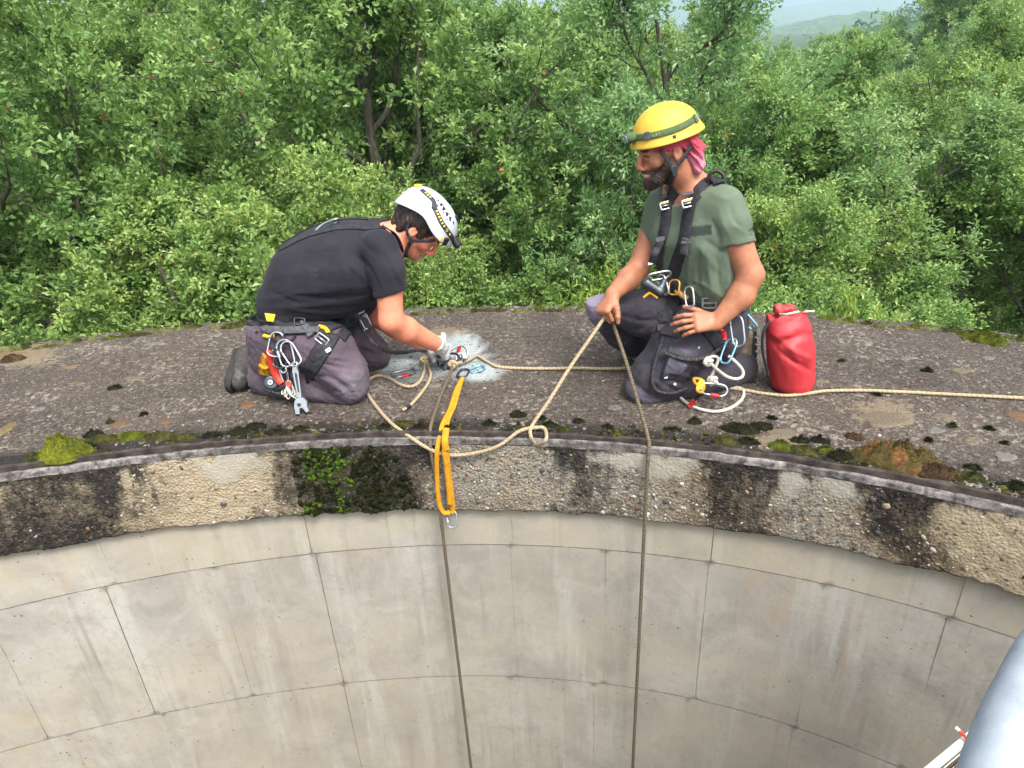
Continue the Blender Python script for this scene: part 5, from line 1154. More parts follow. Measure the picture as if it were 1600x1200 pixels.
fP = lay(PA, [*[((478+5*k, 552+4*k), (545+2*k, 566+6*k), .0042, .0055*(1 if k % 2 else -1)) for k in range(8)], *[((505+4*k, 622-3*k), (556+k, 600+3*k), .0040, .005*(1 if k % 2 else -1)) for k in range(5)], *[((415+9*k, 600+2*k), (440+10*k, 572+k), .0045, .005*(1 if k % 2 else -1)) for k in range(6)], ((470, 574), (515, 590), .009, -.016), ((515, 590), (552, 622), .009, -.018), ((500, 590), (548, 622), .010, .008), ((520, 575), (565, 592), .009, .007), ((505, 568), (562, 578), .008, -.007), ((500, 556), (556, 562), .008, .006), ((486, 600), (535, 628), .009, -.008), ((470, 572), (525, 600), .009, .006), ((530, 545), (556, 560), .008, -.005), ((455, 560), (500, 580), .010, .008), ((430, 575), (470, 612), .010, -.007), ((415, 580), (445, 612), .009, .007), ((545, 590), (563, 625), .007, .005), ((440, 600), (500, 622), .012, .006), ((528, 600), (560, 634), .006, -.006), ((470, 540), (530, 540), .010, .005), *[((560, 520), (604, 540), .008, .006), ((562, 545), (604, 552), .008, -.007), ((570, 560), (604, 566), .007, .006), ((550, 530), (596, 560), .008, .005), ((560, 570), (600, 576), .006, -.005)]])
PA.disp = lambda P: folds(P, fP)+rumple(P, (1, 0.2, -0.45), 36, 7, 0.0035, 31)+0.005*fbm(P*9, 2, 5)
lo, hi = bounds([at_y(385, 630, 2.8)*[1, 1, 0], at_y(585, 480, 2.6), at_y(600, 480, 3.15), at_y(380, 480, 3.1), at_y(575, 640, 2.58)*[1, 1, 0]], 0.04); lo[2] = -0.01
V, F = PA.mesh(lo, hi, 0.0058)
pp = proj(V); cT = np.tile(np.array(lin(84, 72, 81)), (len(V), 1))
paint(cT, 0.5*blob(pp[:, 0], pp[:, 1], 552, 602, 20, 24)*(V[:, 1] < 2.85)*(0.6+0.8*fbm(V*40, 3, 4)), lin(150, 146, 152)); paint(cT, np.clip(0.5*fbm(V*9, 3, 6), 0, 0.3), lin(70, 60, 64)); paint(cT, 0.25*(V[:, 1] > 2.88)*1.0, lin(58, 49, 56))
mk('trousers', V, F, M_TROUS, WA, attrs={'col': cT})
# --- boots: toes on the slab, soles turned back
def boot(parent, ankle, heel, toe, back, r=1.0, mat=None):
    ankle, heel, toe = [np.asarray(v, float) for v in (ankle, heel, toe)]; f = nrm(toe-heel); n = nrm(np.asarray(back)-f*(np.asarray(back)@f)); s = np.cross(f, n); L = np.linalg.norm(toe-heel)
    S = Shape(); up = -n
    S.chain([heel+up*0.030*r, heel+f*L*0.45+up*0.030*r, toe-f*0.025+up*0.022*r], [0.036*r, 0.038*r, 0.032*r], 0.02, s, 1.12)
    S.chain([heel+up*0.035*r+f*0.02, ankle], [0.042*r, 0.047*r], 0.03); S.ball(toe-f*0.03+up*0.026*r, 0.034*r, 0.02)
    S.disp = lambda P: rumple(P, s, 60, 18, 0.0025, 12)
    S.cut(heel+n*0.012, n)
    pts = np.stack([ankle, heel, toe]); V, F = S.mesh(pts.min(0)-0.09, pts.max(0)+0.09, 0.0045); b = mk('boot', V, F, mat or M_LEATH, parent)
    m = MB(); out = []
    for i in range(40):
        a = i/40*2*np.pi; u = math.cos(a); v = math.sin(a); w = (0.043+0.008*u)*r*(1-0.10*math.exp(-((u+0.2)/0.3)**2)); out.append(((heel+toe)/2+f*(L/2+0.028)*u*abs(u)**-0.15 if abs(u) > 1e-6 else (heel+toe)/2)+s*w*np.sign(v)*abs(v)**0.7)
    out = np.array(out); lay = [out+up*0.012, out+up*0.004, out-up*0.010*1.0, (out-(heel+toe)/2)*0.97+(heel+toe)/2-up*0.014]
    V = np.concatenate(lay+[[lay[0].mean(0)], [lay[3].mean(0)]]); F = [(j*40+i, j*40+(i+1) % 40, (j+1)*40+(i+1) % 40, (j+1)*40+i) for j in range(3) for i in range(40)]+[(160, (i+1) % 40, i) for i in range(40)]+[(161, 120+i, 120+(i+1) % 40) for i in range(40)]
    m.add(V, F)
    for i in range(7):                                    # tread lugs
        c_ = heel+f*L*(0.02+0.155*i)+n*0.017
        for q_ in (-1, 1):
            V, F = box_geo(c_+s*0.020*q_, f*0.011, s*0.015, n*0.005, 0.002); m.add(V, F)
    m.build('sole', M_RUB, b, smooth=False)
    V, F, _ = tube_geo(catmull(np.array([ankle+0.0465*r*(math.cos(a)*s+math.sin(a)*nrm(np.cross(s, nrm(ankle-heel-f*0.02)))) for a in np.linspace(0, 2*np.pi, 14, endpoint=False)]), 40, True), 0.006, 8, True); mk('collar', V, F, mat or M_LEATH, b)
    return b
boot(WA, at_y(402, 574, 2.85), at_y(375, 553, 2.92), at_y(360, 602, 2.80), (-0.9, 0.1, 0.25), 1.12)
boot(WA, at_y(430, 560, 3.02), at_y(412, 548, 3.06), at_y(402, 575, 2.98), (-0.9, 0.1, 0.25))
# --- gloves
for wr, hd, bn, ts, cur in ((wrN, hdN, (0.25, -0.75, 0.6), (0.3, 0.6, 0.6), CURN), (wrF, hdF, (0.2, 0.4, 0.8), (0.3, -0.6, 0.6), [(0.5, 0.7, 0.4)]*4)):
    G = Shape(); hand(G, wr, hd, bn, ts, cur, 0.4, 0.95, glove=0.0028); G.cone(wr-hd*0.035, wr+hd*0.02, 0.0375, 0.031, 0.012); G.disp = lambda P: -0.0012*np.sin((P@hd)*900)*((P-wr)@hd < 0.01)+0.001*vnoise(P*120, 3)
    G.cut(wr-hd*0.032, -hd); V, F = G.mesh(np.minimum(wr, wr+hd*0.17)-0.08, np.maximum(wr, wr+hd*0.17)+0.08, 0.003)
    cG = np.tile(np.array(lin(176, 174, 172)), (len(V), 1)); paint(cG, sstep(0.085, 0.11, (V-wr)@hd)*0.9, lin(62, 60, 62)); mk('glove', V, F, M_GLOVE, WA, attrs={'col': cG})
# --- helmet
hA = empty('helmet', HA.o-loc_of(WA)); hA.parent = WA
brimA = lambda p: R_(88)+R_(2)*np.cos(p)+R_(-10)*np.exp(-((np.abs(p)-1.75)/0.5)**2)+R_(24)*np.exp(-((np.abs(p)-np.pi)/0.75)**2)
HMA = Helmet(HA, (-0.008, 0, 0.041), (0.140, 0.112, 0.112), brimA, 2.25)
HMA.shell(M_HWHITE, hA, 0.006)
for sg in (-1, 1):
    HMA.band('lamp_band', [0.25*sg, 0.75*sg, 1.35*sg, 1.75*sg, 2.1*sg, 2.75*sg], [0.84, 0.74, 0.66, 0.62, 0.50, 0.52], 0.020, M_BANDA, hA)
    for i, (p_, t_) in enumerate(((0.62, .77), (0.98, .705), (1.10, .69), (1.22, .675), (1.34, .66), (1.46, .648), (1.58, .635), (2.28, .50), (2.40, .505), (2.52, .51))):
        HMA.plate('print_mark', p_*sg, t_, 0.006, 0.009, M_MARK, hA, 0.0042, 0.0006, 0.25*sg)
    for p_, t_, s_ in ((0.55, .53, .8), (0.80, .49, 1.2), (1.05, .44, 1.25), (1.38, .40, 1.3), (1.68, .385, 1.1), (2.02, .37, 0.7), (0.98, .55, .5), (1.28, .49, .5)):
        HMA.plate('vent_shade_pad', p_*sg, t_, 0.013*s_, 0.015*s_, M_BLK, hA, 0.0004, 0.0006, 0.1, [(-.5, .5), (.5, .5), (.2, -.5), (-.2, -.5)])  # black pads on the shell stand for the shade inside the vent holes
    HMA.plate('clip', 0.60*sg, 0.93, 0.022, 0.034, M_BLK, hA, 0.003, 0.006, 0.3); HMA.plate('clip_tab', 0.80*sg, 0.94, 0.008, 0.02, M_MARK, hA, 0.006, 0.005, 0.2)
    HMA.plate('clip', 1.80*sg, 0.60, 0.020, 0.026, M_BANDA, hA, 0.003, 0.004, 0.3)
ph = 0.82; ring = [HMA.pos(np.array([-ph+0.035*math.cos(a)]), np.array([0.735+0.03*math.sin(a)]), 0.0045)[0] for a in np.linspace(0, 2*np.pi, 16, endpoint=False)]
rod('print_ring', ring, 0.0009, M_MARK, hA, 6, 24, True)
c0 = HMA.pos(np.array([0.0]), np.array([0.86]), 0.004)[0]; nF = HA.R[0]
lp = Shape(); lp.cone(c0, c0+nF*0.022-HA.R[2]*0.004, 0.016, 0.0175, 0.006, HA.R[1], 1.25); lp.cut(c0+nF*0.034-HA.R[2]*0.004, nF*0.97-HA.R[2]*0.2); V, F = lp.mesh(c0-0.05, c0+0.06, 0.0018); lm = mk('headlamp', V, F, M_BLK, hA)
plate('lamp_lens', c0+nF*0.0335-HA.R[2]*0.005, HA.R[1], HA.R[2], nF, 0.028, 0.022, 0.002, M_LENS, hA)
HMA.plate('crown_knob', 0.0, 0.42, 0.02, 0.02, M_BLK, hA, 0.002, 0.006); HMA.plate('rear_clip', np.pi, 0.55, 0.03, 0.03, M_MARK, hA, 0.003, 0.004)
JA = np.array([0.028, -0.083, -0.058])
for sg in (-1, 1):
    j = HA.w((0.012, 0.081*sg, -0.045)); a = HA.w((0.072, 0.079*sg, 0.028)); b = HA.w((-0.062, 0.080*sg, 0.02)); ch = HA.w((0.045, 0.0, -0.128)); lat = HA.R[1]*sg
    strap('chin_strap', [a, HA.w((0.045, 0.083*sg, -0.008)), j], 0.014, 0.0015, M_WEB, hA, n=20, normals=lat); strap('chin_strap', [b, HA.w((-0.03, 0.089*sg, -0.03)), j+lat*0.002], 0.012, 0.0015, M_WEB, hA, n=20, normals=lat)
    strap('chin_strap', [j, HA.w((0.025, 0.066*sg, -0.085)), HA.w((0.036, 0.035*sg, -0.122)), ch], 0.015, 0.0015, M_WEB, hA, on=BA, off=0.003, n=24); plate('strap_buckle', j+lat*0.003, HA.R[0], HA.R[2], lat, 0.018, 0.020, 0.003, M_BLK, hA)
# ================================================================== the worker in the yellow helmet (on one knee, right)
WB = empty('person', at_y(1080, 610, 2.64)*[1, 1, 0])
tag(WB, 'smiling bearded worker in green t-shirt and yellow helmet, on one knee holding the rope', 'person')
SKB = np.array(lin(172, 116, 88))
HB = Head(at_y(997, 264, 2.62), (-math.cos(R_(13))*math.cos(R_(10)), -math.sin(R_(10)), -math.sin(R_(13))), (-0.2, 0, 1), 0.97)
LB = nrm(np.array([0.60, -0.78, 0.02])); FBd = nrm(np.cross(LB, [0, 0, 1]))*-1          # his left; his front
if FBd[0] > 0: FBd = -FBd
BB = Shape(); HB.build(BB, beard=1.0)
bshN, belN, bwrN = at_y(1133, 320, 2.54), at_y(1173, 430, 2.47), at_y(1120, 503, 2.43)
bshF, belF, bwrF = at_y(1034, 322, 2.78), at_y(997, 420, 2.74), at_y(957, 460, 2.60)
bnk = at_y(1082, 292, 2.67)
BB.chain([HB.w((-0.03, 0, -0.03)), HB.w((-0.035, 0, -0.085)), bnk], [0.054, 0.054, 0.064], 0.03)
for o_ in (-0.06, 0.06): pchain(BB, [(1098, 455, 2.66, 36), (1088, 370, 2.66, 44), (1082, 318, 2.67, 36)], 0.05, off=LB*o_)
BB.chain([bshN, at_y(1150, 372, 2.51), belN], [0.060, 0.054, 0.046], 0.02); BB.chain([belN, at_y(1158, 462, 2.455), bwrN], [0.046, 0.047, 0.031], 0.02)
BB.chain([bshF, at_y(1019, 368, 2.77), belF], [0.055, 0.050, 0.043], 0.02); BB.chain([belF, at_y(982, 436, 2.69), bwrF], [0.043, 0.044, 0.029], 0.02)
pchain(BB, [(1100, 505, 2.61, 24), (1055, 555, 2.58, 20), (1012, 598, 2.565, 14)]); pchain(BB, [(1012, 604, 2.575, 14), (1090, 588, 2.63, 16), (1160, 573, 2.69, 15)])
pchain(BB, [(1065, 494, 2.74, 22), (1000, 486, 2.735, 20), (950, 480, 2.73, 13)]); pchain(BB, [(950, 484, 2.735, 13), (975, 520, 2.84, 14), (1010, 545, 2.95, 13)])
hdB = nrm(at_y(1068, 505, 2.40)-bwrN); CURB = [(0.25, 0.7, 0.45), (0.30, 0.6, 0.4), (0.38, 0.55, 0.4), (0.5, 0.6, 0.4)]
tN, _ = hand(BB, bwrN-hdB*0.004, hdB, (0.15, -0.78, 0.62), (-0.2, 0.4, 0.9), CURB, 0.2, 0.98, spread=0.12, thumb_out=0.5)
hdG = nrm(at_y(938, 492, 2.545)-bwrF); CURG = [(1.25, 1.35, 0.7), (1.3, 1.4, 0.75), (1.35, 1.4, 0.8), (1.4, 1.4, 0.8)]
tG, thG = hand(BB, bwrF-hdG*0.006, hdG, (-0.85, -0.45, 0.25), (0.3, -0.9, 0.1), CURG, 1.1, 0.98, spread=0.04, thumb_out=0.5)
lo, hi = bounds([at_y(925, 470, 2.7), at_y(1200, 600, 2.7)*[1, 1, 0], HB.w((0, 0, 0.12)), at_y(1195, 430, 2.4), [0.6, 3.02, 0.0]], 0.03)
hb = HB.w((0.03, 0, -0.02)); hg = bwrF+hdG*0.06; hn = bwrN+hdB*0.09
V, F = join_boxes(BB, [(lo, hi, 0.010), (np.minimum(np.minimum(bwrF, belF), np.minimum(bshF, hg))-0.075, np.maximum(np.maximum(bwrF, belF), np.maximum(bshF, hg))+0.06, 0.0040), (np.minimum(np.minimum(bwrN, belN), hn)-0.07, np.maximum(np.maximum(bwrN, belN), bshN)+0.07, 0.0042), (hb-0.145, hb+0.145, 0.0028), (hg-0.10, hg+0.10, 0.0025), (hn-0.12, hn+0.12, 0.0026)])
q = HB.loc(V); x, y, z = q.T; ya = np.abs(y); hm = np.linalg.norm(q, axis=1) < 0.17; cB = np.tile(SKB, (len(V), 1))
armB = sstep(0.12, 0.3, np.linalg.norm(V-HB.o, axis=1)); paint(cB, armB*0.35, lin(160, 104, 76)); paint(cB, armB*np.clip(0.25*fbm(V*70, 3, 5), 0, 0.2), lin(70, 45, 34))
paint(cB, hm*0.4*np.exp(-((x-0.11)/0.02)**2-((z+0.04)/0.02)**2), lin(196, 110, 84))
nz = vnoise(V*300, 3)*0.15
brd = hm*np.maximum(sstep(0.028, 0.020, x-0.0)*0, 0)
line = -0.050+0.030*sstep(0.075, 0.02, x)                       # upper edge of the beard, rising to the sideburn
brd = hm*sstep(line+0.006, line-0.006, z+nz*0.05)*sstep(-0.004, 0.012, x+nz*0.03)
brd = np.maximum(brd, hm*np.exp(-((z+0.0585)/0.0065)**2)*sstep(0.075, 0.085, x)*(ya < 0.034))
mouth = hm*np.exp(-((z+0.0725)/0.0075)**2-(ya/0.026)**4)*sstep(0.082, 0.087, x)
paint(cB, brd*(1-mouth)*0.96, lin(36, 28, 25)); paint(cB, mouth*0.8, lin(176, 104, 92)); paint(cB, hm*np.exp(-((z+0.0725)/0.0032)**2-(ya/0.022)**4)*sstep(0.082, 0.086, x), lin(226, 216, 204))
paint(cB, hm*sstep(0.0145, 0.006, np.abs(z-0.023)*1.5)*sstep(0.010, 0.018, ya)*(1-sstep(0.048, 0.056, ya))*sstep(0.06, 0.08, x), lin(38, 28, 24))
paint(cB, hm*np.exp(-((z-0.0)/0.0038)**2)*sstep(0.014, 0.018, ya)*(1-sstep(0.046, 0.05, ya))*sstep(0.07, 0.078, x), lin(36, 26, 24))
paint(cB, hm*0.35*sstep(0.05, 0.1, 0.1-z)*sstep(0.05, 0.0, x)*sstep(-0.1, -0.06, z), lin(160, 100, 74))
BB_noise = brd*(1-mouth)
V2 = V+nrm(V-HB.w((0.03, 0, -0.06)))*(BB_noise*0.0022*(vnoise(V*210, 9)+0.5*vnoise(V*420, 4)))[:, None]
mk('body', V2, F, M_SKIN, WB, attrs={'col': cB})
# --- t-shirt
TB = Shape()
for o_ in (-0.068, 0.068):
    pchain(TB, [(1106, 466, 2.66, 43), (1098, 420, 2.66, 45), (1088, 368, 2.66, 48), (1084, 330, 2.67, 42)], 0.05, off=LB*o_)
TB.cone(bnk+LB*0.06-[0, 0, 0.028], bnk-LB*0.06-[0, 0, 0.028], 0.056, 0.056, 0.05)
TB.cone(bnk-[0, 0, 0.03], bshN+[0, 0, 0.008], 0.052, 0.056, 0.05); TB.cone(bnk-[0, 0, 0.03], bshF+[0, 0, 0.005], 0.05, 0.05, 0.05)
s0, s1, s2 = at_y(1132, 324, 2.55), at_y(1141, 350, 2.52), at_y(1152, 384, 2.505); ax = nrm(s2-s1); TB.sleeve([s0, s1, s2+ax*0.05], [0.068, 0.070, 0.066], s2-ax*0.012, ax+[-0.25, 0, 0.0], 0.060)
f0, f1, f2 = at_y(1036, 322, 2.78), at_y(1029, 345, 2.775), at_y(1019, 374, 2.77); axf = nrm(f2-f1); TB.sleeve([f0, f1, f2+axf*0.05], [0.060, 0.060, 0.056], f2-axf*0.012, axf, 0.053)
nd = nrm(HB.w((-0.03, 0, -0.06))-bnk); TB.cut_near(bnk+nd*0.006, nd, bnk+nd*0.05, 0.11); TB.cone(bnk-nd*0.012+FBd*0.016, HB.w((-0.03, 0, -0.04)), 0.060, 0.062, 0.008, op='s')
crew = [bnk+nd*0.0+FBd*0.006+0.067*(math.cos(a_)*LB+math.sin(a_)*FBd)-np.array([0, 0, 0.012*max(0, math.sin(a_))]) for a_ in np.linspace(0, 2*np.pi, 16, endpoint=False)]
TB.chain(crew+crew[:1], [0.008]*17, 0.006)
TB.cut(at_y(1100, 474, 2.66), (0.12, 0, -1.0))
fB_ = lay(TB, [((1078, 400), (1085, 465), .008, .008), ((1092, 395), (1100, 468), .008, -.007), ((1105, 400), (1115, 465), .009, .008), ((1120, 395), (1128, 460), .008, -.006), ((1130, 390), (1138, 450), .008, .007), ((1065, 425), (1095, 462), .007, .006), ((1100, 375), (1130, 395), .010, -.008), ((1090, 385), (1122, 425), .009, .006), ((1112, 345), (1124, 385), .008, -.009), ((1125, 330), (1140, 368), .008, .004), ((1140, 320), (1160, 360), .008, -.004), ((1085, 440), (1130, 466), .007, .006), ((1110, 300), (1140, 312), .010, .003), ((1068, 455), (1090, 440), .007, -.005), ((1140, 350), (1166, 366), .006, .004)])
TB.disp = lambda P: folds(P, fB_)+rumple(P, (0.1, 0, 1), 36, 6, 0.0024, 41)*sstep(0.8, 0.5, P[:, 2])+0.004*fbm(P*7, 2, 14)
lo, hi = bounds([at_y(1000, 480, 2.8), at_y(1190, 380, 2.42), at_y(1185, 480, 2.45), at_y(1100, 270, 2.5), at_y(1100, 270, 2.9)], 0.05)
V, F = TB.mesh(lo, hi, 0.0056); pp = proj(V); cT = np.tile(np.array(lin(92, 104, 87)), (len(V), 1))
paint(cT, 0.95*sstep(352, 354, pp[:, 1]+(pp[:, 0]-1090)*0.10)*sstep(370, 368, pp[:, 1]+(pp[:, 0]-1090)*0.10)*(pp[:, 0] > 1076)*(pp[:, 0] < 1112)*((V-bnk)@FBd > -0.08), lin(52, 56, 52))
paint(cT, np.clip(0.3*fbm(V*8, 3, 9), 0, 0.2), lin(80, 90, 74)); mk('t_shirt', V, F, M_CLOTH, WB, attrs={'col': cT})
# --- trousers
PB = Shape()
pchain(PB, [(1108, 478, 2.66, 40), (1106, 515, 2.66, 42)], 0.05, off=LB*0.06); pchain(PB, [(1100, 478, 2.66, 40), (1098, 515, 2.66, 40)], 0.05, off=-LB*0.06)
pchain(PB, [(1104, 508, 2.60, 46), (1062, 545, 2.565, 44), (1025, 585, 2.555, 36), (1008, 602, 2.555, 29)], 0.03)
pchain(PB, [(1012, 606, 2.57, 29), (1070, 590, 2.61, 36), (1125, 578, 2.655, 34), (1158, 572, 2.69, 28)], 0.008)
pchain(PB, [(1070, 492, 2.74, 42), (1005, 485, 2.73, 38), (955, 476, 2.72, 31), (945, 478, 2.72, 29)], 0.03); pchain(PB, [(945, 483, 2.725, 28), (972, 516, 2.82, 28), (1000, 540, 2.93, 24)], 0.012)
axp = nrm(at_y(1158, 572, 2.69)-at_y(1125, 578, 2.655)); PB.cut_near(at_y(1168, 570, 2.70), axp, at_y(1190, 568, 2.72), 0.14)
PB.cut(at_y(1102, 462, 2.66), (-0.05, 0, 1.0)); PB.cut((0, 0, 0.004), (0, 0, -1))
fQ = lay(PB, [*[((1030+8*k, 600-6*k), (1060+9*k, 612-5*k), .0042, .0055*(1 if k % 2 else -1)) for k in range(8)], *[((962+8*k, 458+2*k), (950+9*k, 500+3*k), .0045, .005*(1 if k % 2 else -1)) for k in range(6)], ((1050, 520), (1000, 590), .012, .006), ((1075, 545), (1035, 605), .009, -.008), ((1085, 530), (1055, 590), .009, .007), ((1100, 545), (1060, 615), .010, -.010), ((1110, 560), (1085, 605), .008, .006), ((1012, 590), (1045, 615), .008, .006), ((1070, 600), (1130, 585), .010, .007), ((1005, 570), (1040, 560), .008, -.005), *[((960, 465), (1030, 478), .009, .006), ((965, 490), (1030, 500), .009, -.007), ((960, 505), (1010, 520), .009, .007), ((985, 460), (1040, 462), .008, .005), ((950, 500), (985, 525), .008, -.006)]])
PB.disp = lambda P: folds(P, fQ)+rumple(P, (0.7, 0.1, 0.6), 34, 8, 0.0035, 51)+0.005*fbm(P*9, 2, 15)
lo, hi = bounds([at_y(1060, 560, 2.42), at_y(910, 480, 2.7), at_y(1175, 610, 2.72)*[1, 1, 0], at_y(1140, 455, 2.5), at_y(1100, 455, 2.85), at_y(1000, 640, 2.5)*[1, 1, 0], [0.6, 3.05, 0.1]], 0.05); lo[2] = -0.01
V, F = PB.mesh(lo, hi, 0.0058); pp = proj(V); cT = np.tile(np.array(lin(56, 53, 60)), (len(V), 1)); X0, Y0 = pp.T
jg = 4*vnoise(V*30, 7)
far_ = V[:, 1] > 2.66+0.0*V[:, 0]
paint(cT, sstep(958, 950, X0+jg+0.35*(Y0-470))*(V[:, 0] < 0.52), lin(122, 114, 128)); paint(cT, sstep(966, 962, X0+jg-0.9*(Y0-480))*sstep(485, 500, Y0)*0, lin(122, 114, 128))
paint(cT, sstep(0, 6, Y0+jg-592-(X0-982)*0.62)*(X0 < 1034)*(V[:, 2] < 0.2), lin(106, 99, 112)); paint(cT, blob(X0, Y0, 1058, 551, 22, 6)*(V[:, 1] < 2.62), lin(118, 112, 130))
paint(cT, np.clip(0.5*fbm(V*14, 3, 6), 0, 0.25), lin(84, 80, 84)); mk('trousers', V, F, M_TROUS, WB, attrs={'col': cT})
boot(WB, at_y(1150, 562, 2.70), at_y(1172, 520, 2.73), at_y(1172, 590, 2.66), (0.95, -0.1, 0.1), 0.98, M_TANL)
fb = Shape(); a_, b_ = at_y(1012, 548, 2.97)*[1, 1, 0]+[0, 0, 0.045], at_y(992, 556, 2.90)*[1, 1, 0]+[0, 0, 0.035]
boot(WB, at_y(1008, 530, 2.97), at_y(1020, 556, 3.0)*[1, 1, 0]+[0.02, 0, 0.016], at_y(985, 556, 2.86)*[1, 1, 0]+[0.03, 0, 0.016], (0, 0, -1), 0.95, M_TANL)
# --- red bandana under the helmet
RBn = Shape(); RBn.ell(HB.w((-0.008, 0, 0.034)), np.array([0.104, 0.084, 0.094])*HB.k, HB.R, 0.02)
RBn.cone(HB.w((-0.075, 0.02, 0.005)), HB.w((-0.098, 0.03, -0.085)), 0.034, 0.020, 0.03, HB.R[1], 1.9); RBn.cone(HB.w((-0.085, 0.05, -0.03)), HB.w((-0.085, 0.06, -0.100)), 0.022, 0.012, 0.02)
RBn.cone(HB.w((-0.10, 0.03, -0.01)), HB.w((-0.125, 0.045, -0.03)), 0.018, 0.008, 0.01)
RBn.cut_near(HB.w((0, 0, 0.002)), -HB.R[2]+HB.R[0]*0.15, HB.w((0.06, 0, -0.03)), 0.125); 
RBn.disp = lambda P: rumple(P, HB.R[2]*0.8+HB.R[0]*0.55, 75, 12, 0.005, 61)
V, F = RBn.mesh(HB.o-0.19, HB.o+0.17, 0.003); q = HB.loc(V); cR = np.tile(np.array(lin(176, 66, 84)), (len(V), 1)); paint(cR, 0.55*sstep(-0.025, -0.06, q[:, 2])*(0.7+0.6*vnoise(V*40, 3)), lin(206, 160, 180)); mk('bandana', V, F, M_CLOTH, WB, attrs={'col': cR})
# --- helmet
hB = empty('helmet', HB.o-loc_of(WB)); hB.parent = WB
HMB = Helmet(HB, (-0.014, 0, 0.030), (0.130, 0.112, 0.130), lambda p: R_(88)+R_(1)*np.cos(p), 2.15)
HMB.shell(M_HYEL, hB, 0.008)
HMB.band('lamp_band', list(np.linspace(-np.pi, np.pi, 26)), [0.76+0.03*math.cos(p) for p in np.linspace(-np.pi, np.pi, 26)], 0.023, M_BANDB, hB, n=140)
for sg in (-1, 1):
    HMB.plate('band_slider', 0.62*sg, 0.775, 0.024, 0.026, M_WEBG, hB, 0.003, 0.005); HMB.plate('band_buckle', 2.35*sg, 0.745, 0.016, 0.030, M_BANDB, hB, 0.004, 0.003); HMB.plate('band_buckle', 2.42*sg, 0.74, 0.004, 0.030, M_PALEMARK, hB, 0.004, 0.004)
    HMB.plate('rivet', 1.42*sg, 0.90, 0.012, 0.012, M_DKM, hB, 0.001, 0.003); HMB.plate('band_clip', 2.75*sg, 0.79, 0.016, 0.014, M_WEBG, hB, 0.003, 0.004)
def letters(word, phi0, t, dphi, h, sg):
    st = {'L': [((0, 0), (0, 1)), ((0, 0), (.7, 0))], 'A': [((0, 0), (.4, 1)), ((.4, 1), (.8, 0)), ((.15, .35), (.65, .35))], 'Y': [((.4, 0), (.4, .5)), ((.4, .5), (0, 1)), ((.4, .5), (.8, 1))]}
    m = MB()
    for i, chh in enumerate(word):
        for a, b in st[chh]:
            P = [HMB.pos(np.array([phi0+dphi*(i+u_[0]*0.75)]), np.array([t+h*(0.5-u_[1])]), 0.0042)[0] for u_ in (a, b)]; V, F, _ = tube_geo(np.array(P), 0.0006, 5); m.add(V, F)
    m.build('band_lettering', M_PALEMARK, hB)
letters('LAY', 0.80, 0.772, 0.085, 0.055, 1)
c0 = HMB.pos(np.array([0.0]), np.array([0.79]), 0.006)[0]; nF = HB.R[0]
lp = Shape(); lp.cone(c0+nF*0.004-HB.R[1]*0.012, c0+nF*0.004+HB.R[1]*0.012, 0.0165, 0.0165, 0.004); lp.cone(c0, c0+nF*0.016, 0.017, 0.018, 0.006, HB.R[1], 1.3); lp.cut(c0+nF*0.026, nF); V, F = lp.mesh(c0-0.05, c0+0.06, 0.002); mk('headlamp', V, F, M_BANDB, hB)
plate('lamp_lens', c0+nF*0.0265, HB.R[1], HB.R[2], nF, 0.032, 0.026, 0.002, M_LENS, hB)
for sg in (-1, 1):
    lat = HB.R[1]*sg; j = HB.w((0.016, 0.085*sg, -0.062)); a = HB.w((0.052, 0.086*sg, 0.02)); b = HB.w((-0.085, 0.080*sg, 0.012))
    strap('chin_strap', [a, HB.w((0.036, 0.086*sg, -0.02)), j], 0.016, 0.0016, M_WEB, hB, n=20, normals=lat); strap('chin_strap', [b, HB.w((-0.03, 0.090*sg, -0.03)), j+lat*0.002], 0.016, 0.0016, M_WEB, hB, n=20, normals=lat)
    strap('chin_strap', [j, HB.w((0.020, 0.070*sg, -0.10)), HB.w((0.03, 0.03*sg, -0.138)), HB.w((0.035, 0.0, -0.142))], 0.017, 0.0016, M_WEB, hB, on=BB, off=0.003, n=24)
    u_ = Shape(); u_.cone(j+lat*0.004, j+lat*0.005, 0.0135, 0.0135, 0.002); u_.cone(j-HB.R[2]*0.012+lat*0.004, j-HB.R[2]*0.020+lat*0.004, 0.010, 0.010, 0.004); u_.cut(j+lat*0.008, lat, 0.002); V, F = u_.mesh(j-0.045, j+0.04, 0.0015); mk('strap_adjuster', V, F, M_DKM, hB)
# ------------------------------------------------------------------ harnesses
class Union:
    """clothes of one person taken together, for laying straps on"""
    def __init__(s, *sh): s.sh = sh
    def at(s, P): return np.minimum.reduce([q.at(P) for q in s.sh])
    grad = Shape.grad; onto = Shape.onto
def oc(U, px, py, lift=0.0):
    p = on_cloth(U, px, py); return p-nrm(ray(px, py))*lift
def lay_strap(name, U, pix, width, mat, parent, off=0.002, th=0.002, n=40):
    return strap(name, [oc(U, a, b) for a, b in pix], width, th, mat, parent, on=U, off=off, n=n)
def buckle(name, P, a, b, w, h, r, mat, parent, bar=True):
    """rectangular ring buckle with a centre bar"""
    c = np.array([P+a*w*x*0.5+b*h*y*0.5 for x, y in ((-1, -.7), (-.8, -1), (.8, -1), (1, -.7), (1, .7), (.8, 1), (-.8, 1), (-1, .7))]); m = MB()
    V, F, uv = tube_geo(catmull(c, 40, True), r, 8, True); m.add(V, F)
    if bar: V, F, uv = tube_geo(np.array([P-a*w*0.5, P+a*w*0.5]), r*0.9, 8); m.add(V, F)
    return m.build(name, mat, parent)
UA = Union(TA, PA)
hnA = empty('harness', oc(UA, 455, 510)-loc_of(WA)); hnA.parent = WA
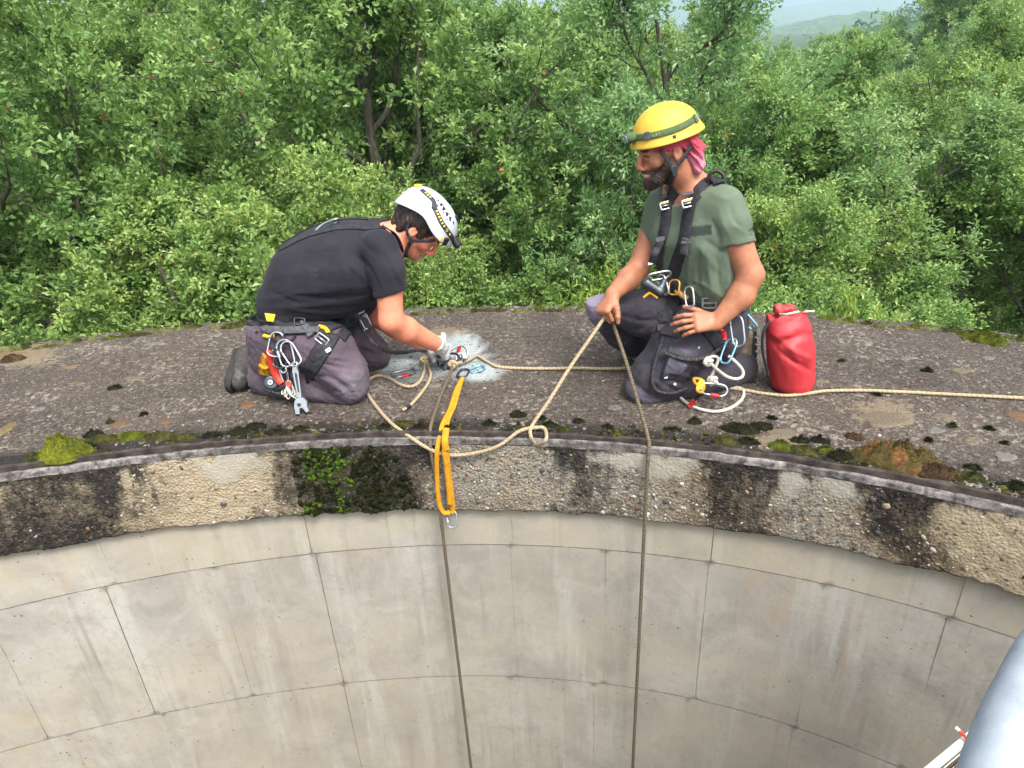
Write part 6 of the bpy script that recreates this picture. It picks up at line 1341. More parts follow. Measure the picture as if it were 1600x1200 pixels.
near = [oc(UA, a, b) for a, b in ((398, 502), (420, 507), (450, 512), (485, 513), (515, 511), (545, 504))]
far = [p*[1, -1, 1]+[0, 2*2.885, 0] for p in near[::-1]]
strap('waist_belt', near+far, 0.066, 0.007, M_WEB, hnA, on=UA, off=0.004, n=110, closed=True)
strap('belt_strap', [oc(UA, a, b, 0.012) for a, b in ((412, 514), (440, 516), (470, 516), (500, 517))], 0.034, 0.003, M_WEBG, hnA, on=UA, off=0.014, n=30)
bx_, by_ = CX, CU
plate('belt_badge', oc(UA, 422, 496, 0.013), bx_, by_, -CF, 0.044, 0.036, 0.003, M_YPAD, hnA, [(-.5, .5), (.5, .35), (.32, -.5), (-.3, -.42)])
lay_strap('belt_trim', UA, [(414, 523), (424, 527), (432, 524)], 0.014, M_YPAD, hnA, 0.012, 0.004, 14)
buckle('belt_buckle', oc(UA, 468, 507, 0.022), nrm(bx_-0.1*by_), by_, 0.042, 0.05, 0.0042, M_DKM, hnA); lay_strap('strap_end', UA, [(470, 508), (482, 516), (488, 526)], 0.030, M_WEBG, hnA, 0.016, 0.003, 16)
lay_strap('leg_loop', UA, [(520, 521), (508, 540), (497, 556), (487, 572), (478, 588)], 0.068, M_WEB, hnA, 0.003, 0.004); lay_strap('leg_loop', UA, [(556, 496), (546, 512), (532, 528)], 0.045, M_WEB, hnA, 0.003, 0.004)
lay_strap('leg_loop_pad', UA, [(499, 514), (508, 517), (513, 523)], 0.018, M_YPAD, hnA, 0.012, 0.006, 16)
buckle('leg_buckle', oc(UA, 503, 530, 0.014), nrm(bx_*0.8-by_*0.6), nrm(bx_*0.6+by_*0.8), 0.05, 0.03, 0.003, M_STEEL, hnA)
lay_strap('strap_tail', UA, [(488, 562), (500, 556), (514, 547)], 0.026, M_WEB, hnA, 0.006, 0.003, 20)
P_ = oc(UA, 513, 547, 0.013); tg = nrm(bx_*0.85+by_*0.5); plate('strap_tag', P_, tg, np.cross(-CF, tg), -CF, 0.022, 0.015, 0.001, M_WHITEMARK, hnA)
for k_ in (-0.006, 0.0, 0.006): plate('tag_letter', P_+tg*k_-CF*0.0016, tg, np.cross(-CF, tg), -CF, 0.0032, 0.008, 0.0005, M_BLK, hnA)
rod('gear_loop', [oc(UA, 402, 492, 0.004), at_y(391, 498, 2.86), at_y(390, 512, 2.86), oc(UA, 402, 520, 0.004)], 0.007, M_WEB, hnA)
rod('gear_loop', [oc(UA, 425, 520, 0.012), oc(UA, 430, 532, 0.02), oc(UA, 448, 536, 0.024), oc(UA, 462, 524, 0.012)], 0.0045, M_BLK, hnA)
rod('gear_hanger', [oc(UA, 442, 512, 0.014), oc(UA, 443, 524, 0.022), oc(UA, 442, 536, 0.026)], 0.004, M_BLK, hnA)
for y_ in (2.80, 2.95):
    strap('back_strap', [at_y(a, b-6, y_) for a, b in ((440, 398), (470, 372), (505, 356), (560, 345), (605, 352))], 0.042, 0.003, M_WEB, hnA, on=TA, off=0.002, n=50)
strap('shoulder_strap', [at_y(596, 346, 2.80), at_y(612, 354, 2.78), at_y(624, 372, 2.775), at_y(632, 392, 2.78)], 0.036, 0.003, M_WEB, hnA, on=TA, off=0.003, n=24)
strap('shoulder_strap', [at_y(582, 470, 2.74), at_y(592, 470, 2.78), at_y(600, 462, 2.82)], 0.03, 0.003, M_WEB, hnA, on=TA, off=0.003, n=16)
strap('side_strap', [at_y(590, 462, 2.77), at_y(582, 478, 2.79), at_y(572, 492, 2.81)], 0.030, 0.003, M_WEB, hnA, n=16)
rod('back_ring', [at_y(492, 362, 2.86), at_y(505, 350, 2.87), at_y(526, 342, 2.87), at_y(527, 347, 2.90), at_y(508, 356, 2.90)], 0.004, M_STEEL, hnA, closed=True)
plate('back_plate', at_y(500, 359, 2.87), nrm(at_y(540, 345, 2.87)-at_y(480, 366, 2.87)), np.array([0, 1.0, 0]), (-0.4, 0, 0.9), 0.09, 0.10, 0.006, M_DKM, hnA)
# --- right-hand worker
UB = Union(TB, PB); UBS = Union(TB, PB, BB)
hnB = empty('harness', oc(UB, 1090, 470)-loc_of(WB)); hnB.parent = WB
near = [oc(UB, a, b) for a, b in ((1056, 462), (1072, 470), (1095, 474), (1120, 473), (1140, 470))]; cen = at_y(1102, 472, 2.66)
far = [2*cen-p for p in near]; far = [p*[1, 1, 0]+[0, 0, cen[2]] for p in far]; near = [p*[1, 1, 0]+[0, 0, cen[2]-0.005] for p in near]
strap('waist_belt', near+far, 0.05, 0.006, M_WEB, hnB, on=UB, off=0.003, n=100, closed=True)
sN = [(1112, 284), (1103, 290), (1093, 300), (1080, 318), (1074, 345), (1068, 380), (1058, 412), (1048, 436)]; sF = [(1056, 296), (1050, 305), (1046, 314), (1042, 324), (1040, 350), (1034, 378), (1030, 405), (1036, 436)]
lay_strap('shoulder_strap', UBS, sN, 0.054, M_WEB, hnB, 0.003, 0.0035, 60); lay_strap('shoulder_strap', UBS, sF, 0.045, M_WEB, hnB, 0.003, 0.0035, 60)
lay_strap('shoulder_strap', UB, [(1108, 288), (1115, 284), (1121, 284)], 0.040, M_WEB, hnB, 0.003, 0.0035, 14)
lay_strap('shoulder_pad', UB, [(1104, 290), (1110, 285), (1116, 283)], 0.034, simple('mustard_padding', lin(176, 142, 62), 0.8, nscale=60), hnB, 0.008, 0.004, 14)
b_ = on_cloth(UB, 1122, 287); rod('back_ring', [b_+[-0.03, 0.02, 0.0], b_+[-0.028, 0.02, 0.03], b_+[-0.005, 0.02, 0.042], b_+[0.018, 0.01, 0.028], b_+[0.024, 0.0, 0.0]], 0.0065, M_BLK, hnB)
lay_strap('back_pad', UB, [(1112, 287), (1120, 285), (1128, 288)], 0.05, M_WEB, hnB, 0.006, 0.008, 14)
for px, py, w in ((1077, 317, 0.050), (1040, 321, 0.038)):
    P_ = oc(UB, px, py, 0.012); t_ = nrm(CX+CU*0.25); n_ = np.cross(-CF, t_)
    buckle('strap_buckle', P_, t_, n_, w, 0.026, 0.004, M_ALU, hnB); plate('buckle_stripe', P_+n_*0.010, t_, n_, -CF, w*0.8, 0.006, 0.003, M_MARK, hnB)
    plate('strap_keeper', P_+n_*0.034, t_, n_, -CF, w*0.8, 0.012, 0.004, M_BLK, hnB)
lay_strap('strap_end', UB, [(1074, 372), (1072, 385), (1071, 396)], 0.036, M_WEBG, hnB, 0.009, 0.004, 14); plate('strap_keeper', oc(UB, 1072, 379, 0.014), CX, CU, -CF, 0.042, 0.01, 0.004, M_BLK, hnB)
strap('strap_end', [oc(UB, 1034, 372, 0.012), at_y(1025, 392, 2.52), at_y(1018, 412, 2.53)], 0.028, 0.004, M_WEB, hnB, n=20); plate('strap_keeper', at_y(1031, 374, 2.525), nrm(CX+CU*0.2), CU, -CF, 0.036, 0.018, 0.005, M_BLK, hnB)
plate('strap_tip', at_y(1017, 411, 2.528), nrm(CX+CU*0.3), CU, -CF, 0.022, 0.012, 0.003, M_WHITEMARK, hnB)
strap('chest_pad', [oc(UB, 1036, 428, 0.01), oc(UB, 1043, 436, 0.012), oc(UB, 1052, 448, 0.012), oc(UB, 1056, 462, 0.01)], 0.05, 0.006, M_WEB, hnB, on=UB, off=0.006, n=20)
strap('belt_tie', [oc(UB, 1056, 452, 0.012), oc(UB, 1066, 460, 0.012), oc(UB, 1076, 466, 0.01)], 0.03, 0.004, M_BRASS, hnB, n=16)
lay_strap('leg_loop', UB, [(1056, 462), (1048, 476), (1040, 492), (1030, 510)], 0.065, M_WEB, hnB, 0.003, 0.004); plate('leg_buckle', oc(UB, 1032, 512, 0.012), CX, CU, -CF, 0.03, 0.028, 0.008, M_BLK, hnB)
lay_strap('leg_loop', UB, [(1080, 480), (1098, 505), (1118, 528), (1130, 548)], 0.055, M_WEB, hnB, 0.003, 0.004); buckle('leg_buckle', oc(UB, 1108, 474, 0.014), CX, CU, 0.05, 0.036, 0.004, M_WEBG, hnB)
# thigh pad under the hand, cargo pocket with its flap
kp = Shape(); K0 = oc(UB, 1072, 508); kn = UB.grad(K0[None])[0]; lay_strap('thigh_pad', UB, [(1092, 484), (1068, 498), (1052, 514), (1046, 526)], 0.085, M_TROUS if False else M_WEB, hnB, 0.004, 0.006, 24)
pk = [oc(PB, a, b) for a, b in ((1062, 560), (1054, 576), (1046, 592))]; strap('pocket', pk, 0.085, 0.004, M_TROUS, WB, on=PB, off=0.002, n=20, c=lin(60, 58, 66)); strap('pocket_flap', [oc(PB, a, b) for a, b in ((1060, 563), (1055, 572), (1049, 582))], 0.075, 0.006, M_TROUS, WB, on=PB, off=0.005, n=16, c=lin(92, 88, 98))
plate('pocket_snap', oc(PB, 1040, 589, 0.008), CX, CU, -CF, 0.014, 0.012, 0.004, M_STEEL, WB)
lay_strap('pocket_print', PB, [(1044, 545), (1058, 550), (1074, 556)], 0.022, M_WEBG, WB, 0.002, 0.001, 16); plate('logo_mark', oc(PB, 1092, 543, 0.004), nrm(CX*0.4+CU), nrm(CX-CU*0.4), -CF, 0.012, 0.006, 0.001, M_WHITEMARK, WB, [(-.5, -.5), (.5, 0), (-.5, .5), (-.1, 0)])
# ------------------------------------------------------------------ ropes and hardware
def mat_rope(name, c1, c2, fleck, pitch=95.0, amount=0.5):
    t = NT(name); s = t.n('SeparateXYZ'); t.set(s.inputs[0], t.uv())
    a = t.math('ADD', t.math('MULTIPLY', s.outputs[0], pitch), s.outputs[1]); fr = t.math('FRACT', a)
    b = t.math('FRACT', t.math('SUBTRACT', t.math('MULTIPLY', s.outputs[0], pitch*0.37), t.math('MULTIPLY', s.outputs[1], 1.0)))
    base = t.mix(t.noise(30, 4, 0.7), c1, c2)
    m = t.math('MULTIPLY', t.math('LESS_THAN', fr, 0.30), t.math('LESS_THAN', b, amount)); base = t.mix(m, base, fleck)
    st = t.math('FRACT', t.math('ADD', t.math('MULTIPLY', s.outputs[0], 330.0), t.math('MULTIPLY', s.outputs[1], 3.0)))
    return t.bsdf(base, 0.85, 0, t.bump(t.math('ABSOLUTE', t.math('SUBTRACT', st, 0.5)), 0.7, 0.002), 0.2)
M_ROPE = mat_rope('static_rope_beige', lin(160, 140, 108), lin(188, 170, 140), lin(96, 80, 62), 150, 0.42); M_ROPE2 = mat_rope('static_rope_dark_fleck', lin(92, 82, 68), lin(130, 116, 94), lin(40, 35, 32), 110, 0.8)
M_CORD = mat_rope('pale_grey_rope', lin(186, 180, 168), lin(206, 202, 190), lin(170, 164, 150)); M_LANY = mat_rope('dark_lanyard_rope', lin(44, 43, 44), lin(66, 64, 64), lin(96, 92, 88))
RR_ = 0.0070
def zs(p, h=RR_+0.003): return np.array([p[0], p[1], h])
def G(px, py, h=RR_+0.004): return zs(on_z(px, py, h), h)          # lying on the slab
def on_rim(px, py, inset=0.03):
    d = ray(px, py); lo, hi = 0.5, 6.0
    for _ in range(50):
        m = (lo+hi)/2; t_, r_ = polar(CO+d*m)
        if r_ < R_RIM(t_)-inset: lo = m
        else: hi = m
    return CO+d*lo
def rope(name, label, pts, mat=M_ROPE, r=RR_, n=None, cat='rope', group=None):
    P = np.array(pts); L = np.linalg.norm(np.diff(P, axis=0), axis=1).sum(); C = catmull(P, n or max(30, int(L/0.012)))
    V, F, uv = tube_geo(C, r, 10); o = mk(name, V, F, mat, base=C[0], uv=uv); return tag(o, label, cat, group)
gripA, gripB = bwrF+hdG*0.075+np.array([0.0, -0.012, -0.012]), None
gp = (np.mean(tG, 0)+bwrF+hdG*0.085)/2                                  # inside the closed fingers
# line from the hand, along the rim in a slack curve, back to the left knot
def knot(P, s, name, label, mat, seed, a=(1, 0, 0), b=(0, 0, 1)):
    """overhand bulk: three turns round one another"""
    rg_ = np.random.default_rng(seed); a = nrm(a); b = nrm(np.asarray(b)-a*(np.asarray(b)@a)); c = np.cross(a, b); t = np.linspace(0, 2*np.pi, 90, endpoint=False)
    C = P+s*(np.outer((2+np.cos(3*t))*np.cos(2*t), a)*0.42+np.outer((2+np.cos(3*t))*np.sin(2*t), b)*0.36+np.outer(np.sin(3*t), c)*0.55)
    V, F, uv = tube_geo(C, RR_*1.05, 10, True); return tag(mk(name, V, F, mat, base=P, uv=uv), label, 'knot')
kL = on_z(664, 563, 0.035); kR = on_z(708, 570, 0.03)
loop = [gp, gp+(at_y(915, 540, 2.50)-gp)*0.55, at_y(890, 575, 2.46), at_y(858, 626, 2.38)]
loop += [G(832, 664, 0.03), G(829, 680, 0.012), on_rim(838, 694, 0.012), G(853, 687, 0.012), G(851, 670, 0.016), G(838, 668, 0.024), on_rim(812, 678, 0.0)+[0, 0, 0.012]]
loop += [on_rim(a, b, 0.030) for a, b in ((780, 696), (742, 708), (700, 711), (668, 700))]+[on_rim(640, 684, 0.008)+[0, 0, 0.006]]
loop += [G(a, b) for a, b in ((610, 660), (584, 630), (570, 606), (577, 593), (592, 587), (610, 592), (626, 601), (642, 604), (655, 597))]+[G(662, 582, 0.02), kL]
rope('rope', 'beige rope sagging over the slab edge between the yellow-helmeted worker\'s hand and the left knot', loop)
knot(kL, 0.017, 'rope_knot', 'beige overhand knot beside the grey glove', M_ROPE, 1, (1, 0.2, 0), (0, 0.3, 1)); knot(kR, 0.016, 'rope_knot', 'beige figure-eight knot above the yellow sling', M_ROPE, 2, (0.8, -0.3, 0.2), (0, 0.5, 1))
tl = [kL+[0.008, -0.01, -0.01], G(673, 585), G(668, 600), G(655, 618), G(640, 634), G(628, 641)]
rope('rope_tail', 'short beige rope tail with black taped end beneath the left knot', tl)
m_ = rod('tape_sleeve', [G(640, 634), G(634, 638)], RR_*1.25, M_BLK, bpy.data.objects['rope_tail'], 10, 8)
# two lines going down into the shaft
def drop(p, dz, n=5, lean=(0, 0)): return [p+np.array([lean[0]*k/n, lean[1]*k/n, -dz*k/n]) for k in range(1, n+1)]
e1 = on_rim(676, 722, 0.030); rope('rope', 'flecked rope from the right knot hanging into the shaft behind the yellow sling', [kR+[0, -0.012, 0], G(700, 592), G(690, 615), G(681, 640), G(674, 662), on_rim(672, 684, 0.0)+[0, 0, 0.008], on_rim(673, 700, 0.028), e1, on_rim(684, 770, 0.03)]+drop(on_rim(684, 770, 0.03)+[0, -0.004, 0], 6.5, 8, (0.05, -0.06)), M_ROPE2)
e2 = on_rim(1013, 712, 0.030)
rope('rope', 'flecked rope from the yellow-helmeted worker\'s hand hanging straight into the shaft', [gp+[0.012, 0.0, -0.005], gp+[0.02, 0, -0.05], at_y(975, 555, 2.42), at_y(996, 625, 2.32), on_rim(1013, 690, -0.002)+[0, 0, 0.010], e2, on_rim(1010, 760, 0.03)]+drop(on_rim(1010, 760, 0.03)+[0, -0.004, 0], 6.5, 8, (-0.03, -0.06)), M_ROPE2)
rope('rope', 'beige rope lying on the slab between the right knot and the yellow-helmeted worker\'s knee', [kR+[0.01, 0.0, 0.004], G(733, 562, 0.02), G(745, 556), G(758, 563), G(775, 572), G(800, 575), G(850, 576), G(900, 575), G(950, 576), G(990, 574), G(1015, 571)])
rope('rope', 'beige rope running along the slab past the red bag', [G(1108, 603), G(1130, 605), G(1160, 609), G(1195, 615), G(1230, 618), G(1262, 615), G(1290, 611), G(1340, 610), G(1400, 612), G(1480, 616), G(1560, 620), G(1640, 625), G(1800, 640)])
rope('lanyard', 'black lanyard curving round from the left worker\'s belt towards his gloved hand', [oc(UA, 556, 500, 0.01), oc(UA, 562, 508, 0.02), at_y(580, 532, 2.72), at_y(605, 549, 2.76), at_y(630, 551, 2.85), at_y(652, 547, 2.93), at_y(668, 548, 2.98)], M_LANY, 0.0078)
# the right worker's cow's-tail: dark lanyard round the thigh, pale rope loops
rope('lanyard', 'dark lanyard looped down the kneeling worker\'s thigh to the slab', [oc(UB, 1040, 518, 0.01), oc(UB, 1030, 545, 0.012), oc(UB, 1021, 575, 0.012), oc(UB, 1020, 600, 0.012), oc(UB, 1030, 612, 0.012), oc(UB, 1052, 614, 0.012), oc(UB, 1074, 607, 0.012)], M_LANY, 0.0062)
rope('lanyard', 'dark lanyard running across the thigh towards the hip', [oc(UB, 1038, 551, 0.012), oc(UB, 1058, 559, 0.014), oc(UB, 1086, 562, 0.018), oc(UB, 1112, 553, 0.02), oc(UB, 1138, 536, 0.022)], M_LANY, 0.007)
rope('rope', 'pale grey rope loop lying on the slab at the worker\'s hip', [oc(UB, 1138, 556, 0.03), at_y(1150, 566, 2.47), at_y(1160, 578, 2.46), at_y(1160, 588, 2.45), at_y(1150, 592, 2.44), at_y(1135, 588, 2.43), at_y(1118, 575, 2.43), at_y(1108, 563, 2.44), at_y(1112, 557, 2.45), at_y(1122, 560, 2.45), at_y(1116, 578, 2.44), at_y(1112, 590, 2.44), at_y(1120, 600, 2.44), G(1135, 604), G(1155, 606), G(1162, 612), G(1158, 625), G(1140, 638), G(1115, 643), G(1085, 636), G(1064, 622), G(1055, 606, 0.03), oc(UB, 1055, 600, 0.02)], M_CORD, 0.0062)
knot(at_y(1114, 595, 2.43), 0.015, 'rope_knot', 'pale grey knot hanging beside the kneeling worker\'s thigh', M_CORD, 4, (0.6, 0, -0.6), (0, -0.3, 1)); knot(at_y(1106, 565, 2.44), 0.013, 'rope_knot', 'small pale grey knot below the blue carabiner', M_CORD, 5, (1, 0, 0.2), (0, -0.3, 1))
# ------------------------------------------------------------------ carabiners and tools
def carabiner(label, P, along, side, L, W, r, mat, sleeve=None, group=None, name='carabiner'):
    a = nrm(along); s = nrm(np.asarray(side)-a*(np.asarray(side)@a)); e = empty(name, P)
    out = [(-.5, -.1), (-.47, .32), (-.36, .47), (-.1, .5), (.25, .5), (.42, .38), (.5, .1), (.47, -.22), (.36, -.42), (.25, -.5)]
    pts = [P+a*L*x+s*W*y for x, y in out]; rod('frame', pts, r, mat, e, 10, 50)
    g0, g1 = P+a*L*0.25-s*W*0.5, P+a*L*-0.36-s*W*0.42; rod('gate', [g0, g1, P+a*L*-.5-s*W*.1], r*0.85, mat, e, 8, 14)
    if sleeve: rod('gate_sleeve', [g0+(g1-g0)*0.10, g0+(g1-g0)*0.62], r*1.65, sleeve, e, 12, 6)
    rod('rivet', [g1-np.cross(a, s)*r*1.2, g1+np.cross(a, s)*r*1.2], r*0.8, M_STEEL, e, 8, 3)
    return tag(e, label, 'carabiner', group)
VIEW = -CF
up_ = CU
def near_pt(px, py, lift): return oc(UA, px, py, lift)
carabiner('silver carabiner holding the red-handled tool on the left worker\'s hip', near_pt(430, 538, 0.03), nrm(CU+CX*0.25), CX, 0.10, 0.055, 0.0045, M_STEEL)
carabiner('steel screw-gate carabiner beside the wrench on the left worker\'s gear loop', near_pt(446, 552, 0.036), nrm(CU-CX*0.25), CX, 0.11, 0.06, 0.0048, M_ALU, M_ALU)
carabiner('grey carabiner hanging open side down above the wrench on the left worker\'s gear loop', near_pt(454, 553, 0.045), nrm(CU-CX*0.6), nrm(CX+CU*0.3), 0.105, 0.055, 0.0045, M_STEEL)
carabiner('dark carabiner hanging behind the steel ones on the left worker\'s hip', near_pt(438, 556, 0.024), nrm(CU+CX*0.1), CX, 0.10, 0.055, 0.0045, M_DKM)
# red-handled tool
h = [near_pt(a, b, 0.045) for a, b in ((421, 547), (422, 562), (428, 578), (435, 592), (440, 600))]
rt_ = empty('folding_saw', h[0]); V, F, uv = ribbon_geo(catmull(h, 30), np.tile(-CF, (30, 1)), 0.018+0.012*np.sin(np.linspace(0.3, 2.6, 30)), 0.009); mk('handle', V, F, M_REDP, rt_, uv=uv); rod('blade', [near_pt(426, 548, 0.04), near_pt(434, 572, 0.04), near_pt(443, 597, 0.04)], 0.004, M_STEEL, rt_)
tag(rt_, 'curved red-handled tool hanging on the left worker\'s hip', 'tool')
# ochre sling bundle
e = empty('sling_bundle', near_pt(416, 572, 0.02))
for i in range(6):
    a = near_pt(412+i*1.3, 552+i*2, 0.016+0.003*i); b = near_pt(407+i*3.2, 582-i*0.8, 0.02+0.003*i); c_ = near_pt(418+i*1.5, 584+i, 0.024); strap('sling_fold', [a, (a+b)/2+CX*0.004*(i % 3-1), b, c_], 0.016, 0.002, M_YEL if i % 2 else M_BRASS, e, n=20)
strap('sling_wrap', [near_pt(405, 570, 0.03), near_pt(414, 575, 0.042), near_pt(424, 570, 0.036)], 0.014, 0.003, M_YEL, e, n=14); tag(e, 'ochre webbing bundle tied on the left worker\'s hip', 'webbing sling')
# descender / pulley
e = empty('descender', near_pt(430, 600, 0.03)); P_ = near_pt(424, 598, 0.04)
def disc(name, P, n, r, th, mat, parent, rin=0.0):
    n = nrm(n); a = nrm(np.cross(n, (0.3, 0.2, 0.9))); b = np.cross(n, a); t = np.linspace(0, 2*np.pi, 32, endpoint=False); m = MB()
    prof = [(rin, th), (r*0.9, th), (r, th*0.6), (r, -th*0.6), (r*0.9, -th), (rin, -th)]; V = np.concatenate([[P+n*z+q*(np.cos(x)*a+np.sin(x)*b) for x in t] for q, z in prof]); m.add(V, [tuple(f) for f in grid_faces(6, 32, True, True)]); return m.build(name, mat, parent)
disc('sheave', P_, -CF+CX*0.2, 0.032, 0.010, M_DKM, e, 0.003); disc('axle', P_-CF*0.012, -CF+CX*0.2, 0.013, 0.006, M_STEEL, e, 0.001)
rod('arm', [near_pt(424, 612, 0.035), near_pt(440, 606, 0.045), near_pt(450, 596, 0.045), near_pt(449, 582, 0.045)], 0.009, M_DKM, e); plate('side_plate', near_pt(430, 606, 0.03), nrm(CX-CU*0.3), nrm(CU+CX*0.3), -CF, 0.075, 0.045, 0.008, M_DKM, e)
disc('eye', near_pt(443, 578, 0.045), -CF, 0.017, 0.005, M_STEEL, e, 0.007); tag(e, 'grey metal descender hanging low on the left worker\'s hip', 'descender')
# pale cord coil with a red tag
e = empty('cord_coil', near_pt(452, 606, 0.03))
for i in range(6):
    c_ = near_pt(446+i*2.2, 606+(i % 3)*3, 0.035+0.003*i); t = np.linspace(0, 2*np.pi, 12, endpoint=False); ax1 = nrm(CU+CX*(0.5-0.22*i)); ax2 = np.cross(ax1, -CF)
    rod('coil_turn', [c_+ax1*0.030*np.cos(q_)+ax2*0.010*np.sin(q_)-CF*0.006*np.sin(q_+i) for q_ in t], 0.0028, M_CORD, e, 8, 40, True)
plate('red_tag', near_pt(451, 600, 0.055), nrm(CX-CU*0.3), CU, -CF, 0.026, 0.018, 0.005, M_REDP, e); tag(e, 'small pale cord coil with red tag on the left worker\'s hip', 'cord')
# adjustable spanner
w0, w1 = near_pt(461, 572, 0.045), at_y(469, 622, 2.575); d_ = nrm(w1-w0); s_ = nrm(np.cross(d_, -CF)); s_ = s_ if s_@CX > 0 else -s_; n_ = np.cross(d_, s_); n_ = n_ if n_@CF < 0 else -n_
e = empty('spanner', w0); Lw = np.linalg.norm(w1-w0)
poly = [(-.5, .30), (-.40, .50), (.34, .36), (.42, .36), (.5, .30), (.5, -.30), (.42, -.36), (.34, -.36), (-.40, -.50), (-.5, -.30)]
plate('handle', (w0+w1)/2, d_, s_, n_, Lw, 0.026, 0.008, M_STEEL, e, poly, smooth=False)
plate('handle_panel', (w0+w1)/2+n_*0.006, d_, s_, n_, Lw*0.62, 0.010, 0.003, M_DKM, e, poly)
disc('hanging_eye', w0-d_*0.004, n_, 0.016, 0.006, M_STEEL, e, 0.007)
hp = [(-.5, .30), (-.2, .55), (.15, .52), (.5, .62), (.55, .35), (.22, .12), (.18, -.12), (.62, -.22), (.58, -.52), (.1, -.56), (-.25, -.48), (-.5, -.28)]
plate('jaw_head', w1+d_*0.028, d_, s_, n_, 0.062, 0.052, 0.009, M_STEEL, e, hp, smooth=False); disc('adjusting_worm', w1+d_*0.026-s_*0.006+n_*0.008, n_, 0.008, 0.005, M_DKM, e, 0.001)
tag(e, 'adjustable steel spanner hanging from the left worker\'s hip down to the slab', 'spanner')
carabiner('dark carabiner clipped at the left worker\'s waist beside his forearm', at_y(571, 503, 2.72), nrm(CU-CX*0.5), CX*0.6-CF*0.5, 0.07, 0.05, 0.005, M_DKM)
# on the slab by the anchor
def slab_c(label, px, py, ang, L, W, mat, sleeve=None, h=0.007):
    P = on_z(px, py, h); return carabiner(label, P, (math.cos(ang), math.sin(ang), 0.05), (-math.sin(ang), math.cos(ang), 0), L, W, 0.005, mat, sleeve)
slab_c('silver carabiner with red gate lying on the slab beside the left worker\'s knee', 631, 583, 0.35, 0.105, 0.058, M_ALU, M_REDA)
slab_c('blue-grey shackle lying on the dust right of the right knot', 745, 577, 0.6, 0.075, 0.045, M_BLUE, M_BLUE); slab_c('steel carabiner joining the yellow sling to the anchor', 724, 583, 1.3, 0.075, 0.045, M_DKM)
c_ = on_z(712, 556, 0.05); carabiner('large silver carabiner held at the anchor by the gloved hand', c_, (0.8, 0.3, 0.35), (-0.3, 0.6, 0.6), 0.12, 0.075, 0.006, M_ALU, M_DKM)
carabiner('black carabiner under the gloved hand beside the right knot', on_z(700, 562, 0.03), (0.9, -0.1, 0.15), (0, 0.8, 0.5), 0.10, 0.06, 0.0055, M_BLK)
e = empty('anchor_bolt', on_z(720, 556, 0.0)); plate('hanger_plate', on_z(720, 558, 0.012), (1, 0, 0), (0, 0.7, 0.7), (0, -0.7, 0.7), 0.05, 0.04, 0.004, M_STEEL, e); disc('nut', on_z(720, 556, 0.022), (0, -0.3, 1), 0.011, 0.007, M_STEEL, e, 0.004); rod('bolt', [on_z(720, 556, -0.01), on_z(720, 556, 0.04)], 0.006, M_STEEL, e, 10, 4)
V, F = box_geo(on_z(717, 546, 0.045), (0.004, -0.004, 0.014), (0.009, 0.004, 0), (0, 0.008, 0.003), 0.003); mk('red_cap', V, F, M_REDP, e); tag(e, 'steel anchor bolt with red cap standing in the drill dust', 'anchor')
# yellow sling over the edge, carabiner at its lower end
e = empty('webbing_sling', on_z(722, 590, 0.01))
A0 = G(722, 591, 0.014)
strap('sling_strand', [A0, G(716, 610, 0.012), G(709, 635, 0.012), G(700, 655, 0.014), on_rim(697, 682, -0.004)+[0, 0, 0.014], on_rim(697, 700, 0.042), on_rim(702, 745, 0.04), on_rim(707, 790, 0.038), on_rim(706, 803, 0.038)], 0.021, 0.003, M_YEL, e, n=70, normals=(0, -0.6, 0.8))
strap('sling_strand', [A0+[0.003, 0, 0.004], G(712, 612, 0.016), G(703, 640, 0.014), G(692, 662, 0.016), on_rim(689, 684, -0.004)+[0, 0, 0.016], on_rim(683, 705, 0.036), on_rim(683, 745, 0.035), on_rim(686, 785, 0.034), on_rim(694, 801, 0.036), on_rim(703, 800, 0.036)], 0.019, 0.003, M_YEL, e, n=70, normals=(0, -0.8, 0.6))
strap('sling_strand', [on_rim(697, 684, 0.0)+[0, 0, 0.02], on_rim(694, 702, 0.05), on_rim(699, 740, 0.048), on_rim(703, 790, 0.044)], 0.019, 0.003, M_YEL, e, n=40, normals=(0, -0.8, 0.6))
strap('sling_stitching', [on_rim(698, 676, 0.0)+[0, 0, 0.02], on_rim(695, 690, 0.045), on_rim(698, 704, 0.052)], 0.026, 0.004, M_YEL, e, n=16, normals=(0, -0.6, 0.8)); tag(e, 'long yellow webbing sling hanging from the anchor over the slab edge', 'sling')
carabiner('small silver carabiner at the lower end of the yellow sling', on_rim(706, 811, 0.036), CU-0.1*CX, CX, 0.068, 0.04, 0.0042, M_ALU, M_STEEL)
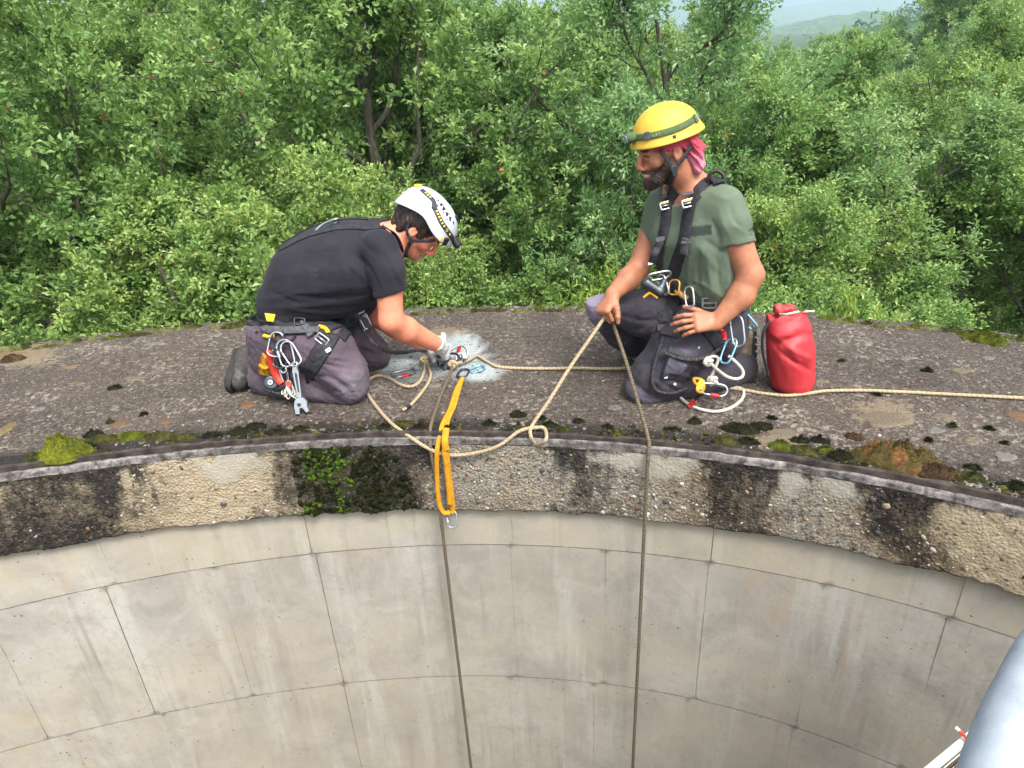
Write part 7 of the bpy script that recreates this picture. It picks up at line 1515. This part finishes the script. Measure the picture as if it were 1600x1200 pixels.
# right worker's hardware
carabiner('silver carabiner clipped at the bearded worker\'s chest', at_y(1030, 431, 2.49), nrm(CX+CU*0.2), CU*0.5-CF*0.6, 0.085, 0.035, 0.0045, M_STEEL); carabiner('silver carabiner hanging below the bearded worker\'s chest ring', at_y(1036, 445, 2.49), nrm(CU-CX*0.3), CX*0.5-CF*0.6, 0.075, 0.035, 0.0042, M_STEEL)
carabiner('brass-coloured carabiner at the bearded worker\'s belt buckle', at_y(1053, 449, 2.47), nrm(CU+CX*0.1), CX*0.6-CF*0.4, 0.055, 0.04, 0.004, M_BRASS); carabiner('grey carabiner hanging at the bearded worker\'s waist', at_y(1077, 464, 2.46), nrm(CU-CX*0.1), CX*0.5-CF*0.5, 0.075, 0.036, 0.004, M_STEEL)
e = empty('descender', at_y(1020, 447, 2.48)); P_ = at_y(1018, 448, 2.475); S_ = Shape(); S_.cone(P_-CX*0.018+CU*0.012, P_+CX*0.03-CU*0.02, 0.022, 0.018, 0.01); S_.cone(P_+CX*0.03-CU*0.02, P_+CX*0.045+CU*0.02, 0.014, 0.012, 0.01); V, F = S_.mesh(P_-0.09, P_+0.09, 0.003); mk('housing', V, F, M_DKM, e)
rod('lever', [P_-CX*0.005-CU*0.02, P_-CX*0.03-CU*0.040], 0.0045, M_YEL, e); rod('lever', [P_-CX*0.008-CU*0.02, P_+CX*0.022-CU*0.042], 0.0045, M_YEL, e); tag(e, 'dark descender with yellow levers at the bearded worker\'s waist', 'descender')
carabiner('long silver carabiner hanging at the bearded worker\'s hip', at_y(1152, 517, 2.42), nrm(CU-CX*0.12), CX*0.5-CF*0.5, 0.115, 0.05, 0.0045, M_ALU, None); carabiner('blue carabiner behind the bearded worker\'s hip near the bag', at_y(1168, 501, 2.55), nrm(CU-CX*0.9), CX*0.5-CF*0.6, 0.09, 0.04, 0.0045, M_BLUE)
carabiner('blue carabiner hanging over the pale rope loops', at_y(1138, 548, 2.41), nrm(CU+CX*0.4), CX*0.5-CF*0.5, 0.10, 0.045, 0.0045, M_BLUE); e = rod('gate_sleeve', [at_y(1130, 516, 2.41), at_y(1132, 529, 2.41)], 0.009, M_REDA, None, 12, 6, base=at_y(1131, 522, 2.41)); e.name = 'screw_sleeve'; tag(e, 'red screw sleeve of the lanyard at the bearded worker\'s wrist', 'connector')
carabiner('red-sleeved silver carabiner lying at the bearded worker\'s thigh', at_y(1116, 609, 2.41), nrm(CX-CU*0.12), CU, 0.10, 0.045, 0.005, M_ALU, M_REDA)
e = empty('rope_grab', at_y(1092, 603, 2.42)); P_ = at_y(1092, 602, 2.42); rg_ = [P_+CX*a+CU*b for a, b in ((-.018, .026), (.012, .02), (.020, -.004), (.010, -.026), (-.006, -.02), (-.002, 0.0), (-.016, .01))]
rod('frame', rg_, 0.006, M_YEL, e, 10, 50, True); plate('cheek', P_+CX*0.004, nrm(CX*0.5+CU), nrm(CX-CU*0.5), -CF, 0.05, 0.028, 0.006, M_YPAD, e, [(-.5, -.2), (-.1, -.5), (.5, -.4), (.5, .3), (.1, .5), (-.3, .3)]); tag(e, 'yellow rope grab at the bearded worker\'s thigh', 'rope grab')
e = empty('hand_tool', at_y(1083, 628, 2.40)); t0, t1 = at_y(1094, 616, 2.41), G(1078, 634, 0.012); rod('shaft', [t0, (t0+t1)/2], 0.006, M_BLK, e, 10, 6); rod('grip', [(t0+t1)/2, t1], 0.010, M_REDP, e, 10, 6); tag(e, 'red-gripped tool resting on the slab under the yellow rope grab', 'tool')
# ------------------------------------------------------------------ red rope bag
bag = empty('rope_bag', G(1238, 612, 0.0)); B0 = np.array(on_z(1238, 606, 0.0)); bt = at_y(1229, 490, 2.575)
axb = bt-B0; nu, nv = 72, 60; th_ = np.linspace(0, 2*np.pi, nu, endpoint=False); tv = np.linspace(0, 1, nv); A_, T_ = np.meshgrid(th_, tv, indexing='ij')
rx = np.interp(T_, [0, .04, .12, .5, .8, 1], [.062, .080, .086, .090, .089, .080]); ry = np.interp(T_, [0, .04, .12, .5, .8, .95, 1], [.068, .084, .090, .090, .075, .040, .030])
Pb = B0+T_[..., None]*axb+np.cos(A_)[..., None]*rx[..., None]*np.array([1, 0.05, 0.05])+np.sin(A_)[..., None]*ry[..., None]*np.array([-0.05, 1, 0])
Nb = nrm(np.cos(A_)[..., None]*np.array([1, 0, 0])+np.sin(A_)[..., None]*np.array([0, 1, 0]))
wr_ = 0.010*fbm(np.stack([A_*2.2, T_*2.2+A_*0.6, A_*0], -1), 3, 4)*np.sin(np.pi*T_)+0.010*sstep(0.80, 1, T_)*np.sin(A_*5+1)*np.abs(np.sin(A_))*0.6-0.016*np.exp(-((T_-0.74-0.05*np.sin(A_*2+4))/0.05)**2)*np.exp(-((A_-4.6)/1.1)**2)-0.012*np.exp(-((T_-0.45+0.2*(A_-4.7))/0.04)**2)*np.exp(-((A_-4.6)/0.7)**2)+0.008*np.exp(-((T_-0.60+0.2*(A_-4.7))/0.04)**2)*np.exp(-((A_-4.6)/0.8)**2)
Pb = Pb+Nb*wr_[..., None]; Pb[..., 2] += 0.016*sstep(0.85, 1, T_)*vnoise(np.stack([A_*1.6, T_*0, T_*0], -1), 6)
V = np.concatenate([Pb.reshape(-1, 3), [B0], [bt-[0, 0, 0.02]]]); n_ = nu*nv
F = [tuple(f) for f in grid_faces(nu, nv, True)]+[(n_, ((i+1) % nu)*nv, i*nv) for i in range(nu)]+[(n_+1, i*nv+nv-1, ((i+1) % nu)*nv+nv-1) for i in range(nu)]
def mat_bag():
    t = NT('red_pvc'); b = t.mix(t.ramp(t.noise(9, 6, 0.7), [(0.35, 0), (0.7, 1)]), lin(164, 38, 44), lin(186, 58, 62)); b = t.mix(t.ramp(t.noise(60, 6, 0.8), [(0.66, 0), (0.76, 0.5)]), b, lin(232, 130, 124))
    return t.bsdf(b, 0.5, 0, t.bump(t.noise(240, 4), 0.25, 0.002), 0.4)
M_BAG = mat_bag(); mk('bag_body', V, F, M_BAG, bag)
rod('draw_cord', [at_y(1219, 491, 2.525), at_y(1228, 491, 2.50), at_y(1238, 489, 2.50), at_y(1248, 487, 2.52)], 0.0045, M_CORD, bag); rod('draw_cord', [at_y(1256, 487, 2.55), at_y(1272, 486, 2.58)], 0.004, M_CORD, bag)
t_ = at_y(1217, 484, 2.57); S_ = Shape(); S_.cone(t_, t_+[-0.008, 0, 0.012], 0.016, 0.007, 0.02); S_.cone(t_, t_+[0.05, 0, 0.004], 0.014, 0.012, 0.02); S_.disp = lambda P: rumple(P, (0, 0, 1), 70, 30, 0.005, 3); V, F = S_.mesh(t_-0.06, t_+0.09, 0.004); mk('gathered_top', V, F, M_BAG, bag)
strap('side_strap', [at_y(1203, 500, 2.56), at_y(1193, 520, 2.55), at_y(1192, 550, 2.545), at_y(1202, 590, 2.53)], 0.012, 0.003, M_WEB, bag, n=20, normals=(-0.7, -0.7, 0)); tag(bag, 'red drawstring rope bag standing on the slab behind the bearded worker', 'bag')
# ------------------------------------------------------------------ access walkway with its guard rail (bottom right)
def mat_galv():
    t = NT('galvanised_steel'); b = t.mix(t.ramp(t.noise(40, 5, 0.6), [(0.35, 0), (0.65, 1)]), lin(132, 141, 151), lin(152, 160, 169)); b = t.mix(t.ramp(t.noise(14, 5, 0.7), [(0.5, 0), (0.75, 0.5)]), b, lin(160, 166, 168))
    return t.bsdf(b, t.ramp(t.noise(30, 4), [(0.3, 0.55), (0.7, 0.75)]), 0.0, t.bump(t.noise(160, 4), 0.08, 0.002), 0.4)
M_GALV = mat_galv()
walk = empty('walkway', (1.2, -0.2, -0.55))
def wp(px, py, z): return on_z(px, py, z)
dz_ = -0.14; q0, q1 = wp(1447, 1200, dz_), wp(1512, 1146, dz_); d_ = nrm(q1-q0); d_[2] = 0; d_ = nrm(d_); sd = np.array([d_[1], -d_[0], 0])                      # along the deck, and away from the shaft's middle
o0 = q0-d_*2.2; Ld = 3.05
m = MB(); V, F = box_geo(o0+d_*Ld/2+sd*0.02+[0, 0, -0.02], d_*Ld/2, sd*0.012, (0, 0, 0.06), 0.004); mk('edge_board', V, F, simple('pale_painted_steel', lin(206, 202, 190), 0.6, nscale=20, namp=0.12), walk)
t = NT('gravel_grip_deck'); c_ = t.vor(140, 'F1', 'Color'); s_ = t.n('SeparateColor'); t.set(s_.inputs[0], c_); gcol = t.ramp(s_.outputs[0], [(0, lin(96, 76, 58)), (0.5, lin(168, 146, 116)), (1, lin(226, 214, 194))])
M_GRIP = t.bsdf(gcol, 0.9, 0, t.bump(t.vor(140), 0.9, 0.01), 0.2)
nl = 9
for i in range(nl):
    c_ = o0+d_*(Ld*(i+0.5)/nl)+sd*(0.034+0.44)+[0, 0, 0.0]; V, F = box_geo(c_, d_*(Ld/nl/2-0.003), sd*0.44, (0, 0, 0.02), 0.004); mk('deck_panel', V, F, M_GRIP, walk)
for s_ in (0.08, 0.85):
    V, F = box_geo(o0+d_*Ld/2+sd*s_+[0, 0, -0.14], d_*Ld/2, sd*0.03, (0, 0, 0.07), 0.004); mk('beam', V, F, M_GALV, walk)
rg = np.random.default_rng(3); n = 1300; C_ = o0+d_*rg.uniform(1.6, Ld, (n, 1))+sd*rg.uniform(0.04, 0.5, (n, 1))+[0, 0, 0.021]; GC = np.array([lin(120, 92, 66), lin(176, 150, 116), lin(214, 204, 186), lin(150, 128, 104), lin(96, 80, 68)])[rg.integers(0, 5, n)]; pebbles('grit', C_, np.tile([0, 0, 1.0], (n, 1)), rg.uniform(0.002, 0.0055, n), GC, walk, 0.7, 4)
tag(walk, 'walkway deck with gritty surface and pale edge board beside the pipe rail', 'walkway')
rail = empty('guard_rail', (0.6, 0.3, dz_))
T0, T1, T2, T3 = at_d(1522, 1330, 0.49), at_d(1556, 1200, 0.505), at_d(1602, 1090, 0.53), at_d(1668, 985, 0.57); T4 = at_d(1800, 880, 0.66); Tb = T0+(T0-T1)*2.2
T5 = T4+d_*0.35; T6 = T5+d_*0.5
rod('top_rail', [Tb, T0, T1, T2, T3, T4, T5, T6], 0.0218, M_GALV, rail, 28, 80)
S1, S2, S3 = at_d(1596, 1260, 0.60), at_d(1622, 1160, 0.62), at_d(1670, 1060, 0.66); rod('lower_rail', [S1+(S1-S2)*2, S1, S2, S3, S3+d_*0.3, S3+d_*0.9], 0.019, M_GALV, rail, 24, 50)
for P_ in (Tb, T6):
    b_ = o0+d_*float((P_-o0)@d_)+sd*0.07; b_[2] = dz_+0.02; rod('post', [P_-[0, 0, 0.01], (P_+b_)/2, b_], 0.021, M_GALV, rail, 20, 12); disc('base_plate', b_, (0, 0, 1), 0.05, 0.005, M_GALV, rail, 0.001)
tag(rail, 'thick grey galvanised pipe guard rail beside the walkway', 'railing')
e = empty('marker_stick', at_y(1500, 1143, 1.2)); w0_, w1_ = wp(1494, 1137, dz_+0.05), wp(1506, 1149, dz_+0.05); rod('white_tip', [w0_, (w0_+w1_)/2], 0.004, M_WHITEMARK, e, 10, 4); rod('red_body', [(w0_+w1_)/2, w1_+(w1_-w0_)*0.8], 0.004, M_REDP, e, 10, 6); tag(e, 'small red and white stick lying at the walkway edge', 'stick')
# ------------------------------------------------------------------ haze: one closed box of even, pale air
hz = NT('haze_air'); hv = hz.n('VolumePrincipled'); hv.inputs['Color'].default_value = (0.66, 0.82, 1.0, 1); hv.inputs['Density'].default_value = 0.00055; hv.inputs['Anisotropy'].default_value = 0.2
hz.t.links.new(hv.outputs[0], hz.out.inputs['Volume'])
V, F = box_geo((0, 0, 60), (2950, 0, 0), (0, 2950, 0), (0, 0, 150))
tag(mk('haze', V, F, hz.m, smooth=False), 'pale haze filling the valley', 'haze', kind='stuff')
